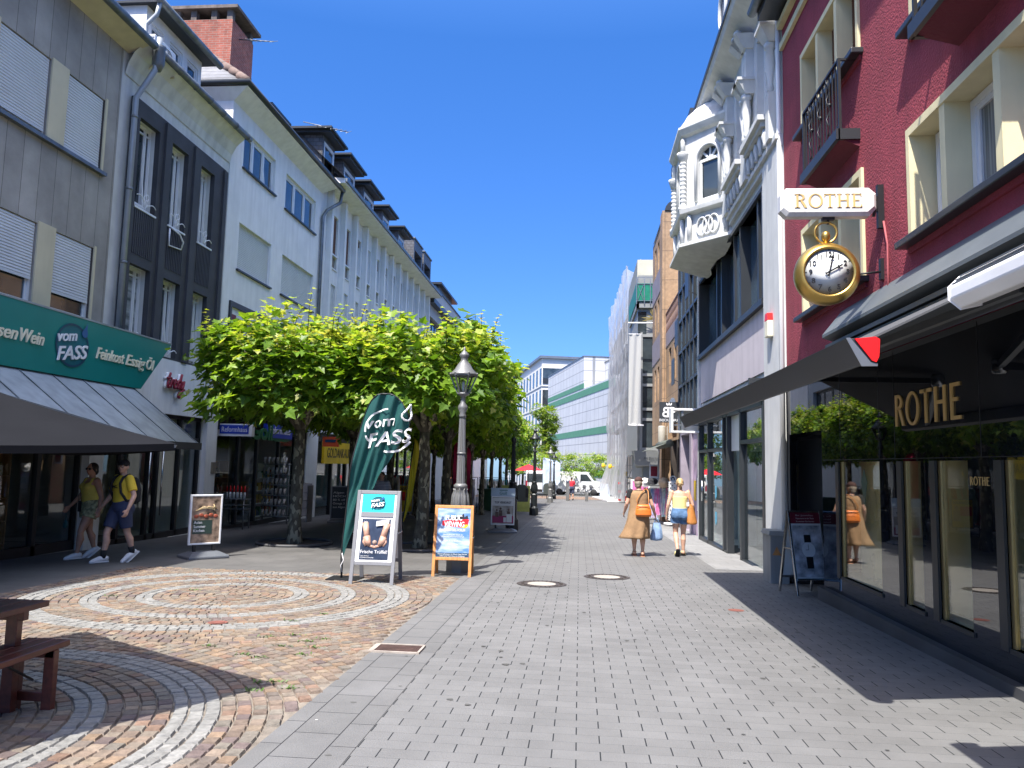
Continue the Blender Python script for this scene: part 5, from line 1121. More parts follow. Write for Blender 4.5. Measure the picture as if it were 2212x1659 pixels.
mb = MB(); mb.tube([(RX-.3, 28, 2.45), (RX-.3, 32, 2.45)], .14, 10); mb.face([(RX-.3, 28, 2.5), (RX-.3, 32, 2.5), (RX-1.0, 32, 2.2), (RX-1.0, 28, 2.2)]); tag(mb.build('folded_awning', M('moss_awning', (.10,.11,.09), .8)), 'greenish rolled awning low on the brown stone building', 'awning')

# ---- grey building with green balcony
r5 = thing('building', 'grey panelled building with glazed bay and a green roof balcony', 'building', (3.9, 48, -.9))
X0 = 3.06; mb = MB(); mb.box(X0+.25, 9, 45.3, 55, 2.3, 12.9); mb.box(X0+.6, 9, 45.5, 55, -1.5, 2.3); mb.build('wall', M('grey_panel', (.23,.235,.225), .6, var=.1, scale=1.5), r5)
mb = MB(); mb.mesh([(X0+.1, 45.0, 1.65), (4.45, 45.0, 1.65), (4.45, 46.5, 1.5), (X0+.3, 46.5, 1.5), (X0, 44.8, 2.5), (4.5, 44.8, 2.5), (4.5, 46.5, 2.5), (X0, 46.5, 2.5)], [(0,3,2,1), (4,5,6,7), (0,1,5,4), (1,2,6,5), (2,3,7,6), (3,0,4,7)])
bay = mb.build('bay_base', MATS['grey_panel'], r5)
mb = MB(); add_text(mb, 'AM BRAUHOF', (4.15, 44.86, 2.02), (1, 0, 0), (0, .2, 1), .13, 1.0); mb.build('lettering', MATS['dark_grey_metal'], bay)
mb = MB(); gx0, gx1 = 3.5, 4.4
mb.box(gx0, gx1, 44.9, 45.3, 2.5, 9.2); f = mb.build('glazed_bay', MATS['pane'], r5)
mb = MB()
for x in (gx0, gx1): mb.box(x-.06, x+.06, 44.85, 45.3, 2.5, 9.4)
for z in (2.6, 4.3, 4.9, 6.3, 6.9, 9.2): mb.box(gx0, gx1, 44.84, 45.3, z-.08, z+.08)
mb.build('bay_frame', MATS['grey_panel'], f)
mb = MB(); mb.box(3.3, 3.8, 45.28, 45.32, 9.1, 10.7); mb.build('upper_window', MATS['pane'], r5)
mb = MB(); mb.box(X0+.15, 4.6, 45.05, 45.3, 10.9, 11.2); mb.box(X0+.15, X0+.3, 45.05, 52, 10.9, 11.2); mb.build('balcony_floor', MATS['grey_panel'], r5)
mb = MB(); mb.box(X0+.14, 4.6, 45.0, 45.06, 11.25, 12.35); mb.box(X0+.12, X0+.18, 45.0, 52, 11.25, 12.35); f = mb.build('balcony_panel', M('balcony_green', (.0,.16,.09), .5, var=.2, scale=4), r5)
mb = MB()
for x in (X0+.14, 3.65, 4.0, 4.55): mb.box(x-.02, x+.02, 44.96, 45.0, 11.1, 12.7)
for a, b in ((X0+.2, 3.6), (4.05, 4.5)):
    mb.bar((a, 44.98, 11.35), (b, 44.98, 12.25), .025, .025); mb.bar((a, 44.98, 12.25), (b, 44.98, 11.35), .025, .025)
for z in (11.3, 12.3, 12.7): mb.box(X0+.1, 4.6, 44.97, 45.0, z-.015, z+.015)
mb.build('balcony_rail', MATS['grey_metal'], f)
mb = MB(); mb.mesh([(3.3, 46, 12.5), (9, 46, 12.5), (9, 46.6, 14.2), (3.35, 46.6, 14.2), (3.3, 55, 12.5), (3.35, 55, 14.2), (9, 55, 14.2)], [(0,1,2,3), (0,3,5,4), (3,2,6,5)]); mb.build('roof', M('olive_roof', (.22,.22,.18), .6, .2), r5)
mb = MB(); rnd = random.Random(4); c = Vector((4.25, 44.9, 10.2))
for k in range(70):
    a = rnd.random()*6.28; b_ = rnd.uniform(-.3, 1.3); L = rnd.uniform(.4, .8); d = Vector((math.cos(a)*math.cos(b_), math.sin(a)*math.cos(b_)*.4, math.sin(b_)))*L; s = Vector((-d.z, 0, d.x))*.035
    mb.face([c-s, c+d*.6-s+Vector((0, 0, .04)), c+d, c+d*.6+s, c+s])
mb.tube([(4.25, 44.95, 9.3), (4.25, 44.95, 10.2)], .05, 6); tag(mb.build('palm_plant', translucent_mat('dry_palm', None, (.28,.22,.08), .3)), 'dry yellowish palm plant on the grey balcony', 'plant')
mb = MB(); mb.tube([(2.65, 43.8, 9.75), (4.5, 43.8, 9.75)], .045, 8); mb.tube([(2.7, 43.8, 3.9), (3.55, 43.8, 3.9)], .035, 8)
bn = thing('banner', 'long white cloth banner hanging from a pole in front of the grey building', 'banner', (3., 43.8, 6)); f = mb.build('pole', MATS['sign_white'], bn)
mb = MB(); rows = 16; A = [[(2.70+.68*i/10+.0, 43.8+.05*math.sin(i*1.1+j*.2), 9.1-(9.1-3.95)*j/rows) for i in range(11)] for j in range(rows+1)]
for a, b in zip(A, A[1:]): quadstrip(mb, a, b)
mb.build('cloth', translucent_mat('banner_cloth', None, (.55,.55,.53), .35, .8), bn)
for z in (9.1, 3.95): mb = MB(); mb.tube([(2.68, 43.8, z), (3.42, 43.8, z)], .025, 6); mb.build('rod', MATS['sign_white'], bn)

# ---- scaffolded building wrapped in white netting
r6 = thing('scaffold', 'scaffold wrapped in billowing white netting in front of a house', 'scaffold', (3.2, 62, -1.2))
P0 = Vector((3.30, 55.5, 0)); P1 = Vector((2.78, 77, 0)); dr_ = (P1-P0); Ls = dr_.length; dr_.normalize(); ZT = 15.0
mb = MB(); mb.mesh([P0+Vector((1.2, 0, -2)), P1+Vector((1.2, 0, -2)), P1+Vector((1.2, 0, ZT-1)), P0+Vector((1.2, 0, ZT-1)), P0+Vector((8, 0, -2)), P0+Vector((8, 0, ZT-1)), P1+Vector((8, 0, ZT-1))], [(0,1,2,3), (0,3,5,4), (3,2,6,5)])
tag(mb.build('building', MATS['white_render']), 'house hidden behind the scaffold and white netting', 'building')
mb = MB()
for i in range(9):
    q = P0+dr_*(Ls*i/8)
    for dx in (.08, .95): mb.tube([q+Vector((dx, 0, gz(60)-.1)), q+Vector((dx, 0, ZT))], .03, 6)
for z in range(1, 9):
    zz = gz(60)+2.0*z-.2
    if zz > ZT: continue
    for dx in (.08, .95):
        mb.tube([P0+Vector((dx, 0, zz)), P1+Vector((dx, 0, zz))], .025, 6); mb.tube([P0+Vector((dx, 0, zz+1)), P1+Vector((dx, 0, zz+1))], .02, 6)
    mb.tube([P0+Vector((.08, 0, zz)), P0+Vector((.95, 0, zz))], .025, 6); mb.tube([P0+Vector((.08, 0, zz)), P0+Vector((.95, 0, zz+2))], .02, 6)
mb.build('pole', MATS['zinc_light'], r6)
mb = MB()
for z in range(1, 8):
    zz = gz(60)+2.0*z-.2; A = [P0+Vector((.1, 0, zz)), P1+Vector((.1, 0, zz)), P1+Vector((.93, 0, zz)), P0+Vector((.93, 0, zz))]
    mb.mesh(A+[a+Vector((0, 0, .05)) for a in A], [(0,3,2,1), (4,5,6,7), (0,1,5,4), (2,3,7,6), (3,0,4,7)])
mb.build('deck', MATS['wood_panel'], r6)
def net_mat():
    m, nt, out = new_mat('netting'); t = N(nt, 'ShaderNodeBsdfTransparent'); d = N(nt, 'ShaderNodeBsdfDiffuse'); d.inputs[0].default_value = (.55,.565,.58,1); tr = N(nt, 'ShaderNodeBsdfTranslucent'); tr.inputs[0].default_value = (.55,.56,.58,1)
    a = N(nt, 'ShaderNodeMixShader'); a.inputs[0].default_value = .4; nt.links.new(d.outputs[0], a.inputs[1]); nt.links.new(tr.outputs[0], a.inputs[2])
    tc = N(nt, 'ShaderNodeTexCoord'); n = N(nt, 'ShaderNodeTexNoise'); n.inputs['Scale'].default_value = .5; n.inputs['Detail'].default_value = 6; nt.links.new(tc.outputs['Object'], n.inputs['Vector'])
    mr = N(nt, 'ShaderNodeMapRange'); mr.inputs[1].default_value = .3; mr.inputs[2].default_value = .7; mr.inputs[3].default_value = .42; mr.inputs[4].default_value = .78; nt.links.new(n.outputs[0], mr.inputs[0])
    b = N(nt, 'ShaderNodeMixShader'); nt.links.new(mr.outputs[0], b.inputs[0]); nt.links.new(t.outputs[0], b.inputs[1]); nt.links.new(a.outputs[0], b.inputs[2]); nt.links.new(b.outputs[0], out.inputs[0]); return m
net_mat()
mb = MB(); NU, NV = 90, 26; rows = []
for j in range(NV+1):
    z = gz(60)+.3+(ZT+.9-gz(60))*j/NV; row = []
    for i in range(NU+1):
        t = i/NU; q = P0+dr_*(Ls*t); w = noise.noise(Vector((t*14, j*.16, 0)))*.16+(.10*math.sin(t*70+j*.12)+.06*math.sin(t*31))*abs(math.sin(j*PI/4+.3))+.04
        flare = max(0, 1-j/6.)**1.5*(.15+.75*t)
        row.append((q.x-.06+w-flare, q.y, z+(.25*math.sin(t*24)**2 if j == NV else 0)))
    rows.append(row)
for a, b in zip(rows, rows[1:]): quadstrip(mb, a, b)
ends = [[(P0.x-.06+1.05*i/8, P0.y-.05+.06*math.sin(i*1.4+j*.3), gz(60)+11.5+(ZT+.9-gz(60)-11.5)*j/10-(.22*math.sin(PI*i/8) if j == 10 else 0)) for i in range(9)] for j in range(11)]
for a, b in zip(ends, ends[1:]): quadstrip(mb, a, b)
mb.build('net', MATS['netting'], r6)

# ---- department store with green bands, hotel behind
r7 = thing('building', 'big white panelled store with green horizontal bands at the end of the street', 'building', (0, 118, 0))
brick_mat('store_panels', (.50,.505,.51), (.475,.48,.49), (.22,.23,.24), 2.3, 1.55, .05, .6, 'yz', 0., var=.05, scale=.5, bump=.1)
Q0 = Vector((4.3, 96, -3)); dq = Vector((-.2235, .975, 0)).normalized(); Q1 = Q0+dq*46; nq = Vector((dq.y, -dq.x, 0))
def slab(z0, z1, a0, a1, d0, dep=20):
    A = Q0+dq*a0+nq*d0; B = Q0+dq*a1+nq*d0; C_ = B+nq*dep; D_ = A+nq*dep; vs = [Vector((p.x, p.y, z)) for z in (z0, z1) for p in (A, B, C_, D_)]
    return vs, [(0,3,2,1), (4,5,6,7), (0,1,5,4), (1,2,6,5), (2,3,7,6), (3,0,4,7)]
mb = MB(); mb.mesh(*slab(-4, 12.8, 0, 46, 0)); mb.mesh(*slab(12.8, 17.6, 17.5, 46, 0)); mb.mesh(*slab(12.8, 16.8, 0, 17.5, 3.2)); mb.build('wall', MATS['store_panels'], r7)
mb = MB()
for z in (11.6, 5.8, .0): mb.mesh(*slab(z-.0, z+.95, 0, 46, -.05, .1))
mb.mesh(*slab(12.85, 13.6, 17.4, 46, -.05, .1)); mb.build('green_band', M('band_green', (.07,.21,.13), .7), r7)
mb = MB(); mb.mesh(*slab(17.6, 17.7, 17.4, 46, -.1, 20)); mb.mesh(*slab(16.8, 16.9, 0, 17.5, 3.1, 16)); mb.build('roof_edge', MATS['grey_metal'], r7)
r8 = thing('building', 'tall white hotel like block with dark window bands far behind the store', 'building', (-8, 160, 0))
hc = PY(1171, 774, 150); zt = hc.z
def hb(mb, a0, a1, d0, d1, z0, z1):
    c = [hc+dq*a+nq*d for a, d in ((a0, d0), (a0, d1), (a1, d1), (a1, d0))]; vs = [Vector((p.x, p.y, z)) for z in (z0, z1) for p in c]
    mb.mesh(vs, [(0,3,2,1), (4,5,6,7), (0,1,5,4), (1,2,6,5), (2,3,7,6), (3,0,4,7)])
mb = MB(); hb(mb, 0, 48, 0, 40, -6, zt); mb.build('wall', M('hotel_white', (.66,.64,.60), .7, var=.04), r8)
mb = MB(); hb(mb, -.5, 48, -.5, 40, zt, zt+.5); mb.build('roof_edge', MATS['grey_metal'], r8)
for lev_ in range(6):
    z = zt-5.0-lev_*4.3
    for k in range(6):
        d0 = .2 if k == 0 else k*6.4-1.5; mb = MB(); hb(mb, -.08, .2, d0, d0+(4.8 if k == 0 else 3.), z, z+3.1); f = mb.build('window', MATS['pane'], r8)
        mb = MB(); hb(mb, -.12, -.08, d0, d0+3., z, z+1.1); mb.build('rail', MATS['dark_grey_metal'], f)
    for k in range(11): a0 = .3+k*4.2; mb = MB(); hb(mb, a0, a0+1.7, -.08, .2, z, z+3.1); mb.build('window', MATS['pane'], r8)
mb = MB()
for lev_ in range(6): z = zt-5.5-lev_*4.3; hb(mb, -.1, 48, -.1, 40, z-.15, z)
mb.build('string_course', MATS['grey_metal'], r8)
# ================================================================ TREES
def bark_mat():
    m, nt, out = new_mat('plane_bark'); p = N(nt, 'ShaderNodeBsdfPrincipled'); nt.links.new(p.outputs[0], out.inputs[0]); p.inputs['Roughness'].default_value = .9
    tc = N(nt, 'ShaderNodeTexCoord'); mp = N(nt, 'ShaderNodeMapping'); mp.inputs['Scale'].default_value = (1, 1, .55); nt.links.new(tc.outputs['Object'], mp.inputs[0])
    v = N(nt, 'ShaderNodeTexVoronoi'); v.inputs['Scale'].default_value = 16; nt.links.new(mp.outputs[0], v.inputs['Vector'])
    n = N(nt, 'ShaderNodeTexNoise'); n.inputs['Scale'].default_value = 9; n.inputs['Detail'].default_value = 6; nt.links.new(mp.outputs[0], n.inputs['Vector'])
    c = mixc(nt, (.055,.045,.032), (.12,.11,.075), ramp(nt, n.outputs[0], .35, .65))
    s = N(nt, 'ShaderNodeSeparateColor'); nt.links.new(v.outputs['Color'], s.inputs[0])
    c = mixc(nt, c, (.27,.25,.17), ramp(nt, s.outputs[0], .72, .76)); nt.links.new(c, p.inputs['Base Color'])
    b = N(nt, 'ShaderNodeBump'); b.inputs['Strength'].default_value = .6; b.inputs['Distance'].default_value = .02; nt.links.new(n.outputs[0], b.inputs['Height']); nt.links.new(b.outputs[0], p.inputs['Normal']); return m
bark_mat(); translucent_mat('leaf', 'col', amt=.46, rough=.42, spec=.4)
LEAFH = [(0,0), (.16,.03), (.46,-.02), (.36,.22), (.56,.46), (.30,.48), (.20,.66), (0,1.)]
def leaf(mb, p, d, up, s, c, simple=False):
    d = d.normalized(); x = d.cross(up)
    if x.length < 1e-3: x = Vector((1, 0, 0))
    x.normalize(); nrm = x.cross(d); k = .25
    if simple:
        mb.face([p, p+(x*.42+nrm*.1)*s+d*s*.35, p+d*s, p+(x*-.42+nrm*.1)*s+d*s*.35], c); return
    mb.face([p+(x*a+nrm*a*k)*s+d*(b*s)-nrm*(b*b*.18*s) for a, b in LEAFH], c); mb.face([p+(x*-a+nrm*a*k)*s+d*(b*s)-nrm*(b*b*.18*s) for a, b in LEAFH[::-1]], c)
GREENS = [(.085,.17,.02), (.13,.24,.024), (.19,.31,.032), (.07,.145,.018), (.24,.36,.045), (.15,.26,.026)]
YOUNG = [(.38,.44,.09), (.30,.40,.06), (.45,.47,.17)]
def crown(seed, hx, hy, z0, z1, n, simple=False, s0=.15, s1=.27):
    rnd = random.Random(seed); mb = MB()
    # clumps: twig ends spread over and inside a flat clipped crown
    ncl = n//13
    for i in range(ncl):
        r = rnd.random(); x = rnd.uniform(-1, 1); y = rnd.uniform(-1, 1); z = rnd.random()
        if r < .40: z = 1-.10*rnd.random()**1.5
        elif r < .72:
            a = rnd.random()*2*PI; q = max(abs(math.cos(a)), abs(math.sin(a))); x, y = math.cos(a)/q*rnd.uniform(.86, 1), math.sin(a)/q*rnd.uniform(.86, 1); z = rnd.random()
        elif r < .86: z = rnd.random()*.25
        rr = math.hypot(x, y)
        if rr > 1.22: x *= 1.22/rr; y *= 1.22/rr
        dz = noise.noise(Vector((x*2.3+seed, y*2.3, 0)))*1.0+.16*noise.noise(Vector((x*6+seed, y*6, 3)))
        k = 1+.30*noise.noise(Vector((x*1.9+y*2.3, z*2.2, seed+4)))
        edge = max(abs(x), abs(y)); zlo = z0+.25*(1-edge)*rnd.random()+.3*noise.noise(Vector((x*2.5, y*2.5, seed+9)))
        zhi = z1+dz-.28*max(0, edge-.7)/.3
        c0 = Vector((x*hx*k, y*hy*k, zlo+(zhi-zlo)*z)); outd = Vector((x, y, (z-.35)*1.4))
        if outd.length < .1: outd = Vector((0, 0, 1))
        outd.normalize(); top = z > .8
        young = (top and rnd.random() < .5) or rnd.random() < .16; m = rnd.randint(8, 17); cg = rnd.choice(GREENS); sc = rnd.uniform(.75, 1.1)
        for _ in range(m):
            p = c0+Vector((rnd.gauss(0, .15), rnd.gauss(0, .15), rnd.gauss(0, .11)))
            d = outd*rnd.uniform(.2, 1)+Vector((rnd.uniform(-1, 1), rnd.uniform(-1, 1), rnd.uniform(-.9, .25)))
            up = Vector((rnd.uniform(-.5, .5), rnd.uniform(-.5, .5), 1.))+outd*.5
            c = rnd.choice(YOUNG) if young and rnd.random() < .7 else cg; g = rnd.uniform(.8, 1.25)
            leaf(mb, p, d, up, rnd.uniform(s0, s1)*sc*(.75 if young else 1), tuple(v*g for v in c), simple)
    for i in range(int(n/130)):    # upright sprigs on top
        x, y = rnd.uniform(-.95, .95)*hx, rnd.uniform(-.95, .95)*hy; h = rnd.uniform(.25, .75)*(1.5 if rnd.random() < .2 else 1); zb = z1-.1; bend = Vector((rnd.uniform(-.2, .2), rnd.uniform(-.2, .2), 0))
        for k in range(9):
            t = (k+1)/9; a = k*2.4; d = Vector((math.cos(a), math.sin(a), .15-.5*(1-t))); leaf(mb, Vector((x, y, zb+h*t))+bend*t*t, d, Vector((0, 0, 1)), .10+.13*(1-t), tuple(v*rnd.uniform(.8, 1.1) for v in rnd.choice(YOUNG)), simple)
        mb.tube([(x, y, zb-.2), (x+bend.x*.3, y+bend.y*.3, zb+h*.6), (x+bend.x, y+bend.y, zb+h)], [.009, .007, .004], 4, col=(.10,.09,.03))
    return mb
def trunk(mb, H_, r, seed, hx, hy, zc):
    rnd = random.Random(seed); lean = Vector((rnd.uniform(-.06, .06), rnd.uniform(-.06, .06), 0))
    pts = []; rs = []
    for k in range(9): t = k/8; pts.append(Vector((0, 0, -.1))+Vector((0, 0, 1))*(H_+.1)*t+lean*math.sin(t*2.5)+Vector((rnd.gauss(0, .01), rnd.gauss(0, .01), 0))); rs.append(r*(1.35-.35*min(1, t*6) if t < .17 else 1-.22*t)*(1+rnd.uniform(-.04, .04)))
    mb.tube(pts, rs, 12); top = pts[-1]
    for k in range(8):
        a = 2*PI*k/8+rnd.uniform(-.2, .2); e = Vector((math.cos(a)*hx*rnd.uniform(.6, .9), math.sin(a)*hy*rnd.uniform(.6, .9), zc+rnd.uniform(-.1, .5))); md = top.lerp(e, .45)+Vector((0, 0, .25-.1*rnd.random()))
        mb.tube([top-Vector((0, 0, .12)), top.lerp(md, .5), md, e], [r*.62, r*.5, r*.36, r*.15], 7)
        for q in range(3):
            s = md.lerp(e, rnd.uniform(.1, .9)); mb.tube([s, s+Vector((rnd.uniform(-.5, .5), rnd.uniform(-.5, .5), rnd.uniform(.25, .8)))], [r*.2, r*.06], 5)
def make_tree(label, loc, seed, n, simple=False, hx=2.15, hy=2.25, z0=2.98, z1=4.5, H_=2.7, r=.15, group='clipped plane trees in two rows'):
    t = thing('plane_tree', label, 'tree', (0, 0, 0), group); mb = MB(); trunk(mb, H_, r, seed, hx, hy, z0+.5); mb.build('trunk', MATS['plane_bark'], t)
    crown(seed, hx, hy, z0, z1, n, simple).build('crown', MATS['leaf'], t); t.location = loc; return t
ORD = ['nearest', 'second', 'third', 'fourth', 'fifth', 'sixth', 'seventh', 'eighth', 'ninth', 'tenth']
YS = [17.1, 21.4, 25.8, 29.7, 33.6, 37.8, 42.0, 46.2]
Ta = make_tree('nearest clipped plane tree of the row along the shop fronts', (-6.42, 17.2, gz(17.2)), 11, 9000, hx=1.62)
Tb = make_tree('nearest clipped plane tree of the row along the walkway, right of the green flag', (-3.52, 17.1, gz(17.1)), 23, 9000, hx=1.75)
for k, y in enumerate(YS[1:], 1):
    for X, nm in ((-3.5, 'walkway'), (-6.42, 'shop fronts')):
        src = (Ta, Tb)[(k+(X < -5)) % 2]; dup(src, (X+.1*math.sin(k*7)-(.0 if X < -5 else min(.75, .25*k)), y+.15*math.sin(k*5+X), gz(y)), '%s clipped plane tree from the front in the row along the %s' % (ORD[k], nm), rot=PI*((k*3+(X < -5)) % 2), scale=(1-.07*min(k, 4), 1, 1.0+.04*math.sin(k*3)))
# looser trees far down the street
def loose_tree(label, loc, hgt, w, seed, n, group=None):
    rnd = random.Random(seed); t = thing('tree', label, 'tree', (0, 0, 0), group); mb = MB(); mb.tube([(0, 0, -.2), (.05, 0, hgt*.3), (0, .05, hgt*.85)], [.16, .12, .03], 8)
    for k in range(9): z = hgt*rnd.uniform(.28, .7); a = rnd.random()*6.28; mb.tube([(0, 0, z), (math.cos(a)*w*.6, math.sin(a)*w*.6, z+hgt*.16)], [.06, .02], 5)
    mb.build('trunk', MATS['plane_bark'], t); mb = MB()
    blobs = [(rnd.uniform(-w, w)*.7, rnd.uniform(-w, w)*.7, hgt*rnd.uniform(.35, .95), w*rnd.uniform(.25, .5)) for _ in range(22)]
    for i in range(n):
        bx, by, bz, br = rnd.choice(blobs); v = Vector((rnd.gauss(0, 1), rnd.gauss(0, 1), rnd.gauss(0, 1))).normalized()*br*rnd.uniform(.6, 1.05); p = Vector((bx, by, bz))+v
        c = rnd.choice([(.15,.23,.035), (.20,.29,.05), (.27,.34,.07), (.10,.18,.025)]); g = rnd.uniform(.8, 1.2); leaf(mb, p, v+Vector((rnd.uniform(-.5, .5), rnd.uniform(-.5, .5), -.3))*br, Vector((0, 0, 1)), rnd.uniform(.2, .38), tuple(q*g for q in c), True)
    mb.build('crown', MATS['leaf'], t); t.location = loc; return t
loose_tree('tall loose crowned tree in front of the white store with green bands', (-4.2, 92, gz(92)), 10.5, 2.0, 3, 4200)
loose_tree('tall pale green tree left of the loose crowned one, over the clipped row', (-6.2, 84, gz(84)), 8.2, 1.9, 5, 3200)
FT = make_tree('small clipped tree at the far end of the street, left of the scaffold', (1.0, 84, gz(84)), 31, 2600, True, 2.3, 2.2, 2.1, 4.0, 2.2, .14, 'small clipped trees at the end of the street')
for X, y, l in ((-1.9, 82, 'small clipped tree at the far end, behind the man in red'), (-5.0, 80, 'small clipped tree at the far end, over the white van'), (3.2, 90, 'small clipped tree at the far end, half hidden by the netting')): dup(FT, (X, y, gz(y)), l, rot=X)
loose_tree('leafy bush with reddish leaves by the low wall at the far end', (4.3, 92, gz(92)), 3.0, 1.5, 9, 900)
# soil rings round the front trunks
for x, y in ((-6.42, 17.2), (-3.52, 17.1)):
    mb = MB(); pts = [(x+.82*math.cos(q), y+.82*math.sin(q), gz(y)+.02) for q in [2*PI*k/28 for k in range(29)]]
    mb.face(pts[:-1]); tag(mb.build('soil', MATS['soil']), kind='structure')
    mb = MB(); mb.tube([(a, b, c+.02) for a, b, c in pts], .035, 6, caps=False); tag(mb.build('kerb_ring', MATS['plinth_stone']), 'stone ring round the foot of the plane tree trunk by the %s' % ('shop fronts' if x < -5 else 'walkway'), 'tree ring')

# ================================================================ STREET FURNITURE
def lamp(label, loc, mat):
    t = thing('street_lamp', label, 'street lamp', (0, 0, 0), 'old style street lamps along the walkway')
    mb = MB(); mb.lathe([(.21,-.1), (.21,.32), (.17,.36), (.15,.40), (.15,.86), (.17,.90), (.13,.95)], n=8, smooth=False, rot0=PI/8)
    mb.lathe([(.10,.95), (.135,1.05), (.145,1.18), (.13,1.3), (.095,1.4), (.12,1.42), (.12,1.46), (.085,1.49)], n=18, flute=.1); mb.build('base', mat, t)
    mb = MB()
    for k in range(8):
        a = 2*PI*k/8; mb.tube([(.10*math.cos(a), .10*math.sin(a), .99), (.135*math.cos(a), .135*math.sin(a), 1.14), (.125*math.cos(a), .125*math.sin(a), 1.28), (.10*math.cos(a), .10*math.sin(a), 1.37), (.125*math.cos(a), .125*math.sin(a), 1.40)], [.015, .032, .028, .02, .01], 6)
    mb.build('leaf_ornament', mat, t)
    mb = MB(); mb.lathe([(.075,1.46), (.07,2.0)], n=28, smooth=False, flute=.14); mb.lathe([(.07,2.01), (.055,2.62)], n=28, smooth=False, flute=.14); mb.lathe([(.077,1.99), (.077,2.02)], n=16)
    mb.lathe([(.06,2.62), (.065,2.66), (.05,2.7), (.085,2.78), (.085,2.82), (.045,2.88), (.04,2.98), (.06,3.0), (.11,3.03), (.11,3.05)], n=16); mb.build('post', mat, t)
    mb = MB(); n = 6; lo = [(.10*math.cos(2*PI*k/n), .10*math.sin(2*PI*k/n), 3.05) for k in range(n)]; hi = [(.235*math.cos(2*PI*k/n), .235*math.sin(2*PI*k/n), 3.36) for k in range(n)]
    for k in range(n): mb.bar(lo[k], hi[k], .022, .022); mb.bar(hi[k], hi[(k+1) % n], .03, .03); mb.bar(lo[k], lo[(k+1) % n], .02, .02)
    for k in range(n): mb.ball((hi[k][0], hi[k][1], 3.39), .02, n=6, m=4)
    mb.lathe([(.25,3.36), (.24,3.39), (.16,3.47), (.115,3.55), (.06,3.62), (.065,3.67), (.085,3.70), (.085,3.73), (.05,3.77), (.02,3.80), (.028,3.83), (.005,3.87)], n=12, smooth=True); ln = mb.build('lantern', mat, t)
    mb = MB()
    for k in range(n): mb.face([lo[k], lo[(k+1) % n], hi[(k+1) % n], hi[k]])
    mb.build('pane', MATS['lamp_glass'], ln); mb = MB(); mb.lathe([(.02,3.06), (.03,3.12), (.03,3.22), (.01,3.26)], n=8); mb.build('burner', MATS['sign_white'], ln)
    t.location = loc; return t
M('lamp_grey', (.17,.172,.17), .45, .3, var=.08); M('lamp_black', (.018,.022,.024), .4, .3)
LG = lamp('grey old style street lamp rising behind the public viewing board', (-2.04, 13.22, gz(13.2)), MATS['lamp_grey'])
LB = lamp('black old style street lamp right behind the white framed pavement sign', (-2.08, 24.2, gz(24.2)), MATS['lamp_black'])
dup(LB, (-2.0, 34.35, gz(34.35)), 'black old style street lamp whose whole post is clear, beside the litter bin'); dup(LG, (-2.0, 53.1, gz(53.1)), 'grey old style street lamp far down the walkway before the white vans'); dup(LB, (-2.1, 63.5, gz(63.5)), 'black old style street lamp farthest away, left of the man in red')

# feather flag -------------------------------------------------------------
FYD = 11.7
def FP(zx, zy, d=0.): p = PY((1300+zx/1.952)/1.8083, (1500+zy/1.952)/1.8083, FYD); return p
rowsF = [((66,1330),(76,1330)), ((74,1240),(104,1240)), ((86,1110),(152,1110)), ((98,1000),(198,1000)), ((110,890),(244,890)), ((125,770),(318,770)), ((140,680),(372,680)), ((155,600),(424,600)), ((172,510),(476,510)), ((192,415),(532,415)), ((208,345),(574,345)), ((222,290),(582,290)), ((242,230),(570,230)), ((272,165),(541,165)), ((310,110),(498,110)), ((345,85),(458,85)), ((385,73),(420,73))]
def rip(p):
    k = (p.x+3.6)*1.0-(p.z-.1)*.30; a = min(1, max(0, (p.z-.2)/1.0)); return Vector((p.x, FYD+.05*math.sin(k*26)*a*(1.15-.33*max(0, p.z-1.2))+.03*math.sin(k*51+p.z*2)*a*max(.2, 1-.4*max(0, p.z-1.3)), p.z))
fl = thing('feather_flag', 'dark green feather flag with white round emblem on a black foot plate', 'flag', (-3.6, FYD, gz(FYD)))
mb = MB(); grid = []
sub = []
for (a, b), (c, d) in zip(rowsF, rowsF[1:]):
    for k in range(4): t = k/4; sub.append(((a[0]+(c[0]-a[0])*t, a[1]+(c[1]-a[1])*t), (b[0]+(d[0]-b[0])*t, b[1]+(d[1]-b[1])*t)))
sub.append(rowsF[-1])
for a, b in sub: A, B = FP(*a), FP(*b); grid.append([rip(A.lerp(B, i/30)) for i in range(31)])
for a, b in zip(grid, grid[1:]): quadstrip(mb, a, b)
mb.build('cloth', translucent_mat('flag_cloth', None, (.020,.098,.092), .22, .6), fl)
c = FP(425, 345); fass_logo(fl, (c.x+.03, FYD-.03, c.z-.02), (1, 0, 0), (0, 0, 1), .86, 'sign_white', 'sign_white', True, warp=lambda p: rip(p)+Vector((0, -.035+(p.y-FYD)*.15, 0)))
mb = MB(); mb.tube([(-3.6, FYD, gz(FYD)+.02)]+[grid[i][0]+Vector((-.006, 0, 0)) for i in range(0, len(grid), 3)]+[(grid[-1][15])]+[grid[i][30]+Vector((.006, 0, 0)) for i in range(len(grid)-2, len(grid)-26, -3)], .012, 6); mb.build('pole', MATS['black_metal'], fl)
mb = MB(); g0 = gz(FYD); mb.box(-3.78, -3.3, FYD-.22, FYD+.2, g0+.02, g0+.035); mb.tube([(-3.6, FYD, g0+.03), (-3.6, FYD, g0+.42)], .016, 8); mb.build('foot_plate', MATS['black_metal'], fl)
mb = MB(); mb.tube([(-3.6, FYD-.02, g0+.4), (-3.57, FYD-.03, g0+.3), (-3.61, FYD-.03, g0+.22), (-3.59, FYD-.02, g0+.12)], .008, 5); mb.build('cord', MATS['sign_white'], fl)

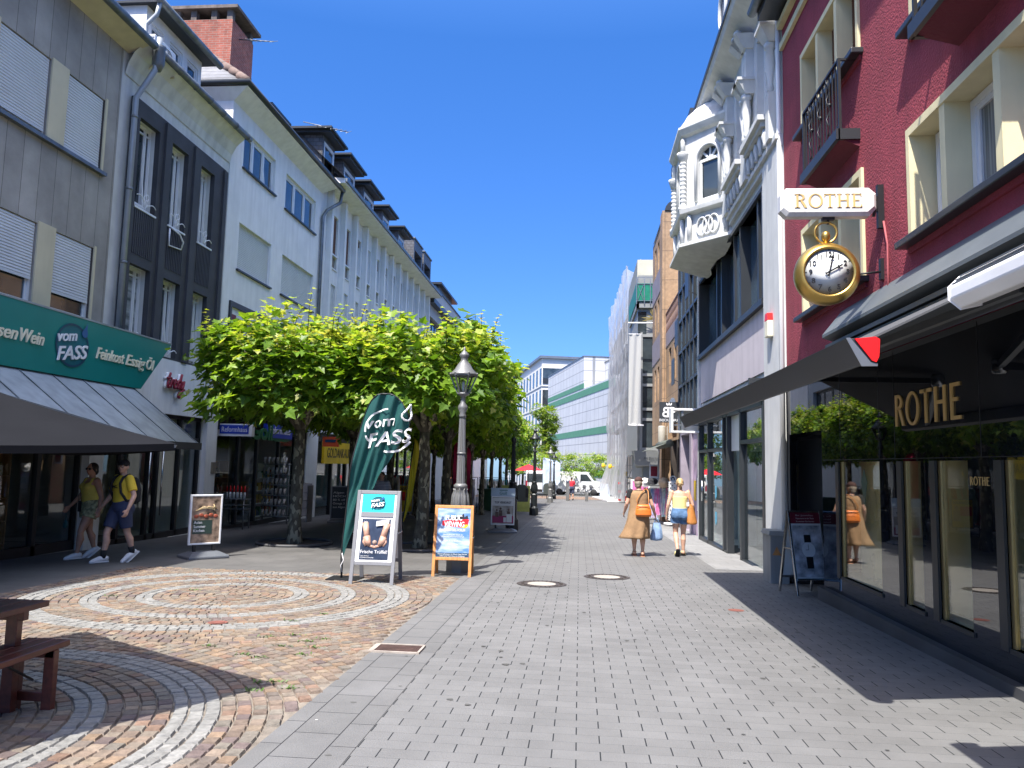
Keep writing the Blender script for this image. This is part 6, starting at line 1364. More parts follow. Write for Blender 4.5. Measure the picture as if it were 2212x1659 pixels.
# A boards -----------------------------------------------------------------
def rects(mb, o, ux, uy, lst, th=.002):
    nn = Vector(ux).cross(Vector(uy))
    for (x0, x1, y0, y1) in lst: mb.prism([(x0, y0), (x1, y0), (x1, y1), (x0, y1)], Vector(o)+nn*.0005, ux, uy, th)
    return mb
def a_board(name, label, loc, yaw, w, h, legs, tilt, fm, bar=.05, head=0., poster_mat='sign_white'):
    """two hinged frames; returns root, poster origin and axes (local)"""
    t = thing(name, label, 'sign board', (0, 0, 0)); T_ = math.tan(rad(tilt)); spread = h*T_
    def frame(sg):
        mb = MB(); o = lambda x, z: Vector((x, sg*spread*(1-z/h), z)); up = (0, 1, 0)
        for x in (-w/2+bar/2, w/2-bar/2): mb.bar(o(x, 0), o(x, h), bar, .03, up=(0, -1, 0))
        for z in ([h-bar/2, legs+bar/2]+([h-head-bar/2] if head else [])): mb.obox(o(0, z), w-2*bar, .026, bar, Matrix.Rotation(sg*math.atan(T_), 3, 'X'))
        return mb
    f = frame(-1).build('front_frame', fm, t, .006); frame(1).build('back_frame', fm, t)
    uy = Vector((0, spread, h)).normalized(); ux = Vector((1, 0, 0)); nn = ux.cross(uy)
    o = Vector((0, -spread*(1-legs/h), legs))
    L = (h-legs)/uy.z
    mb = MB(); mb.prism([(-w/2+bar, bar), (w/2-bar, bar), (w/2-bar, L-bar), (-w/2+bar, L-bar)], o-nn*.006, ux, uy, .008); p = mb.build('poster', MATS[poster_mat], t)
    o2 = Vector((0, spread*(1-legs/h), legs)); uy2 = Vector((0, -spread, h)).normalized(); mb = MB(); mb.prism([(-w/2+bar, bar), (w/2-bar, bar), (w/2-bar, L-bar), (-w/2+bar, L-bar)], o2, Vector((1, 0, 0)), uy2, .006); mb.build('back_panel', MATS[poster_mat], t)
    mb = MB()
    for x in (-w/2-.005, w/2+.005): mb.bar((x, -spread*.45, h*.55), (x, spread*.45, h*.55), .012, .02)
    mb.build('hinge', MATS['steel'], t)
    t.location = loc; t.rotation_euler = (0, 0, yaw); return t, p, o+nn*.003, ux, uy, L
def gfx(par, name, mat, fn):
    mb = MB(); fn(mb); return mb.build(name, MATS[mat] if isinstance(mat, str) else mat, par)
M('poster_dark', (.025,.035,.06), .3, var=.6, scale=6); M('skin_print', (.50,.30,.22), .4, var=.25, scale=12); M('paper', (.68,.68,.66), .6)
t, ps_, o, ux, uy, L = a_board('sign_board', 'grey framed sign board with turquoise top and truffle poster', (-3.02, 11.55, gz(11.4)), rad(2), .66, 1.36, .28, 14, MATS['grey_board'], .055)
gfx(ps_, 'top_field', 'turquoise', lambda m: rects(m, o, ux, uy, [(-.245, .245, L-.33, L-.055)], .004))
gfx(ps_, 'middle_bar', 'grey_board', lambda m: rects(m, o, ux, uy, [(-.245, .245, L-.40, L-.33)], .012))
nn = ux.cross(uy); fass_logo(ps_, o+uy*(L-.19)+nn*.004, ux, uy, .24, 'navy', 'sign_white')
gfx(ps_, 'picture', 'poster_dark', lambda m: rects(m, o, ux, uy, [(-.215, .215, .085, L-.43)], .004))
def hands(m):
    for sg in (-1, 1):
        C = lambda x, y, z=.006: o+ux*(sg*x)+uy*y+nn*z
        m.tube([C(.17,.62), C(.14,.5), C(.12,.4)], [.05, .045, .05], 8); m.tube([C(.13,.42), C(.10,.33), C(.07,.29)], [.055, .05, .03], 8)
        for k in range(4): m.tube([C(.11-.012*k,.33-.01*k), C(.06-.02*k,.275-.006*k), C(.02-.01*k,.285-.004*k)], .014, 6)
        m.tube([C(.15,.42), C(.17,.34), C(.13,.28)], .017, 6)
gfx(ps_, 'hands_print', 'skin_print', hands)
gfx(ps_, 'truffle_print', M('truffle', (.30,.22,.18), .7, var=.4, scale=40), lambda m: m.ball(o+uy*.335+nn*.005, .035, .02, .035))
gfx(ps_, 'price_note', 'paper', lambda m: m.prism([(0,-.03), (.19,.0), (.19,.075), (0,.045)], o+ux*.005+uy*.60+nn*.03, ux, uy, .002))
def tx(m): add_text(m, 'Frische Trüffel!', o+uy*.175+nn*.006, ux, uy, .05, .40, th=.003); add_text(m, 'Tuber Aestivum', o-ux*.2+uy*.13+nn*.006, ux, uy, .015, .13, 'L', .002); add_text(m, 'die schwarze Sommertrüffel', o-ux*.2+uy*.105+nn*.006, ux, uy, .015, .2, 'L', .002); add_text(m, 'Genuss', o-ux*.19+uy*(L-.48)+nn*.006, ux, uy, .018, .06, 'L', .002); m.ball(o+ux*.16+uy*(L-.5)+nn*.006, .035, .03, .006)
gfx(ps_, 'lettering', 'sign_white', tx)

t, ps_, o, ux, uy, L = a_board('sign_board', 'wooden sign board with a blue football event poster before the grey lamp', (-2.05, 12.72, gz(12.7)), rad(3), .64, 1.13, .26, 12, MATS['board_wood'], .05, poster_mat='paper')
def poster_grad():
    m, nt, out = new_mat('poster_blue'); p = N(nt, 'ShaderNodeBsdfPrincipled'); nt.links.new(p.outputs[0], out.inputs[0]); p.inputs['Roughness'].default_value = .25
    tc = N(nt, 'ShaderNodeTexCoord'); n = N(nt, 'ShaderNodeTexNoise'); n.inputs['Scale'].default_value = 3.5; n.inputs['Detail'].default_value = 4
    mp = N(nt, 'ShaderNodeMapping'); mp.inputs['Scale'].default_value = (1, 1, 3); nt.links.new(tc.outputs['Object'], mp.inputs[0]); nt.links.new(mp.outputs[0], n.inputs['Vector'])
    nt.links.new(mixc(nt, (.09,.20,.40), (.50,.58,.66), ramp(nt, n.outputs[0], .4, .7)), p.inputs['Base Color'])
poster_grad(); nn = ux.cross(uy)
gfx(ps_, 'picture', 'poster_blue', lambda m: rects(m, o, ux, uy, [(-.27, .275, .04, L-.03)], .004))
gfx(ps_, 'bottom_band', 'navy', lambda m: rects(m, o, ux, uy, [(-.27, .275, .042, .12)], .006))
gfx(ps_, 'red_brush', 'red_plastic', lambda m: m.prism([(-.19,.56), (.12,.53), (.23,.57), (.25,.66), (.1,.68), (-.19,.63)], o+nn*.005, ux, uy, .002))
gfx(ps_, 'black_brush', 'black_paint', lambda m: m.prism([(-.1,.66), (.08,.65), (.24,.67), (.22,.73), (.17,.70), (.16,.76), (.1,.71), (.02,.70), (-.1,.69)], o+nn*.005, ux, uy, .0025))
gfx(ps_, 'gold_brush', 'yellow', lambda m: m.prism([(.12,.53), (.2,.52), (.25,.57), (.2,.58)], o+nn*.005, ux, uy, .003))
def tx(m):
    add_text(m, 'PUBLIC', o+uy*.645+nn*.007, ux, uy, .085, .27, th=.004, bold=.015); add_text(m, 'VIEWING', o+ux*.01+uy*.54+nn*.007, ux, uy, .085, .33, th=.004, bold=.015); add_text(m, 'IM RHEIN SIEG FORUM', o+uy*.465+nn*.007, ux, uy, .042, .38, th=.003, bold=.015)
    for s, y, w_ in (('Übertragung aller Spiele der', .40, .33), ('deutschen Nationalmannschaft', .37, .36), ('Einlass 2h vor Spielbeginn', .30, .31), ('Ab 16 Jahren', .25, .17), ('Eintritt frei', .20, .13), ('Veranstaltungen im Rhein Sieg Forum', .09, .48), ('Infos und Termine am Eingang', .06, .4)): add_text(m, s, o+uy*y+nn*.007, ux, uy, .02, w_, th=.002)
gfx(ps_, 'lettering', 'sign_white', tx)

t, ps_, o, ux, uy, L = a_board('sign_board', 'silver framed sign board with a watch poster beside the jeweller door', (3.36, 12.05, gz(12.05)), rad(18), .56, 1.22, .22, 11, MATS['steel'], .03, poster_mat='paper'); nn = ux.cross(uy)
gfx(ps_, 'picture', M('grey_photo', (.42,.42,.44), .3, var=.7, scale=7), lambda m: rects(m, o, ux, uy, [(-.235, .235, .05, L-.22)], .004))
gfx(ps_, 'top_field', 'maroon', lambda m: rects(m, o, ux, uy, [(-.25, .25, L-.19, L-.03)], .004))
gfx(ps_, 'watch_print', 'sign_white', lambda m: m.prism([(.11*math.cos(q), .11*math.sin(q)) for q in [2*PI*k/24 for k in range(24)]], o+uy*.44+nn*.005, ux, uy, .003))
gfx(ps_, 'strap_print', 'black_paint', lambda m: rects(m, o+nn*.004, ux, uy, [(-.055, .055, .55, .66), (-.055, .055, .17, .34), (-.003, .003, .44, .52), (-.05, .0, .437, .443)], .004))
def tx(m): add_text(m, 'Mein Siegburg', o+uy*(L-.31)+nn*.006, ux, uy, .05, .30, th=.002); add_text(m, 'Made for Me', o+uy*.09+nn*.006, ux, uy, .04, .22, th=.002); [add_text(m, s, o+uy*(L-.08-.045*k)+nn*.006, ux, uy, .022, .3, th=.002) for k, s in enumerate(('Ihr Juwelier', 'Reparaturen an der Theke', 'Kommen Sie herein'))]
gfx(ps_, 'lettering', M('poster_ink', (.55,.5,.48), .5), tx)

def base_board(name, label, loc, yaw, w, h, z0, frame, poster):
    t = thing(name, label, 'sign board', (0, 0, 0)); mb = MB(); b = .035
    mb.box(-w/2, w/2, -.03, .03, z0, z0+b); mb.box(-w/2, w/2, -.03, .03, h-b, h); mb.box(-w/2, -w/2+b, -.03, .03, z0+b, h-b); mb.box(w/2-b, w/2, -.03, .03, z0+b, h-b); mb.build('frame', frame, t, .008)
    mb = MB(); mb.box(-w/2+b, w/2-b, -.02, .02, z0+b, h-b); p = mb.build('poster', poster, t)
    mb = MB()
    for x in (-w*.3, w*.3): mb.box(x-.025, x+.025, -.025, .025, .1, z0)
    mb.build('leg', MATS['black_metal'], t)
    mb = MB(); mb.mesh([(-w*.62,-.3,.0), (w*.62,-.3,.0), (w*.62,.3,.0), (-w*.62,.3,.0), (-w*.62,-.3,.05), (w*.62,-.3,.05), (w*.62,.3,.05), (-w*.62,.3,.05), (-w*.4,-.12,.12), (w*.4,-.12,.12), (w*.4,.12,.12), (-w*.4,.12,.12)], [(0,3,2,1), (0,1,5,4), (1,2,6,5), (2,3,7,6), (3,0,4,7), (4,5,9,8), (5,6,10,9), (6,7,11,10), (7,4,8,11), (8,9,10,11)])
    mb.build('foot', M('foot_plastic', (.11,.12,.135), .35), t, .015); t.location = loc; t.rotation_euler = (0, 0, yaw); return t, p, Vector((0, -.021, z0)), Vector((1, 0, 0)), Vector((0, 0, 1)), h-z0
t, ps_, o, ux, uy, L = base_board('pavement_sign', 'silver framed food poster on a black foot at the edge of the shade', (-6.93, 13.95, gz(13.9)), rad(48), .60, 1.16, .24, MATS['white_pvc'], M('food_photo', (.24,.17,.12), .3, var=.9, scale=9)); nn = ux.cross(uy)
gfx(ps_, 'dark_field', 'shop_green' if 0 else M('poster_pine', (.03,.055,.045), .4), lambda m: rects(m, o, ux, uy, [(-.24, .12, .2, .45)], .003))
gfx(ps_, 'noodle_print', M('noodle', (.55,.42,.22), .5, var=.3, scale=30), lambda m: [m.tube([o+ux*(-.2+.02*k)+uy*(.62+.012*k)+nn*.004, o+ux*(.05+.015*k)+uy*(.7-.01*k)+nn*.004, o+ux*(.2-.01*k)+uy*(.66+.012*k)+nn*.004], .006, 4) for k in range(8)])
gfx(ps_, 'meat_print', M('meat', (.30,.07,.035), .5, var=.5, scale=25), lambda m: [m.ball(o+ux*(-.18+.09*k)+uy*(.52+.02*(k % 2))+nn*.003, .045, .008, .035) for k in range(5)])
gfx(ps_, 'lettering', 'sign_white', lambda m: [add_text(m, s, o-ux*.22+uy*(.385-.075*k)+nn*.004, ux, uy, .055, w_, 'L', .002) for k, (s, w_) in enumerate((('Asian', .15), ('Summer', .22), ('Kitchen', .2)))])
t, ps_, o, ux, uy, L = base_board('pavement_sign', 'white framed pavement sign with blue header under the trees by the walkway', (-2.26, 23.0, gz(23)), rad(5), .70, 1.06, .22, MATS['sign_white'], M('poster_photo', (.33,.30,.26), .3, var=.6, scale=5)); nn = ux.cross(uy)
mb = MB(); mb.box(-.36, .36, -.03, .03, 1.06, 1.30); hd = mb.build('header', M('header_blue', (.42,.52,.62), .4), t)
gfx(hd, 'lettering', 'teal_sheet', lambda m: (add_text(m, 'Goll', Vector((0, -.031, 1.11)), ux, uy, .09, .22, th=.003, bold=.03), rects(m, Vector((0, -.031, 1.22)), ux, uy, [(-.11, .13, 0, .035)])))
gfx(ps_, 'upper_field', 'paper', lambda m: rects(m, o, ux, uy, [(-.31, .31, .56, .79)], .003)); gfx(ps_, 'lower_field', M('magenta', (.30,.02,.09), .4), lambda m: rects(m, o, ux, uy, [(-.31, .31, .06, .27)], .003))
gfx(ps_, 'packs', 'paper', lambda m: rects(m, o+nn*.003, ux, uy, [(.02, .1, .08, .22), (.11, .27, .08, .32)], .004)); gfx(ps_, 'lettering', 'black_paint', lambda m: (add_text(m, 'TOP VERSORGT', o+uy*.63+nn*.004, ux, uy, .06, .5, th=.002, bold=.03)))
def figs(m):
    for x, y, s in ((-.18,.33,1), (-.07,.37,1.1), (.17,.35,1)): m.ball(o+ux*x+uy*(y+.1*s)+nn*.003, .03*s, .006, .035*s); m.prism([(-.05*s,-.1*s), (.05*s,-.1*s), (.045*s,.05*s), (-.04*s,.06*s)], o+ux*x+uy*y+nn*.003, ux, uy, .004)
gfx(ps_, 'figures_print', M('print_brown', (.12,.07,.05), .5, var=.4, scale=20), figs)
g = GP(868, 1118); t, ps_, o, ux, uy, L = base_board('pavement_sign', 'yellow gold buying poster sign half hidden by the green flag', (g.x, g.y, g.z), rad(8), .8, 1.25, .2, MATS['grey_metal'], MATS['yellow']); nn = ux.cross(uy)
gfx(ps_, 'red_field', 'red_plastic', lambda m: rects(m, o, ux, uy, [(-.33, .1, .45, .78)], .003)); gfx(ps_, 'lettering', 'black_paint', lambda m: add_text(m, 'GOLDANKAUF', o+uy*.86+nn*.004, ux, uy, .11, .68, th=.002, bold=.02))
gfx(ps_, 'portrait_print', 'skin_print', lambda m: (m.ball(o+ux*.22+uy*.72+nn*.003, .07, .01, .09), m.prism([(-.14,-.2), (.12,-.2), (.1,.18), (-.1,.18)], o+ux*.22+uy*.45+nn*.003, ux, uy, .004)))
g = GP(737, 1128); t, ps_, o, ux, uy, L = base_board('pavement_sign', 'black chalk style notice board standing in the shade left of the flag', (g.x, g.y, g.z), rad(20), .75, 1.2, .1, MATS['grey_metal'], MATS['sign_charcoal']); nn = ux.cross(uy)
gfx(ps_, 'lettering', 'paper', lambda m: [add_text(m, s, o-ux*.3+uy*(.85-.12*k)+nn*.004, ux, uy, .07, w_, 'L', .002) for k, (s, w_) in enumerate((('Algen', .35), ('HOCH', .4), ('80 % off', .4), ('Omega 3', .38), ('aus Algen', .4)))])

# grey utility cabinet
cb = thing('utility_cabinet', 'low grey utility cabinet with warning sticker at the white pillar by the jeweller', 'cabinet', (3.27, 13.32, gz(13.3)))
mb = MB(); z = gz(13.3); mb.box(3.12, 3.42, 13.1, 13.62, z-.02, z+.78); mb.build('body', M('cabinet_grey', (.27,.275,.265), .6, var=.08, streak=.15), cb, .008)
mb = MB(); mb.mesh([(3.09, 13.07, z+.78), (3.45, 13.07, z+.78), (3.45, 13.65, z+.78), (3.09, 13.65, z+.78), (3.11, 13.1, z+.85), (3.43, 13.1, z+.85), (3.43, 13.62, z+.85), (3.11, 13.62, z+.85)], [(0,3,2,1), (4,5,6,7), (0,1,5,4), (1,2,6,5), (2,3,7,6), (3,0,4,7)]); mb.build('lid', MATS['cabinet_grey'], cb)
mb = MB(); mb.prism([(-.07,-.06), (.07,-.06), (0,.08)], (3.22, 13.095, z+.52), (1, 0, 0), (0, 0, 1), .003); mb.build('warning_sticker', MATS['board_wood'], cb)
# second cabinet by the left pillar
g = GP(470, 1140); mb = MB(); mb.box(g.x-.25, g.x+.05, g.y, g.y+.5, g.z, g.z+.95); f = tag(mb.build('utility_cabinet', MATS['cabinet_grey']), 'grey utility cabinet with yellow warning triangle by the left pillar', 'cabinet')
mb = MB(); mb.prism([(-.06,-.05), (.06,-.05), (0,.07)], (g.x-.1, g.y-.004, g.z+.6), (1, 0, 0), (0, 0, 1), .003); mb.build('warning_sticker', MATS['yellow'], f)
# cart with red topped bottles, slipper rack, small postcard rack
g = GP(508, 1142); t = thing('sales_cart', 'metal sales cart with red topped bottles before the health food shop', 'cart', (g.x, g.y, g.z)); mb = MB(); zt = .82
for x in (-.3, .3):
    for y in (-.2, .2): mb.tube([(g.x+x, g.y+y, g.z), (g.x+x, g.y+y, g.z+zt)], .018, 6)
for z in (.55, .66, zt): mb.box(g.x-.33, g.x+.33, g.y-.22, g.y+.22, g.z+z, g.z+z+.02)
mb.build('frame', MATS['grey_metal'], t)
for k in range(6):
    mb = MB(); mb.lathe([(.035,g.z+.84), (.035,g.z+1.0), (.015,g.z+1.04)], (g.x-.26+.105*k, g.y-.1, 0), 8); b = mb.build('bottle', MATS['paper']); tag(b, 'white bottle with red cap on the metal sales cart', 'bottle', 'red topped bottles on the sales cart'); ORG[b.name] = Vector()
    mb = MB(); mb.lathe([(.03,g.z+1.03), (.02,g.z+1.13), (.012,g.z+1.2)], (g.x-.26+.105*k, g.y-.1, 0), 8); mb.build('cap', MATS['red_plastic'], b)
g = GP(592, 1130); t = thing('shoe_rack', 'tall display rack of white slippers in the shop doorway', 'rack', (g.x, g.y, g.z)); mb = MB(); rnd = random.Random(2)
for x in (-.4, .4): mb.tube([(g.x+x, g.y, g.z), (g.x+x, g.y, g.z+1.9)], .02, 6)
for k in range(6): mb.box(g.x-.42, g.x+.42, g.y-.15, g.y+.15, g.z+.2+k*.33, g.z+.22+k*.33)
mb.build('frame', MATS['grey_metal'], t); mb = MB()
for k in range(6):
    for q in range(6): x = g.x-.36+.14*q; z = g.z+.24+k*.33; mb = MB(); mb.loft([((x, g.y-.16, z), .03, .03), ((x, g.y-.15, z+.09), .04, .05), ((x, g.y-.1, z+.2), .045, .03)], 8); mb.build('slipper', M('slipper', (.45,.42,.40), .8, var=.5, scale=3), t)
g = GP(648, 1128); mb = MB()
for k in range(4): mb.prism([(-.2,0), (.2,0), (.2,.3), (-.2,.3)], (g.x, g.y+.1*k, g.z+.2+.25*k), (1, 0, 0), (0, .5, 1), .02)
mb.box(g.x-.22, g.x-.19, g.y, g.y+.5, g.z, g.z+1.2); mb.box(g.x+.19, g.x+.22, g.y, g.y+.5, g.z, g.z+1.2); tag(mb.build('leaflet_rack', MATS['grey_metal']), 'small stepped leaflet rack right of the first tree trunk', 'rack')

# picnic table, bench and parasol ------------------------------------------
wood = MATS['red_brown_wood']
def plank_top(par, c0, u, v, L, W, z, n, th, nm):
    mb = MB(); R = Matrix((u, v, Vector((0, 0, 1)))).transposed(); pw = W/n
    for k in range(n): mb.obox(c0+v*(-W/2+pw*(k+.5))+Vector((0, 0, z-th/2)), L, pw-.012, th, R)
    return mb.build(nm, wood, par, .006)
bR = GP(155, 1380, .44); u_ = Vector((0, -1, 0)); v_ = Vector((-1, 0, 0)); Wb = .32; Lb = 1.9
g = gz(5.2); cB = Vector((bR.x, bR.y, g))+u_*(Lb/2)+v_*(Wb/2)
bench = thing('bench', 'dark red brown slatted wooden bench in the parasol shade', 'bench', (cB.x, cB.y, g)); plank_top(bench, cB, -u_, v_, Lb, Wb, .44, 3, .04, 'seat')
Rb = Matrix((-u_, v_, Vector((0, 0, 1)))).transposed()
for s in (-.33, .33):
    mb = MB(); b0 = cB+u_*(-s*Lb*1.3)
    for q in (-.12, .12): mb.obox(b0+v_*q+Vector((0, 0, .20)), .05, .07, .40, Rb)
    mb.obox(b0+Vector((0, 0, .10)), .045, .17, .06, Rb); mb.obox(b0+Vector((0, 0, .375)), .05, Wb-.02, .05, Rb); mb.build('leg_frame', wood, bench, .004)
mb = MB(); b0 = cB+u_*(.33*Lb*1.3*-1); mb.bar(b0+Vector((0, 0, .2)), b0+u_*.35+Vector((0, 0, .41)), .012, .012); mb.bar(cB-u_*(.33*Lb*1.3*-1)+Vector((0, 0, .2)), cB-u_*(.33*Lb*1.3*-1)-u_*.35+Vector((0, 0, .41)), .012, .012); mb.build('brace', MATS['black_metal'], bench)
tR = GP(110, 1296, .70); Wt = .72; Lt = 1.9; cT = Vector((tR.x, tR.y, gz(5.1)))+u_*(Lt/2)+v_*(Wt/2)
tb = thing('picnic_table', 'dark red brown slatted wooden table behind the bench at the left edge', 'table', (cT.x, cT.y, cT.z)); plank_top(tb, cT, -u_, v_, Lt, Wt, .70, 5, .04, 'table_top')
for s in (-.33, .33):
    mb = MB(); b0 = cT+u_*(-s*Lt*1.22)
    for q in (-.25, .25): mb.obox(b0+v_*q+Vector((0, 0, .33)), .055, .08, .66, Rb)
    mb.obox(b0+Vector((0, 0, .12)), .05, .42, .07, Rb); mb.obox(b0+Vector((0, 0, .63)), .05, Wt-.06, .06, Rb); mb.build('leg_frame', wood, tb, .004)
mb = MB(); mb.bar(cT+u_*(-.33*Lt*1.22)+Vector((0, 0, .3)), cT+u_*(-.33*Lt*1.22)+u_*.5+Vector((0, 0, .7)), .014, .014); mb.build('brace', MATS['black_metal'], tb)
pa = thing('parasol', 'large square charcoal parasol at the left edge over the picnic table', 'parasol', (-4.63, 4.27, gz(4.3)))
T = Vector((-2.64, 4.85, 1.68)); e1 = Vector((-.864, .504, 0)); e2 = Vector((-.504, -.864, 0)); S_ = 2.9
cr_ = [T, T+e1*S_, T+e1*S_+e2*S_, T+e2*S_]; ap_ = T+(e1+e2)*S_/2+Vector((0, 0, .66)); mb = MB()
for k in range(4):
    a, b = cr_[k], cr_[(k+1) % 4]; n = 8
    for i in range(n):
        for j in range(n):
            def Q(s, r): p = a.lerp(b, s).lerp(ap_, r); return p+Vector((0, 0, -.05*math.sin(PI*s)*(1-r)*1.0-.05*math.sin(PI*r)))
            mb.mesh([Q(i/n, j/n), Q((i+1)/n, j/n), Q((i+1)/n, (j+1)/n), Q(i/n, (j+1)/n)], [(0,1,2,3)], True)
    n = 10
    for i in range(n):
        q = lambda s: a.lerp(b, s)+Vector((0, 0, -.05*math.sin(PI*s)))
        A, B = q(i/n), q((i+1)/n); mb.face([A, B, B-Vector((0, 0, .045)), A-Vector((0, 0, .045))])
mb.build('canopy', M('charcoal_cloth', (.0105,.011,.013), .95, var=.15, bump=.1, bscale=220, spec=.12), pa)
mb = MB(); hub = ap_-Vector((0, 0, .1)); run = Vector((ap_.x, ap_.y, 1.75))
for c in cr_: mb.bar(hub, c-Vector((0, 0, .02)), .02, .02); mb.bar(run, hub.lerp(c, .5)-Vector((0, 0, .03)), .016, .016)
mb.build('rib', MATS['dark_grey_metal'], pa)
mb = MB(); mb.tube([(ap_.x, ap_.y, gz(4.3)), (ap_.x, ap_.y, ap_.z)], .03, 10); mb.lathe([(.3,0), (.3,.06), (.06,.09)], (ap_.x, ap_.y, gz(4.3)), 20); mb.build('pole', MATS['dark_grey_metal'], pa)

# covers in the paving -------------------------------------------------------
sl = Matrix.Rotation(-math.atan(SL), 3, 'X')
def disc(mb, c, r0, r1, z, n=40): quadstrip(mb, [c+sl @ Vector((r0*math.cos(2*PI*k/n), r0*math.sin(2*PI*k/n), z)) for k in range(n+1)], [c+sl @ Vector((r1*math.cos(2*PI*k/n), r1*math.sin(2*PI*k/n), z)) for k in range(n+1)], False)
M('cast_iron', (.09,.075,.065), .6, .5, var=.3, scale=20, bump=.3); M('cover_concrete', (.33,.30,.26), .85, var=.15, scale=8)
for (x, y), l in (((1170, 1262), 'nearer round manhole cover with a pale concrete centre'), ((1311, 1247), 'farther round manhole cover with a pale concrete centre, near the women')):
    c = GP(x, y); t = thing('manhole_cover', l, 'manhole cover', c); mb = MB(); disc(mb, c, .22, .375, .010); disc(mb, c, .375, .385, .006)
    for k in range(28): q = 2*PI*k/28; mb.obox(c+sl @ Vector((.30*math.cos(q), .30*math.sin(q), .012)), .05, .018, .008, sl @ Matrix.Rotation(q, 3, 'Z'))
    mb.build('rim', MATS['cast_iron'], t); mb = MB(); disc(mb, c, .0, .22, .009); mb.build('centre', MATS['cover_concrete'], t)
for (x, y), l in (((1590, 1319), 'small rusty valve cap in the grey paving'), ((470, 1349), 'small rusty valve cap among the cobbles')):
    c = GP(x, y); mb = MB(); disc(mb, c, 0, .07, .026 if x < 600 else .008); disc(mb, c, .07, .1, .022 if x < 600 else .006); tag(mb.build('valve_cap', M('rusty', (.17,.06,.045), .8, var=.3)), l, 'valve cap')
c = GP(858, 1405); gr = thing('drain_grate', 'rusty rectangular drain grate in a pale frame at the cobble edge', 'drain', c); mb = MB(); w2, d2 = .235, .155
for x0, x1, y0, y1 in ((-w2, w2, -d2, -d2+.025), (-w2, w2, d2-.025, d2), (-w2, -w2+.05, -d2, d2), (w2-.02, w2, -d2, d2)): mb.obox(c+Vector(((x0+x1)/2, (y0+y1)/2, .014)), x1-x0, y1-y0, .022, sl)
mb.build('frame', M('grate_frame', (.33,.29,.25), .9, var=.2, scale=15), gr); mb = MB(); mb.obox(c+Vector((0, 0, .009)), 2*w2-.06, 2*d2-.06, .004, sl)
mb.build('shaft', MATS['black_paint'], gr); mb = MB()
for k in range(9): mb.obox(c+Vector((.015, -d2+.045+k*.0275, .016)), 2*w2-.08, .013, .012, sl)
mb.build('grate_bar', M('rust_iron', (.10,.06,.05), .7, .4, var=.3, scale=12), gr)

# things down the street -------------------------------------------------------
def bin_post(label, loc, yaw):
    t = thing('litter_bin', label, 'litter bin', (0, 0, 0), 'grey litter bins on posts'); mb = MB(); pr = [(-.24,.55), (.24,.55), (.27,.95), (.24,1.18), (.1,1.32), (-.12,1.32), (-.24,1.2)]
    mb.prism(pr, (0, .2, 0), (1, 0, 0), (0, 0, 1), .4); mb.build('body', M('bin_green', (.055,.065,.062), .5), t, .02); mb = MB(); mb.box(.12, .26, -.205, -.2, .75, 1.15); mb.build('opening', MATS['black_paint'], t)
    mb = MB(); mb.box(-.35, -.29, -.03, .03, -.05, 1.3); mb.box(-.29, -.22, -.03, .03, .7, .76); mb.build('post', MATS['black_metal'], t); t.location = loc; t.rotation_euler = (0, 0, yaw); return t
bn1 = bin_post('grey litter bin on a post left of the clear black lamp', (-2.62, 35.4, gz(35.4)), .3)
dup(bn1, (-2.2, 53.6, gz(53.6)), 'grey litter bin on a post at the grey lamp far down the walkway', rot=2.8); dup(bn1, (-2.3, 62.5, gz(62.5)), 'grey litter bin on a post farthest away, by the last black lamp', rot=.2)
g = GP(1050, 1104); t = thing('wheelie_bin', 'dark green wheelie bin between the plane tree trunks', 'bin', (g.x, g.y, g.z)); mb = MB(); x, y, z = g
mb.mesh([(x-.28, y-.3, z+.06), (x+.28, y-.3, z+.06), (x+.28, y+.3, z+.06), (x-.28, y+.3, z+.06), (x-.36, y-.38, z+1.0), (x+.36, y-.38, z+1.0), (x+.36, y+.38, z+1.0), (x-.36, y+.38, z+1.0)], [(0,3,2,1), (4,5,6,7), (0,1,5,4), (1,2,6,5), (2,3,7,6), (3,0,4,7)]); mb.build('body', M('bin_dark_green', (.02,.075,.03), .45), t)
mb = MB(); mb.box(x-.39, x+.39, y-.42, y+.4, z+1.0, z+1.07); mb.build('lid', MATS['bin_dark_green'], t, .02); mb = MB(); [mb.lathe([(.1,-.03), (.1,.03)], (x+s, y+.3, z+.1), 12, R=Matrix.Rotation(PI/2, 3, 'Y')) for s in (-.3, .3)]; mb.build('wheel', MATS['rubber'], t)
def bollard(label, loc, h, r): mb = MB(); mb.lathe([(r, -.1), (r, h*.86), (r*1.02, h*.87), (r*1.02, h*.9), (r, h*.91), (r, h*.97), (r*.8, h)], loc, 18); return tag(mb.build('bollard', MATS['steel']), label, 'bollard', 'steel bollards across the street')
g = GP(1267, 1083); bollard('short steel bollard standing alone in the middle of the street', g, .85, .12); g = GP(1343, 1084); bollard('short steel bollard at the foot of the scaffold', g, .85, .12); g = GP(1226, 1082); bollard('tall steel bollard next to the man in red', g, 1.55, .13)
def feather(label, x, y, h, w, mat, lean=0., name='feather_flag'):
    t = thing(name, label, 'flag', (x, y, gz(y))); mb = MB(); rows = []
    for j in range(17):
        s = j/16; z = gz(y)+.5+(h-.5)*s; ww = w*min(1, 3*s+.15)*(1 if s < .8 else math.sqrt(max(0.02, 1-((s-.8)/.2)**2))); rows.append([(x+lean*s+ww*i/6, y+.04*math.sin(i*1.3+j*.5), z) for i in range(7)])
    for a, b in zip(rows, rows[1:]): quadstrip(mb, a, b)
    mb.build('cloth', MATS[mat], t); mb = MB(); mb.tube([(x, y, gz(y))]+[rows[j][0] for j in range(0, 17, 4)], .015, 6); mb.build('pole', MATS['black_metal'], t); return t
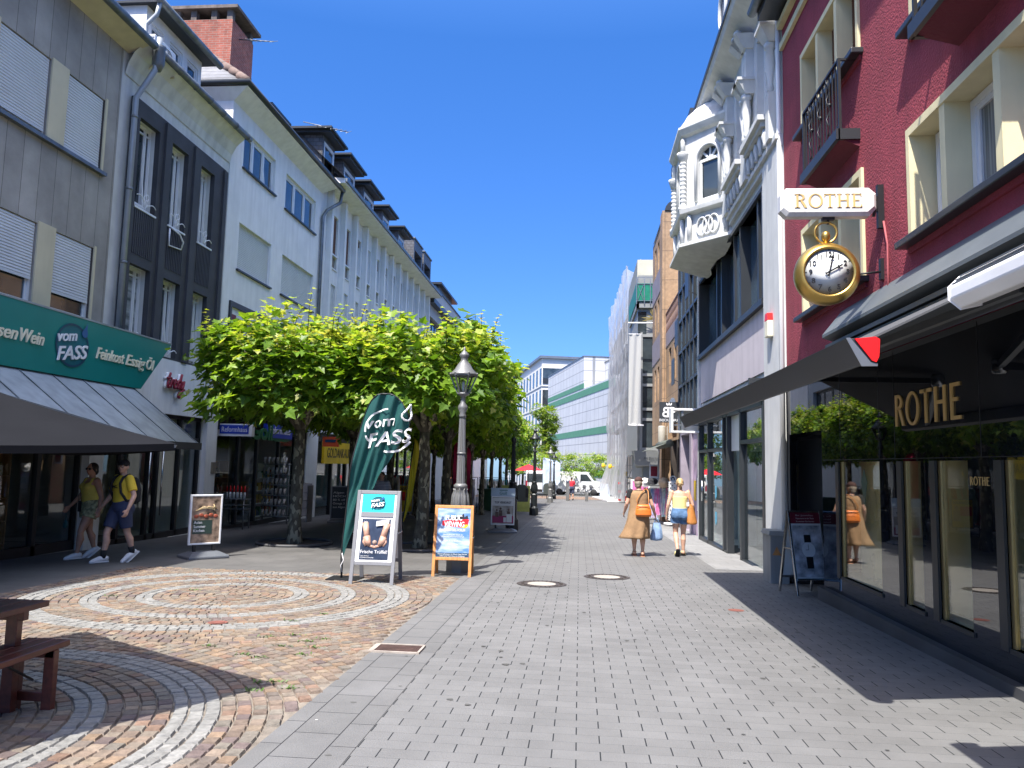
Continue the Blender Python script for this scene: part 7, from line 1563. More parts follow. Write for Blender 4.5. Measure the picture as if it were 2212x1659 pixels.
M('pink_cloth', (.55,.02,.10), .8, var=.1); M('pale_blue_cloth', (.45,.55,.70), .8, var=.3, scale=2); M('yellow_cloth', (.55,.45,.02), .8)
feather('pink banner flag hanging behind the grey lamp post', -4.45, 27.0, 2.85, .62, 'pink_cloth'); feather('pale blue banner flag before the white vans', -3.15, 66, 3.4, 1.5, 'pale_blue_cloth')
p = PY(875, 980, 18.5); feather('narrow yellow green banner flag behind the dark green flag', p.x, 18.5, 2.5, .16, 'yellow_cloth', .22)
def rail(label, x, y, L, hgt, cols, seed, along='x', flat=False, grp='racks of clothes in front of the shops'):
    t = thing('clothes_rack', label, 'clothes rack', (x, y, gz(y)), grp); z = gz(y); mb = MB(); D = Vector((1, 0, 0)) if along == 'x' else Vector((0, 1, 0)); rnd = random.Random(seed); c = Vector((x, y, z))
    for s in (-L/2, L/2): mb.tube([c+D*s, c+D*s+Vector((0, 0, hgt))], .016, 6); mb.bar(c+D*s-Vector((D.y*.25, D.x*.25, -.03)), c+D*s+Vector((D.y*.25, D.x*.25, .03)), .03, .03)
    mb.tube([c-D*(L/2)+Vector((0, 0, hgt)), c+D*(L/2)+Vector((0, 0, hgt))], .016, 6); mb.build('rail', MATS['black_metal'], t); n = int(L/.085)
    for k in range(n):
        q = c+D*(-L/2+.06+(L-.12)*k/n); P_ = Vector((D.y, D.x, 0)) if not flat else D; ln = hgt-rnd.uniform(.25, .5); w = rnd.uniform(.16, .26)*(.4 if flat else 1); m = MB(); A = []
        for j in range(7):
            s = j/6; ww = w*(.5+.5*min(1, s*3)+.12*s); A.append([q+P_*(ww*(2*i/6-1))+(D if not flat else Vector((0, 1, 0)))*(.03*math.sin(i*2.2+j+k))+Vector((0, 0, hgt-.06-(ln*s)-.06*abs(2*i/6-1)*(1-s))) for i in range(7)])
        for a, b in zip(A, A[1:]): quadstrip(m, a, b)
        m.build('garment', MATS[rnd.choice(cols)], t)
    return t
for nm, cc in (('cloth_white', (.62,.60,.58)), ('cloth_teal', (.10,.45,.45)), ('cloth_blue', (.22,.34,.58)), ('cloth_pink', (.62,.16,.36)), ('cloth_black', (.02,.02,.025)), ('cloth_red', (.45,.02,.05)), ('cloth_mint', (.45,.62,.60)), ('cloth_lilac', (.42,.35,.50))): M(nm, cc, .85, var=.35, scale=6)
rail('rack of pale clothes under the trees right of the wheelie bin', -5.3, 34.0, 1.6, 1.6, ['cloth_white', 'cloth_lilac', 'cloth_black', 'cloth_white'], 1); rail('rack of white and turquoise clothes behind the blue headed pavement sign', -4.6, 43.0, 2.0, 1.6, ['cloth_white', 'cloth_mint', 'cloth_teal', 'cloth_white'], 2); rail('rack of dark and red dresses by the shop front behind the trees', -7.4, 31.0, 1.6, 1.7, ['cloth_black', 'cloth_red', 'cloth_red', 'cloth_mint'], 3); rail('rack of pale green and white clothes beside the tree behind the flag', -6.9, 27.2, 1.2, 1.6, ['cloth_mint', 'cloth_white'], 4)
# right side goods: scarf stand with hats, sunglasses tower
rail('stand of blue and pink scarves in front of the brown stone building', 3.0, 29.6, 1.15, 1.45, ['cloth_blue', 'cloth_blue', 'cloth_mint', 'cloth_pink', 'cloth_pink', 'cloth_lilac', 'cloth_white'], 6, flat=True)
M('straw', (.62,.44,.28), .8, var=.15, scale=30)
def hat(label, c, R, mat): mb = MB(); mb.lathe([(.20,0), (.2,.01), (.10,.02), (.095,.09), (.06,.125), (.005,.115)], c, 20, R=R); return tag(mb.build('hat', MATS[mat]), label, 'hat', 'hats on the scarf stand')
hat('straw hat facing the street on top of the scarf stand', Vector((3.12, 29.25, 1.02)), Matrix.Rotation(rad(75), 3, 'X'), 'straw'); hat('black hat on top of the scarf stand left of the straw hat', Vector((2.72, 29.35, 1.05)), Matrix.Rotation(rad(40), 3, 'X'), 'cloth_black'); hat('white hat at the left end of the scarf stand', Vector((2.45, 29.4, 1.0)), Matrix.Rotation(rad(60), 3, 'X'), 'cloth_white')
g = Vector((3.42, 28.9, gz(28.9))); t = thing('sunglasses_stand', 'white tower stand of sunglasses beside the scarves', 'display stand', g); mb = MB(); mb.lathe([(.34,.06), (.34,.12), (.05,.14)], g, 20); mb.tube([g, g+Vector((0, 0, 1.75))], .03, 8); mb.box(g.x-.17, g.x+.17, g.y-.17, g.y+.17, g.z+.22, g.z+1.62); mb.build('tower', MATS['sign_white'], t)
mb = MB(); rnd = random.Random(5)
for j in range(0, 17):
    for i in range(j % 2, 4, 2):
        for sx, sy in ((1, 0), (0, 1), (-1, 0)):
            a = -.12+.08*i; p = Vector((g.x+(a if sy else -.18*sx), g.y-(.18 if sy else 0)+(a if not sy else 0), g.z+.28+j*.08)); mb.ball(p, .026, .026, .018, 6, 4)
mb.build('sunglasses', M('lens', (.05,.035,.03), .2, var=.5, scale=30), t); mb = MB(); mb.tube([g+Vector((.1*math.cos(q), 0, 1.72+.1*math.sin(q))) for q in [2*PI*k/14 for k in range(15)]], .025, 6, caps=False); mb.build('topper', MATS['sign_white'], t)
mb = MB()
for a, b in ((2.15, 2.22), (2.88, 2.95)): mb.box(a, b, 33.0, 33.05, -.6, 1.05)
mb.box(2.22, 2.88, 33.0, 33.05, .98, 1.05); mb.box(2.22, 2.88, 33.0, 33.05, -.6, -.5); f = tag(mb.build('display_frame', MATS['sign_white']), 'white frame stand with pale poster behind the woman in brown', 'sign board'); mb = MB(); mb.box(2.22, 2.88, 33.01, 33.04, -.5, .98); mb.build('poster', MATS['cloth_pink'], f)
p = PY(1413, 1018, 31.9); mb = MB(); mb.box(p.x-.18, p.x+.18, 31.95, 32.02, p.z-.27, p.z+.27); f = tag(mb.build('notice_board', MATS['sign_white']), 'small red and white notice on the brown stone pier', 'notice'); mb = MB(); mb.box(p.x-.13, p.x+.13, 31.94, 31.95, p.z-.2, p.z+.2); mb.build('red_field', MATS['dark_red'], f)
for x, l in ((3.28, 'left grey lamp cylinder bracketed on the brown stone pier'), (3.62, 'right grey lamp cylinder bracketed on the brown stone pier')): mb = MB(); mb.lathe([(.14,2.55), (.15,2.6), (.15,3.2), (.12,3.25)], (x, 31.5, 0), 14); mb.tube([(x, 31.5, 2.9), (3.6, 32.1, 2.9)], .03, 6); tag(mb.build('wall_lamp', M('lamp_beige', (.36,.34,.29), .6)), l, 'lamp')
# barrier, warning post, white hoarding base at the scaffold
g = GP(1351, 1083); mb = MB()
for k in range(9): mb.box(g.x-.09, g.x+.09, g.y-.03, g.y+.03, g.z+.22*k, g.z+.22*(k+1), (.6,.02,.02) if k % 2 else (.75,.75,.75))
f = tag(mb.build('warning_post', M('band_paint', (.5,.5,.5), .5, attr='col')), 'red and white striped warning post at the corner of the scaffold', 'post'); mb = MB(); mb.lathe([(.1,0), (.13,.06), (.13,.3), (.08,.36)], g+Vector((0, -.02, 1.98)), 10); mb.build('warning_lamp', MATS['yellow'], f)
for k, (x, y) in enumerate(((1318, 1008), (1303, 1006))): p = PY(x, y, 62+4*k); mb = MB(); mb.lathe([(.12,-.15), (.15,.0), (.1,.2)], p, 10); mb.tube([p+Vector((.3, 0, 0)), p], .03, 6); tag(mb.build('warning_lamp', MATS['yellow']), '%s yellow warning lamp on the scaffold netting' % ('right' if k == 0 else 'left'), 'warning lamp')
for k in range(3): mb = MB(); mb.box(2.9, 4.6, 58.7, 58.76, -1.0+.62*k, -.85+.62*k, (.7,.7,.7)); [mb.box(2.9+.5*q, 3.1+.5*q, 58.69, 58.7, -1.0+.62*k, -.85+.62*k, (.6,.02,.02)) for q in range(4)]; tag(mb.build('barrier_rail', MATS['band_paint']), '%s red and white barrier rail across the scaffold front' % ('lowest', 'middle', 'top')[k], 'barrier', 'barrier rails at the scaffold')
mb = MB(); mb.mesh([(1.15, 72, gz(72)+.02), (2.1, 58.9, gz(58.9)+.02), (4.2, 58.9, gz(58.9)+.02), (4.2, 74, gz(74)+.02), (1.15, 72, gz(72)+.14), (2.1, 58.9, gz(58.9)+.14), (4.2, 58.9, gz(58.9)+.14), (4.2, 74, gz(74)+.14)], [(4,5,6,7), (0,1,5,4), (1,2,6,5)]); tag(mb.build('ground_sheet', MATS['sign_white']), 'white protective sheet on the ground under the scaffold', 'sheet')
# white vans
def van(label, loc, yaw, rear):
    t = thing('van', label, 'van', (0, 0, 0)); L_, W_, Hh = 5.6, 2.0, 2.45
    side = [(0,.35), (0,2.3), (.15,2.45), (3.9,2.45), (4.6,1.55), (5.45,1.25), (5.6,.9), (5.6,.35)]
    mb = MB(); mb.prism(side, (-W_/2, 0, 0), (0, 1, 0), (0, 0, 1), W_); mb.build('body', M('van_white', (.62,.63,.64), .3, coat=.5), t, .06)
    mb = MB(); mb.box(-W_/2+.12, W_/2-.12, -.012, .0, 1.25, 2.1) if rear else mb.mesh([(-.85, 4.02, 2.34), (.85, 4.02, 2.34), (.9, 4.6, 1.6), (-.9, 4.6, 1.6)], [(0,1,2,3)])
    for s in (-1, 1): mb.mesh([(s*(W_/2+.006), 3.2, 1.5), (s*(W_/2+.006), 4.4, 1.5), (s*(W_/2+.006), 3.85, 2.2), (s*(W_/2+.006), 3.2, 2.2)], [(0,1,2,3)])
    mb.build('window', MATS['pane'], t)
    for y in (1.0, 4.6):
        for s in (-1, 1): mb = MB(); mb.lathe([(.34,-.12), (.36,-.08), (.36,.08), (.34,.12)], (s*(W_/2-.1), y, .35), 18, R=Matrix.Rotation(PI/2, 3, 'Y')); mb.build('wheel', MATS['rubber'], t)
    for s in (-1, 1): mb = MB(); mb.box(s*.9-.08, s*.9+.08, -.02, .0, .8, 1.4) if rear else mb.box(s*.7-.18, s*.7+.18, 5.5, 5.62, .85, 1.05); mb.build('light', MATS['dark_red'] if rear else MATS['steel'], t)
    mb = MB(); mb.box(-W_/2+.05, W_/2-.05, -.08, .02, .35, .6); mb.box(-W_/2+.05, W_/2-.05, 5.55, 5.68, .35, .6); mb.build('bumper', MATS['black_metal'], t)
    mb = MB(); mb.box(-.02, .02, -.015, .0, .6, 2.3); mb.build('door_gap', MATS['dark_grey_metal'], t); t.location = loc; t.rotation_euler = (0, 0, yaw); return t
van('white van seen from behind, far down the street under the trees', (-4.3, 76, gz(76)), rad(-8), True); van('white van with its front towards the street, left of the man in red', (-2.9, 82, gz(82)), rad(-100), False)
mb = MB(); c = Vector((-6.0, 70, gz(70)))
def para(label, c, R_, z, mat): t = thing('parasol', label, 'parasol', c); mb = MB(); mb.lathe([(R_, z), (R_*.5, z+.32), (.04, z+.55)], c, 8, smooth=False); mb.build('canopy', MATS[mat], t); mb = MB(); mb.tube([c, c+Vector((0, 0, z+.5))], .03, 6); mb.build('pole', MATS['dark_grey_metal'], t)
para('small red parasol far down the street before the white van', Vector((-4.75, 72, gz(72))), 1.35, 2.35, 'red_plastic')
def bike(label, loc, yaw):
    t = thing('bicycle', label, 'bicycle', (0, 0, 0), 'parked bicycles'); RX_ = Matrix.Rotation(PI/2, 3, 'Y')
    for y in (-.52, .52): mb = MB(); mb.tube([(0, y+.33*math.cos(q), .34+.33*math.sin(q)) for q in [2*PI*k/22 for k in range(23)]], .018, 5, caps=False); [mb.tube([(0, y, .34), (0, y+.32*math.cos(PI*k/4), .34+.32*math.sin(PI*k/4))], .003, 3) for k in range(8)]; mb.build('wheel', MATS['rubber'], t)
    mb = MB(); P_ = {'b': (0,-.08,.3), 's': (0,-.2,.85), 'h': (0,.36,.88), 'r': (0,-.52,.34), 'f': (0,.52,.34)}
    for a, b in ('bs', 'bh', 'sh', 'br', 'sr', 'hf'): mb.tube([P_[a], P_[b]], .018, 6)
    mb.build('frame', MATS['black_metal'], t); mb = MB(); mb.tube([(-.28,.3,1.02), (0,.38,1.0), (.28,.3,1.02)], .015, 6); mb.tube([(0,.36,.88), (0,.38,1.0)], .015, 6); mb.build('handlebar', MATS['steel'], t)
    mb = MB(); mb.loft([((0,-.34,.9), .09, .03), ((0,-.2,.93), .08, .12), ((0,-.1,.92), .02, .05)], 10); mb.build('saddle', MATS['black_paint'], t); mb = MB(); mb.box(-.17, .17, .42, .7, .9, 1.1); mb.build('basket', MATS['grey_metal'], t); t.location = loc; t.rotation_euler = (0, 0, yaw); return t
bk = bike('bicycle leaning between the clothes rack and the litter bin', (-3.2, 40.3, gz(40.3)), rad(70)); dup(bk, (.3, 80, gz(80)), 'parked bicycle at the far end, right of the man in red', rot=rad(80)); dup(bk, (1.0, 80.5, gz(80.5)), 'parked bicycle at the far end under the small clipped trees', rot=rad(100)); dup(bk, (1.7, 80.2, gz(80.2)), 'parked bicycle at the far end nearest the pale blue board', rot=rad(85))
mb = MB(); mb.prism([(-.5,0), (.5,0), (.42,1.25), (-.42,1.25)], (2.55, 79, gz(79)), (1, 0, 0), (0, .2, 1), .05); tag(mb.build('sign_board', MATS['pale_blue_cloth']), 'pale blue sign board at the far end of the street', 'sign board')
mb = MB(); mb.box(1.0, 9, 96, 96.4, -3, gz(96)+1.0); tag(mb.build('low_wall', MATS['light_paving']), 'low pale wall at the end of the street behind the bicycles', 'wall')
g = GP(1150, 1090); mb = MB(); mb.box(g.x-.9, g.x+.5, 37.9, 38.0, gz(38), gz(38)+1.25); f = tag(mb.build('info_panel', M('lime_panel', (.40,.45,.12), .5, var=.3)), 'lime green information panel behind the clear black lamp', 'sign'); mb = MB(); mb.box(g.x-.1, g.x+.4, 37.89, 37.9, gz(38)+.5, gz(38)+.8); mb.build('blue_field', MATS['blue_sticker'], f)
# left end closing: pale building across the square
mb = MB(); mb.box(-40, -13, 84, 100, -4, 11); f = tag(mb.build('building', MATS['white_render']), 'pale building on the far side of the square, seen between the trunks', 'building')
for k in range(6): mb = MB(); mb.box(-38+k*4.2, -36+k*4.2, 83.95, 84.05, -1.4, 1.6); mb.build('shop_window', MATS['pane'], f)
mb = MB(); mb.tube([(-5.9, 36.2, gz(36)), (-5.9, 36.2, 1.9)], .24, 14); mb.lathe([(.34,1.9), (.36,2.05), (.3,2.1)], (-5.9, 36.2, 0), 14); tag(mb.build('column', M('terracotta', (.35,.14,.08), .8)), 'terracotta coloured column among the trees by the clothes racks', 'column')
# ================================================================ PEOPLE
def skin_mat(name, col):
    m, nt, out = new_mat(name); p = N(nt, 'ShaderNodeBsdfPrincipled'); nt.links.new(p.outputs[0], out.inputs[0]); p.inputs['Roughness'].default_value = .5
    p.inputs['Subsurface Weight'].default_value = .08; p.inputs['Subsurface Radius'].default_value = (.01, .004, .002)
    tc = N(nt, 'ShaderNodeTexCoord'); n = N(nt, 'ShaderNodeTexNoise'); n.inputs['Scale'].default_value = 9; nt.links.new(tc.outputs['Object'], n.inputs['Vector'])
    nt.links.new(mixc(nt, tuple(v*.88 for v in col), tuple(min(1, v*1.1) for v in col), ramp(nt, n.outputs[0], .35, .65)), p.inputs['Base Color'])
skin_mat('skin_fair', (.56,.33,.23)); skin_mat('skin_tan', (.42,.22,.14)); M('eye_white', (.7,.7,.68), .2); M('lip', (.36,.12,.10), .5)
def hand(mb, w, d, palm, thumb, curl=.35, s=1.):
    """palm and five bent fingers; d points along the forearm, palm is the palm normal, thumb the thumb side"""
    d = d.normalized(); palm = (palm-d*palm.dot(d)).normalized(); side = thumb-d*thumb.dot(d)-palm*thumb.dot(palm); side.normalize()
    c = w+d*.045*s
    mb.caps(w-d*.01*s, w+d*.02*s, .023*s, .024*s, 10)
    for k in range(4): o = side*((1.5-k)*.018*s); mb.caps(w+d*.02*s+o*.7, w+d*.078*s+o, .014*s, .0125*s, 8)
    for k, L in enumerate((.066, .075, .07, .055)):
        o = side*((1.5-k)*.0195*s); p = w+d*.082*s+o; a = 0; q = p
        for j, f in enumerate((.45, .32, .23)):
            a += curl*(1.1 if j else .8)+.05*k; v = d*math.cos(a)+palm*math.sin(a); q2 = q+v*(L*f*s); mb.caps(q, q2, (.0098-.0009*j)*s, (.0092-.0009*j)*s, 8); q = q2
    t0 = w+d*.022*s+side*.022*s; t1 = t0+(d*.6+side*.7+palm*.25).normalized()*.036*s; t2 = t1+(d*.9+side*.15+palm*.4).normalized()*.03*s
    mb.caps(t0, t1, .0125*s, .011*s, 8); mb.caps(t1, t2, .011*s, .009*s, 8)
def V(*a): return Vector(a)
def figure(label, skin, J, fat=1., hs=1., vox=.0085, bust=0., head_yaw=0., curlL=.35, curlR=.35, palmL=None, palmR=None):
    """one continuous body surface; J holds the joints (x right, y forward, z up)"""
    mb = MB(); P = J['pelvis']; C = J['chest']; NK = J['neck']; HD = J['head']
    ax = lambda t: P.lerp(C, t)
    R = [(P+V(0,0,-.10), .115*fat, .095*fat), (P+V(0,-.01,-.03), .172*fat, .122*fat), (P+V(0,-.01,.05), .168*fat, .118*fat), (ax(.42), .140*fat, .098*fat), (ax(.8), .155*fat, .106*fat), (C+V(0,.005,.03), .165*fat, .108*fat), (C+V(0,0,.10), .150, .085), (C+V(0,-.005,.145), .09, .06), (NK, .052, .052)]
    mb.loft(R, 20)
    if bust:
        for s in (-1, 1): mb.ball(C+V(s*.075, .075*fat, .0), .072, .062*bust, .07, 10, 8)
    for s in (-1, 1): mb.ball(P+V(s*.085, -.06, -.045), .098*fat, .095*fat, .10*fat, 12, 8)
    mb.caps(NK-V(0,0,.03), HD-V(0,.005,.06), .055, .05)
    Rh = Matrix.Rotation(head_yaw, 3, 'Z'); h = lambda x, y, z: HD+Rh @ V(x*hs, y*hs, z*hs)
    mb.ball(h(0,-.008,.025), .074*hs, .094*hs, .092*hs, 18, 12, Rh); mb.ball(h(0,.022,-.03), .060*hs, .070*hs, .078*hs, 16, 10, Rh); mb.ball(h(0,.062,-.078), .030*hs, .026*hs, .022*hs, 10, 8, Rh)
    mb.caps(h(0,.086,.015), h(0,.104,-.022), .010*hs, .0145*hs, 8); mb.caps(h(-.035,.075,.028), h(.035,.075,.028), .016*hs, .016*hs, 8)
    for s in (-1, 1): mb.ball(h(s*.075,-.004,-.008), .012*hs, .022*hs, .033*hs, 8, 6, Rh); mb.ball(h(s*.038,.062,-.03), .022*hs, .018*hs, .022*hs, 8, 6, Rh)
    mb.caps(h(-.018,.088,-.052), h(.018,.088,-.052), .0085*hs, .0085*hs, 8)
    for sd, s in (('L', -1), ('R', 1)):
        S, E, W = J['sh'+sd], J['el'+sd], J['wr'+sd]
        mb.ball(S, .058*fat**.5, .056*fat**.5, .056, 10, 8); mb.tube([S+V(-s*.03, 0, .01), S, S.lerp(E, .35), S.lerp(E, .7), E], [.05, .054*fat**.5, .05*fat**.5, .043*fat**.5, .039], 12); mb.ball(E, .039, n=10, m=8)
        mb.tube([E, E.lerp(W, .25), E.lerp(W, .6), W], [.038, .041*fat**.4, .034, .0255], 12)
        pl = {'L': palmL, 'R': palmR}[sd] or V(-s, .15, 0); hand(mb, W, (W-E), pl, V(0, 1, .1), curlL if sd == 'L' else curlR)
        Hp, K, A, T_ = J['hip'+sd], J['kn'+sd], J['an'+sd], J['toe'+sd]
        mb.tube([Hp+V(0,0,.06), Hp.lerp(K, .12), Hp.lerp(K, .45), Hp.lerp(K, .82), K], [.085*fat, .092*fat, .078*fat**.8, .06*fat**.6, .054], 14); mb.ball(K, .054, n=10, m=8)
        f = (T_-A); f.z = 0; f = f.normalized() if f.length > .02 else V(0, 1, 0)
        mb.tube([K, K.lerp(A, .12)-f*.004, K.lerp(A, .34)-f*.018, K.lerp(A, .65)-f*.006, K.lerp(A, .92), A], [.053, .052, .059*fat**.5, .043, .033, .036], 14)
        hl = A-(T_-A).normalized()*.055+V(0, 0, -.03); dn = T_-A
        mb.ball(A+V(0, 0, -.005), .037, n=10, m=8); mb.caps(hl, A.lerp(T_, .55)+V(0,0,-.012), .036, .036, 10); mb.caps(A.lerp(T_, .3), T_, .036, .024, 10); side = V(dn.y, -dn.x, 0).normalized()
        for k in range(5): mb.caps(A.lerp(T_, .8)+side*((k-2)*.014), T_+side*((k-2)*.015)+(T_-A).normalized()*(.022-.006*abs(k-1.2)), .011, .009, 6)
    o = mb.build('person', MATS[skin]); remesh(o, vox, 2); tag(o, label, 'person')
    if vox < .01:
        for s in (-1, 1):
            e = MB(); e.ball(h(s*.032,.083,.008), .0115*hs, .008*hs, .009*hs, 8, 6); ey = e.build('eye', MATS['eye_white'], o); e = MB(); e.ball(h(s*.032,.0895,.008), .005*hs, n=6, m=4); e.build('iris', MATS['black_paint'], ey)
        e = MB(); e.caps(h(-.014,.096,-.052), h(.014,.096,-.052), .0045, .0045, 6); e.build('mouth', MATS['lip'], o)
    return o, h, Rh
def stand(stride=0., front='R', arm=0., spread=.30, lean=0.):
    """joint set of a standing / walking figure, 1.68 m tall"""
    J = dict(pelvis=V(0,0,.93), chest=V(0,lean,1.27), neck=V(0,lean-.01,1.42), head=V(0,lean+.01,1.575))
    for sd, s in (('L', -1), ('R', 1)):
        f = (1 if sd == front else -1)*stride
        J['hip'+sd] = V(s*.09,0,.90); J['kn'+sd] = V(s*.088, f*.55+.03+(.03 if f > 0 else 0), .485); J['an'+sd] = V(s*.085, f, .085+(.07 if f < 0 and stride > .1 else 0)); J['toe'+sd] = V(s*.10, f+.16, .03+(0 if f >= 0 or stride < .1 else -.005))
        a = -f*arm; J['sh'+sd] = V(s*.178, lean-.005, 1.375); J['el'+sd] = V(s*(.18+spread*.25), lean-.02+a*.5, 1.10); J['wr'+sd] = V(s*(.18+spread*.36), lean+.06+a*1.1, .87)
    return J
def garment(par, name, mat, fn, vox=.010, sm=2):
    mb = MB(); fn(mb); o = mb.build(name, MATS[mat], par); remesh(o, vox, sm); return o
def skirtish(rings, n=48, amp=.0, freq=9, seed=0):
    def w(i, t): return amp*rings[i][3]*(math.sin(freq*t+seed)+.6*math.sin(freq*1.7*t+seed*2)) if len(rings[i]) > 3 else 0
    return MB().loft([r[:3] for r in rings], n, caps=False, wob=w)
M('linen_brown', (.27,.165,.085), .9, var=.16, scale=7, bump=.5, bscale=24); M('cap_brown', (.06,.025,.02), .8); M('hair_grey', (.30,.25,.19), .6, var=.3, scale=40, stretch=(1, 1, .1)); M('hair_blonde', (.42,.29,.14), .5, var=.35, scale=40, stretch=(1, 1, .1)); M('hair_dark', (.02,.014,.01), .5)
M('orange_leather', (.60,.16,.025), .4, var=.15, scale=6, bump=.2, bscale=30); M('tan_leather', (.46,.19,.05), .45, var=.15, scale=6); M('pale_yellow', (.68,.60,.26), .8, var=.08, bump=.25, bscale=26); M('denim', (.075,.15,.28), .85, var=.35, scale=9, bump=.2, bscale=150)
M('denim_bag', (.20,.30,.47), .85, var=.25, scale=8, bump=.3, bscale=30); M('sandal', (.50,.24,.13), .6); M('yellow_tee', (.66,.45,.03), .8, var=.08, bump=.25, bscale=24); M('yellow_tank', (.56,.45,.08), .8, var=.1, bump=.3, bscale=26); M('camo', (.24,.24,.13), .85, var=.75, scale=18); M('navy_short', (.035,.045,.09), .85, var=.12); M('sneaker', (.62,.62,.62), .5, var=.1); M('black_cloth', (.012,.012,.014), .85); M('bag_green', (.02,.12,.12), .7)

# -- woman in the brown linen dress ------------------------------------------
J = stand(.05, 'L', .0, .30); J['wrR'] = V(.36, .10, .88); J['elR'] = V(.285, -.02, 1.10); J['wrL'] = V(-.30, .14, .92); J['elL'] = V(-.25, -.02, 1.12)
wa, h, Rh = figure('woman in long brown dress and brown cap, seen from behind', 'skin_fair', J, 1.12, 1.0, curlR=.75, head_yaw=rad(-35))
rg = [((0,0,1.40), .135, .085, 0), ((0,0,1.33), .185, .125, .05), ((0,0,1.22), .198, .142, .1), ((0,0,1.08), .185, .14, .2), ((0,-.01,.95), .215, .165, .4), ((-.01,-.02,.78), .23, .19, 1.), ((-.03,-.03,.66), .245, .20, 1.7), ((-.055,-.03,.54), .265, .21, 2.4), ((-.085,-.035,.44), .295, .22, 3.0), ((-.105,-.04,.385), .31, .225, 3.3)]
mb = skirtish(rg, 84, .024, 5, 1); d = mb.build('dress', MATS['linen_brown'], wa); sdm = d.modifiers.new('s', 'SOLIDIFY'); sdm.thickness = .008
garment(wa, 'shirt', 'black_cloth', lambda m: ([m.caps(J['sh'+s], J['sh'+s].lerp(J['el'+s], .42), .066, .064) for s in 'LR'], m.loft([((0,0,1.30), .175, .118), ((0,0,1.38), .15, .09), ((0,0,1.42), .08, .065)])))
def capfn(m): m.ball(h(0,-.012,.045), .086, .108, .082, 16, 10, Rh); m.prism([(-.075,.06), (-.06,.16), (-.02,.19), (.02,.19), (.06,.16), (.075,.06)], h(0,0,.045), Rh @ V(1,0,0), Rh @ V(0,1,-.12), .014)
def hairfn(m): m.ball(h(0,-.03,-.0), .085, .088, .10, 14, 10, Rh); m.ball(h(0,-.05,-.06), .07, .05, .06, 12, 8, Rh)
garment(wa, 'hair', 'hair_grey', hairfn, .009); garment(wa, 'cap', 'cap_brown', capfn, .009)
for s in 'LR': mb = MB(); a, t_ = J['an'+s], J['toe'+s]; mb.loft([((a.x, a.y-.07, .0), .001, .001), ((a.x, a.y-.07, .012), .03, .03)], 8) if 0 else mb.prism([(-.042,-.09), (.042,-.09), (.05,.10), (.04,.21), (-.02,.22), (-.05,.1)], (a.x, a.y, .016), (1, 0, 0), (0, 1, 0), -.018); mb.tube([(a.x-.05, a.y+.1, .015), (a.x-.02, a.y+.09, .075), (a.x+.03, a.y+.09, .075), (a.x+.052, a.y+.1, .015)], .012, 6); mb.tube([(a.x+.04*math.cos(q), a.y-.02+.05*math.sin(q), .1) for q in [2*PI*k/14 for k in range(15)]], .009, 5, caps=False); mb.build('sandal', MATS['sandal'], wa)
LWA = (1.28, 17.0, gz(17.0)); wa.location = LWA
def place(o, loc): o.location = loc; return o
t = thing('shoulder_bag', 'bright orange leather shoulder bag on the back of the woman in brown', 'bag', (0, 0, 0))
garment(t, 'bag_body', 'orange_leather', lambda m: m.loft([((.085,-.225,.86), .155, .05), ((.085,-.235,.90), .175, .07), ((.085,-.235,1.0), .165, .065), ((.08,-.225,1.09), .14, .045), ((.08,-.22,1.115), .12, .02)], 24), .009)
mb = MB(); mb.tube([(-.03,-.22,1.10), (-.06,-.2,1.2), (.02,-.17,1.34), (.12,-.11,1.43), (.16,-.0,1.44)], .011, 6); mb.tube([(.19,-.21,1.10), (.2,-.17,1.2), (.19,-.1,1.4), (.165,-.0,1.445)], .011, 6); mb.build('strap', MATS['tan_leather'], t); mb = MB(); mb.tube([(-.06,-.285,1.07), (.22,-.285,1.07)], .006, 5); mb.build('zip', MATS['cap_brown'], t); t.location = LWA
t = thing('tote_bag', 'pale blue cloth tote bag in the right hand of the woman in brown', 'bag', (0, 0, 0)); bx = .40
mb = skirtish([((bx,.12,.72), .07, .03, .3), ((bx,.12,.66), .09, .05, .8), ((bx,.11,.52), .115, .07, 1), ((bx-.01,.11,.40), .135, .085, .8), ((bx-.015,.11,.345), .12, .075, .4), ((bx-.015,.11,.33), .02, .02, 0)], 40, .05, 6, 2); mb.build('bag_body', MATS['denim_bag'], t)
mb = MB(); mb.tube([(bx-.05,.12,.70), (bx-.035,.13,.79), (bx-.005,.13,.825), (bx+.02,.12,.79), (bx+.05,.12,.70)], .012, 6); mb.tube([(bx-.05,.14,.70), (bx-.03,.14,.80), (bx,.14,.82), (bx+.025,.14,.78), (bx+.05,.14,.70)], .012, 6); mb.build('handle', MATS['denim_bag'], t); t.location = LWA

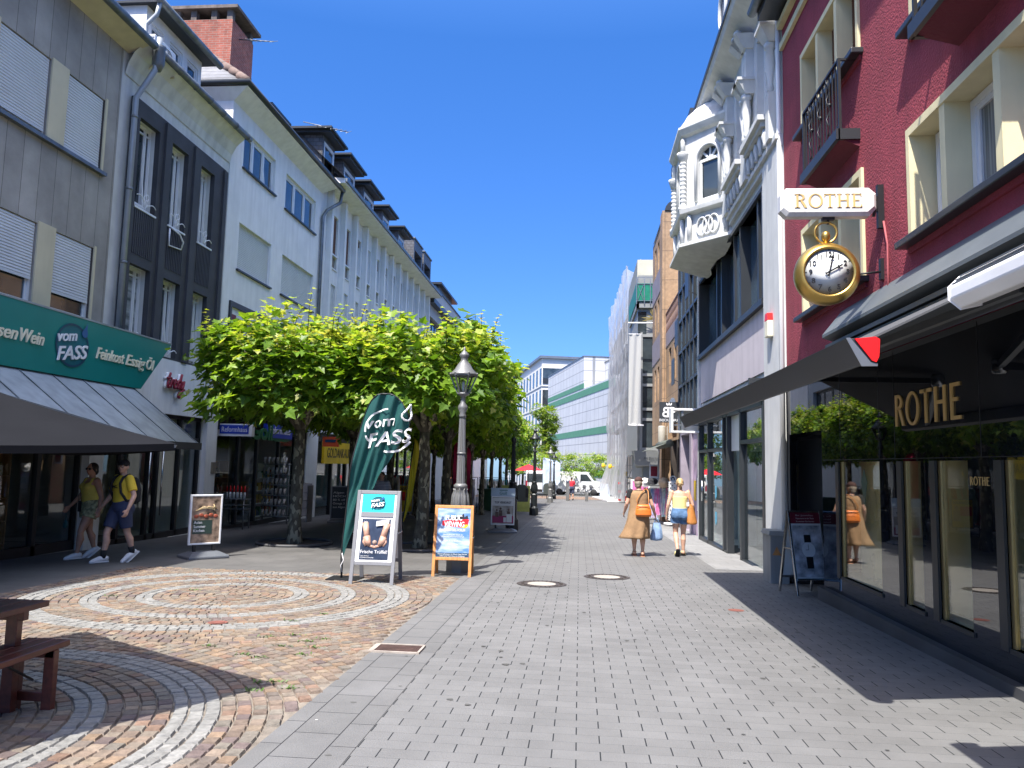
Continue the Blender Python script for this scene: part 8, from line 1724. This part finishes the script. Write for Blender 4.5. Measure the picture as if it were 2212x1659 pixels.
# -- woman with the yellow top and denim shorts --------------------------------
J = stand(.09, 'R', .3, .30); J['anL'] = V(-.075, -.22, .15); J['toeL'] = V(-.08, -.12, .035); J['knL'] = V(-.085, .06, .50); J['elL'] = V(-.255,-.05,1.11); J['wrL'] = V(-.285, .02, .87); J['elR'] = V(.27, -.05, 1.11); J['wrR'] = V(.32, .06, .90)
wb, h, Rh = figure('blonde woman in yellow strapless top and denim shorts, seen from behind', 'skin_fair', J, 1.0, 1.0)
garment(wb, 'top', 'pale_yellow', lambda m: m.loft([((0,-.01,.95), .178, .125), ((0,-.005,1.05), .155, .112), ((0,0,1.15), .163, .116), ((0,.003,1.25), .172, .120), ((0,.0,1.295), .170, .116)], 28), .009)
def shorts(m, J, fat, zl=.42, hem=.116):
    [m.ball(J['pelvis']+V(q*.088, -.06, -.045), .110*fat, .108*fat, .115*fat, 12, 8) for q in (-1, 1)]; m.loft([(J['pelvis']+V(0,-.015,-.10), .155*fat, .13*fat), (J['pelvis']+V(0,-.015,-.04), .19*fat, .145*fat), (J['pelvis']+V(0,-.01,.05), .182*fat, .13*fat), (J['pelvis']+V(0,-.005,.11), .162*fat, .115*fat)], 24)
    for s in 'LR': q = J['hip'+s].lerp(J['kn'+s], zl); m.tube([J['hip'+s]+V(0,-.01,.03), J['hip'+s].lerp(J['kn'+s], .2), q], [.105*fat, .112*fat, hem*fat], 16)
garment(wb, 'shorts', 'denim', lambda m: shorts(m, J, 1.02, .45), .009)
mb = MB(); 
for s in 'LR':
    q = J['hip'+s].lerp(J['kn'+s], .46)
    for k in range(26): a = 2*PI*k/26; mb.tube([q+V(.113*math.cos(a), .113*math.sin(a), .01), q+V(.118*math.cos(a+.05), .118*math.sin(a+.05), -.012-.03*((k*7) % 3)/3)], .0035, 4)
mb.build('frayed_hem', MATS['paper'], wb)
def hairfn(m): m.ball(h(0,-.018,.03), .083, .098, .092, 14, 10, Rh); m.ball(h(.0,-.105,.0), .045, .04, .05, 10, 8, Rh); [m.caps(h(.03*math.cos(k*1.3),-.11,.03*math.sin(k*1.3)), h(.055*math.cos(k*1.3),-.125,.06*math.sin(k*1.3)-.01), .018, .008, 8) for k in range(6)]; m.caps(h(0,-.085,-.03), h(0,-.08,-.1), .03, .012, 8)
garment(wb, 'hair', 'hair_blonde', hairfn, .008)
for s in 'LR':
    a, t_ = J['an'+s], J['toe'+s]; mb = MB(); dv = (t_-a).normalized(); sd = V(1, 0, 0); up = sd.cross(dv); heel = a-dv*.06+(-up*.045 if up.z > 0 else up*.045)
    if s == 'R': mb.prism([(-.045,-.09), (.045,-.09), (.052,.10), (.03,.21), (-.03,.21), (-.05,.1)], (a.x, a.y, .018), (1, 0, 0), (0, 1, 0), -.025)
    else: mb.prism([(-.042,-.075), (-.02,-.1), (.02,-.1), (.042,-.075), (.05,.10), (.03,.2), (-.03,.2), (-.05,.1)], (a.x, a.y-.035, a.z-.035), (1, 0, 0), dv, -.028)
    mb.build('slide_sole', MATS['black_cloth'], wb); mb = MB(); c = a+dv*.1; mb.tube([c+V(-.05,0,-.04), c+V(-.03,0,.035), c+V(.03,0,.035), c+V(.05,0,-.04)], .018, 6); mb.build('slide_strap', MATS['pale_yellow'], wb)
LWB = (2.20, 17.35, gz(17.35)); wb.location = LWB
t = thing('shoulder_bag', 'tan leather shopper bag under the right arm of the blonde woman', 'bag', (0, 0, 0))
garment(t, 'bag_body', 'tan_leather', lambda m: m.loft([((.245,-.10,.70), .10, .08, .5), ((.25,-.10,.74), .125, .085, .5), ((.235,-.10,.9), .10, .075, .5), ((.215,-.10,1.06), .07, .06, .5), ((.205,-.10,1.13), .045, .035, .5)], 20), .009)
mb = MB(); mb.tube([(.20,-.13,1.12), (.20,-.11,1.25), (.185,-.04,1.44), (.19,.03,1.38), (.21,-.04,1.13)], .009, 6); mb.build('strap', MATS['tan_leather'], t); mb = MB(); mb.prism([(-.03,0), (.03,0), (.03,.09), (-.03,.09)], (.15,-.165,1.09), (1, 0, 0), (0, -.1, 1), .006); mb.build('booklet', MATS['paper'], t); t.location = LWB

# -- couple walking through the shade on the left --------------------------------
def shoe(par, J, s, mat, sole, boot=0.):
    a, t_ = J['an'+s], J['toe'+s]; dv = (t_-a); dv.z = min(dv.z, -.03); dv.normalize(); flat = V(dv.x, dv.y, 0).normalized(); gnd = a.z-.085
    f = lambda m: (m.caps(a-dv*.05+V(0,0,-.03), a.lerp(t_, .5)+V(0,0,-.01), .046, .046, 12), m.caps(a.lerp(t_, .4)+V(0,0,.0), t_+dv*.02, .048, .036, 12), m.caps(a+V(0,0,-.02), a+V(0,0,.0+boot), .045, .046, 10))
    o = garment(par, 'shoe', mat, f, .008)
    mb = MB(); sd = V(flat.y, -flat.x, 0); up = sd.cross(dv); c = a-V(0,0,.075) if abs(dv.z) < .45 else a-up*.07
    mb.prism([(-.036,-.085), (.036,-.085), (.044,.10), (.03,.19), (-.026,.19), (-.042,.1)], c, sd, dv if abs(dv.z) > .45 else flat, .022); mb.build('sole', MATS[sole], o); return o
yawC = rad(150)
J = stand(.17, 'L', .5, .5); J['wrL'] = V(-.44, .06, .86); J['elL'] = V(-.31, -.03, 1.09); J['wrR'] = V(.40, .16, .90); J['elR'] = V(.33, .0, 1.10); J['knL'].x = -.05; J['anL'].x = .0; J['toeL'] = V(.0, .33, .03)
wc, h, Rh = figure('woman in a yellow tank top and patterned shorts holding hands in the shade', 'skin_tan', J, 1.16, 1.0, bust=1.1, head_yaw=rad(18), curlL=.7)
def tank(m):
    m.loft([((0,-.01,.90), .205, .158), ((0,-.005,1.02), .192, .148), ((0,0,1.12), .185, .135), ((0,.015,1.22), .195, .150), ((0,.02,1.29), .185, .135), ((0,.0,1.33), .165, .105)], 28)
    for s in (-1, 1): m.ball(V(s*.08,.10,1.265), .08, .072, .078, 10, 8); m.tube([(s*.10,.09,1.30), (s*.115,.05,1.40), (s*.11,-.04,1.42), (s*.09,-.1,1.33)], .024, 8)
garment(wc, 'tank_top', 'yellow_tank', tank, .009); garment(wc, 'shorts', 'camo', lambda m: shorts(m, J, 1.22, .40), .010)
def hairfn(m): m.ball(h(0,-.02,.03), .086, .10, .094, 14, 10, Rh); m.ball(h(0,-.07,-.03), .07, .05, .075, 10, 8, Rh); [m.caps(h(s*.075,.02,.03), h(s*.08,-.0,-.05), .02, .012, 8) for s in (-1, 1)]
garment(wc, 'hair', 'hair_dark', hairfn, .009); mb = MB(); [mb.ball(h(s*.034,.09,.008), .03, .012, .022, 10, 6, Rh) for s in (-1, 1)]; mb.tube([h(-.075,.0,.012), h(-.06,.08,.012), h(0,.098,.012), h(.06,.08,.012), h(.075,.0,.012)], .004, 5); mb.build('sunglasses', MATS['black_paint'], wc)
for s in 'LR': shoe(wc, J, s, 'sneaker', 'paper')
LWC = (-8.72, 13.2, gz(13.2)); wc.location = LWC; wc.rotation_euler = (0, 0, yawC)
t = thing('phone_pouch', 'black phone pouch hanging on a cord from the woman in the tank top', 'pouch', (0, 0, 0)); mb = MB(); mb.box(-.05, .05, .175, .19, .83, 1.02); mb.build('pouch', MATS['black_cloth'], t, .006); mb = MB(); mb.tube([(-.045,.18,1.02), (.02,.17,1.15), (.075,.165,1.29), (.11,.06,1.42), (.04,-.06,1.43)], .004, 5); mb.tube([(.045,.18,1.02), (.13,.15,1.12), (.19,.08,1.18), (.18,-.08,1.25)], .004, 5); mb.build('cord', MATS['black_cloth'], t); t.location = LWC; t.rotation_euler = (0, 0, yawC)
t = thing('pouch', 'small turquoise pouch dangling from the right hand of the woman in the tank top', 'pouch', (0, 0, 0)); mb = MB(); mb.loft([((.42,.20,.66), .03, .015), ((.42,.20,.62), .05, .025), ((.42,.20,.54), .055, .03), ((.42,.20,.52), .03, .02)], 14); mb.build('pouch', MATS['bag_green'], t); mb = MB(); mb.tube([(.42,.20,.66), (.415,.2,.74), (.41,.21,.80)], .006, 5); mb.build('loop', MATS['bag_green'], t); t.location = LWC; t.rotation_euler = (0, 0, yawC)
yawD = rad(152); J = stand(.20, 'R', .3, .4); J['wrR'] = V(.42, .10, .885); J['elR'] = V(.31, -.0, 1.10); J['wrL'] = V(-.345, .09, .88); J['elL'] = V(-.30, -.03, 1.10)
md, h, Rh = figure('man in a yellow t-shirt, navy shorts and black cap holding hands in the shade', 'skin_fair', J, 1.0, 1.0, head_yaw=rad(28), curlR=.7)
def tee(m):
    m.loft([((0,-.005,.90), .182, .132), ((0,0,1.02), .172, .125), ((0,0,1.15), .176, .126), ((0,.003,1.28), .188, .130), ((0,0,1.36), .175, .105), ((0,-.005,1.415), .10, .075), ((0,-.005,1.43), .075, .065)], 28)
    for s in 'LR': m.tube([J['sh'+s]+V(0,0,.0), J['sh'+s].lerp(J['el'+s], .3), J['sh'+s].lerp(J['el'+s], .72)], [.070, .072, .074], 14); m.ball(J['sh'+s], .070, n=12, m=8)
garment(md, 'tshirt', 'yellow_tee', tee, .009); garment(md, 'shorts', 'navy_short', lambda m: shorts(m, J, 1.05, .80, .093), .009)
mb = MB(); mb.prism([(-.085,.0), (-.05,-.02), (.085,.035), (-.03,.008), (-.065,.02)], (0, .137, 1.245), (-1, 0, 0), (0, 0, 1), .004); add_text(mb, 'Running', (-.035, .139, 1.222), (-1, 0, 0), (0, 0, 1), .022, .09, th=.003); mb.build('chest_print', MATS['black_cloth'], md)
def capfn(m): m.ball(h(0,-.01,.042), .084, .104, .080, 16, 10, Rh); m.prism([(-.07,.07), (-.055,.15), (-.02,.175), (.02,.175), (.055,.15), (.07,.07)], h(0,0,.040), Rh @ V(1,0,0), Rh @ V(0,1,-.1), .014)
garment(md, 'cap', 'black_cloth', capfn, .009); mb = MB()
for s in (-1, 1): mb.tube([h(s*.034+.026*math.cos(q), .098, .006+.019*math.sin(q)) for q in [2*PI*k/12 for k in range(13)]], .004, 5, caps=False)
mb.tube([h(-.076,0,.012), h(-.062,.09,.012)], .004, 5); mb.tube([h(.076,0,.012), h(.062,.09,.012)], .004, 5); mb.tube([h(-.01,.103,.01), h(.01,.103,.01)], .004, 5); mb.build('glasses', MATS['lens'], md)
for s in 'LR': o = shoe(md, J, s, 'sneaker', 'paper', .01); a = J['an'+s]; mb = MB(); mb.tube([a+V(0,0,-.01), a.lerp(J['kn'+s], .3)], [.047, .047], 14); mb.build('sock', MATS['black_cloth'], md)
LMD = (-7.92, 12.86, gz(12.9)); md.location = LMD; md.rotation_euler = (0, 0, yawD); md.scale = (1.04,)*3
t = thing('backpack', 'black backpack with shoulder straps worn by the man in the yellow t-shirt', 'backpack', (0, 0, 0)); garment(t, 'bag_body', 'black_cloth', lambda m: m.loft([((0,-.17,.95), .12, .05), ((0,-.21,1.0), .15, .085), ((0,-.21,1.2), .15, .085), ((0,-.19,1.36), .12, .06), ((0,-.18,1.4), .07, .03)], 20), .012); mb = MB()
for s in (-1, 1): A = [(s*.10,-.12,1.38), (s*.115,-.03,1.445), (s*.12,.075,1.40), (s*.125,.125,1.30), (s*.15,.115,1.15), (s*.18,.03,1.02), (s*.16,-.12,.98)]; mb.tube(A, .021, 6)
mb.build('strap', MATS['black_cloth'], t); t.location = LMD; t.rotation_euler = (0, 0, yawD); t.scale = (1.04,)*3
# -- man in red far away, woman in the striped shirt behind the flag -----------------
J = stand(.14, 'L', .8, .35); mr, h, Rh = figure('man in a red shirt walking far down the street beside the tall bollard', 'skin_tan', J, 1.12, 1.0, vox=.014)
garment(mr, 'tshirt', 'red_plastic' if 0 else M('red_shirt', (.60,.025,.045), .8) and 'red_shirt', tee, .014); garment(mr, 'shorts', 'navy_short', lambda m: shorts(m, J, 1.12, .85), .014); garment(mr, 'hair', 'hair_dark', lambda m: m.ball(h(0,-.02,.04), .084, .1, .085, 12, 8), .014)
for s in 'LR': garment(mr, 'shoe', 'black_cloth', lambda m: m.caps(J['an'+s]+V(0,-.04,-.035), J['toe'+s]+V(0,.03,.01), .045, .036, 10), .014)
mr.location = (-.62, 60.6, gz(60.6)); mr.rotation_euler = (0, 0, rad(20)); mr.scale = (1.05,)*3
J = stand(.06, 'L', .3, .3); ws, h, Rh = figure('woman in a pale striped shirt standing in the shade behind the green flag', 'skin_fair', J, 1.1, 1.0, vox=.014)
def stripes_m():
    m, nt, out = new_mat('striped'); p = N(nt, 'ShaderNodeBsdfPrincipled'); nt.links.new(p.outputs[0], out.inputs[0]); p.inputs['Roughness'].default_value = .85; tc = N(nt, 'ShaderNodeTexCoord'); w = N(nt, 'ShaderNodeTexWave', bands_direction='Z'); w.inputs['Scale'].default_value = 7; nt.links.new(tc.outputs['Object'], w.inputs['Vector']); nt.links.new(mixc(nt, (.60,.58,.62), (.22,.21,.30), ramp(nt, w.outputs[1], .6, .7)), p.inputs['Base Color'])
stripes_m(); garment(ws, 'shirt', 'striped', tee, .014); garment(ws, 'trousers', 'cloth_lilac', lambda m: shorts(m, J, 1.1, 1.4), .014); garment(ws, 'hair', 'hair_dark', lambda m: (m.ball(h(0,-.02,.035), .086, .1, .09, 12, 8), m.ball(h(0,-.05,-.04), .075, .05, .07, 10, 8)), .014)
for s in 'LR': garment(ws, 'shoe', 'paper', lambda m: m.caps(J['an'+s]+V(0,-.04,-.035), J['toe'+s]+V(0,.03,.01), .045, .036, 10), .014)
p = GP(819, 1150); ws.location = (-5.75, 22.2, gz(22.2)); ws.rotation_euler = (0, 0, rad(170))
# ================================================================ camera, light, sky
cam = bpy.data.cameras.new('camera'); co = bpy.data.objects.new('camera', cam); COL.objects.link(co)
cam.sensor_width = 36.; cam.lens = 36*F/2212; cam.clip_start = .1; cam.clip_end = 2000
co.matrix_world = Matrix.Translation(EYE) @ CAMR.to_4x4(); SC.camera = co
sv = Vector((-.22, -.55, 1.)).normalized()      # towards the sun
el = math.asin(sv.z); az = math.atan2(sv.x, sv.y)
sd = bpy.data.lights.new('sun', 'SUN'); sd.energy = 2.45; sd.angle = rad(.55); sd.color = (1., .955, .88)
so = bpy.data.objects.new('sun', sd); COL.objects.link(so); so.rotation_euler = sv.to_track_quat('Z', 'Y').to_euler(); so.location = (-10, -20, 40)
w = bpy.data.worlds.new('World'); SC.world = w; w.use_nodes = True; nt = w.node_tree; nt.nodes.clear()
out = nt.nodes.new('ShaderNodeOutputWorld'); bg = nt.nodes.new('ShaderNodeBackground'); sk = nt.nodes.new('ShaderNodeTexSky')
sk.sky_type = 'NISHITA'; sk.sun_disc = False; sk.sun_elevation = el; sk.sun_rotation = az; sk.altitude = 100; sk.air_density = 1.0; sk.dust_density = .35; sk.ozone_density = 3.2
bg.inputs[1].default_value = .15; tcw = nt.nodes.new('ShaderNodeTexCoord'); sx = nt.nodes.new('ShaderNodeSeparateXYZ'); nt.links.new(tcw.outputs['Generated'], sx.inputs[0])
cr = nt.nodes.new('ShaderNodeValToRGB'); nt.links.new(sx.outputs[2], cr.inputs[0]); e = cr.color_ramp.elements; e[0].position = .1; e[0].color = (.128,.205,.36,1); e[1].position = .82; e[1].color = (1.,1.,1.,1); q = e.new(.5); q.color = (.122,.26,.445,1); q = e.new(.64); q.color = (.3,.46,.66,1)
# unseen overhead sky boosted and warmed, added light for the shaded facades
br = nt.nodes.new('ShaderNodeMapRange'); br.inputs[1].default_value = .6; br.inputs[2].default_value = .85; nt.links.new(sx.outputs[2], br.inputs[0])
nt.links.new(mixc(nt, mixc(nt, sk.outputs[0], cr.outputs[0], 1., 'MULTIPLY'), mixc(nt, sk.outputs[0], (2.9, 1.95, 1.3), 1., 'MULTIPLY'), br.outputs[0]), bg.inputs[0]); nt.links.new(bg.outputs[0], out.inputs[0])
SC.view_settings.view_transform = 'Standard'; SC.view_settings.look = 'None'; SC.view_settings.exposure = 2.0; SC.view_settings.gamma = 1
SC.render.engine = 'CYCLES'; SC.cycles.max_bounces = 8; SC.cycles.diffuse_bounces = 3; SC.cycles.glossy_bounces = 4; SC.cycles.transparent_max_bounces = 16; SC.cycles.transmission_bounces = 4
SC.cycles.caustics_reflective = False; SC.cycles.caustics_refractive = False; SC.cycles.sample_clamp_indirect = 6
SC.cycles.use_denoising = True
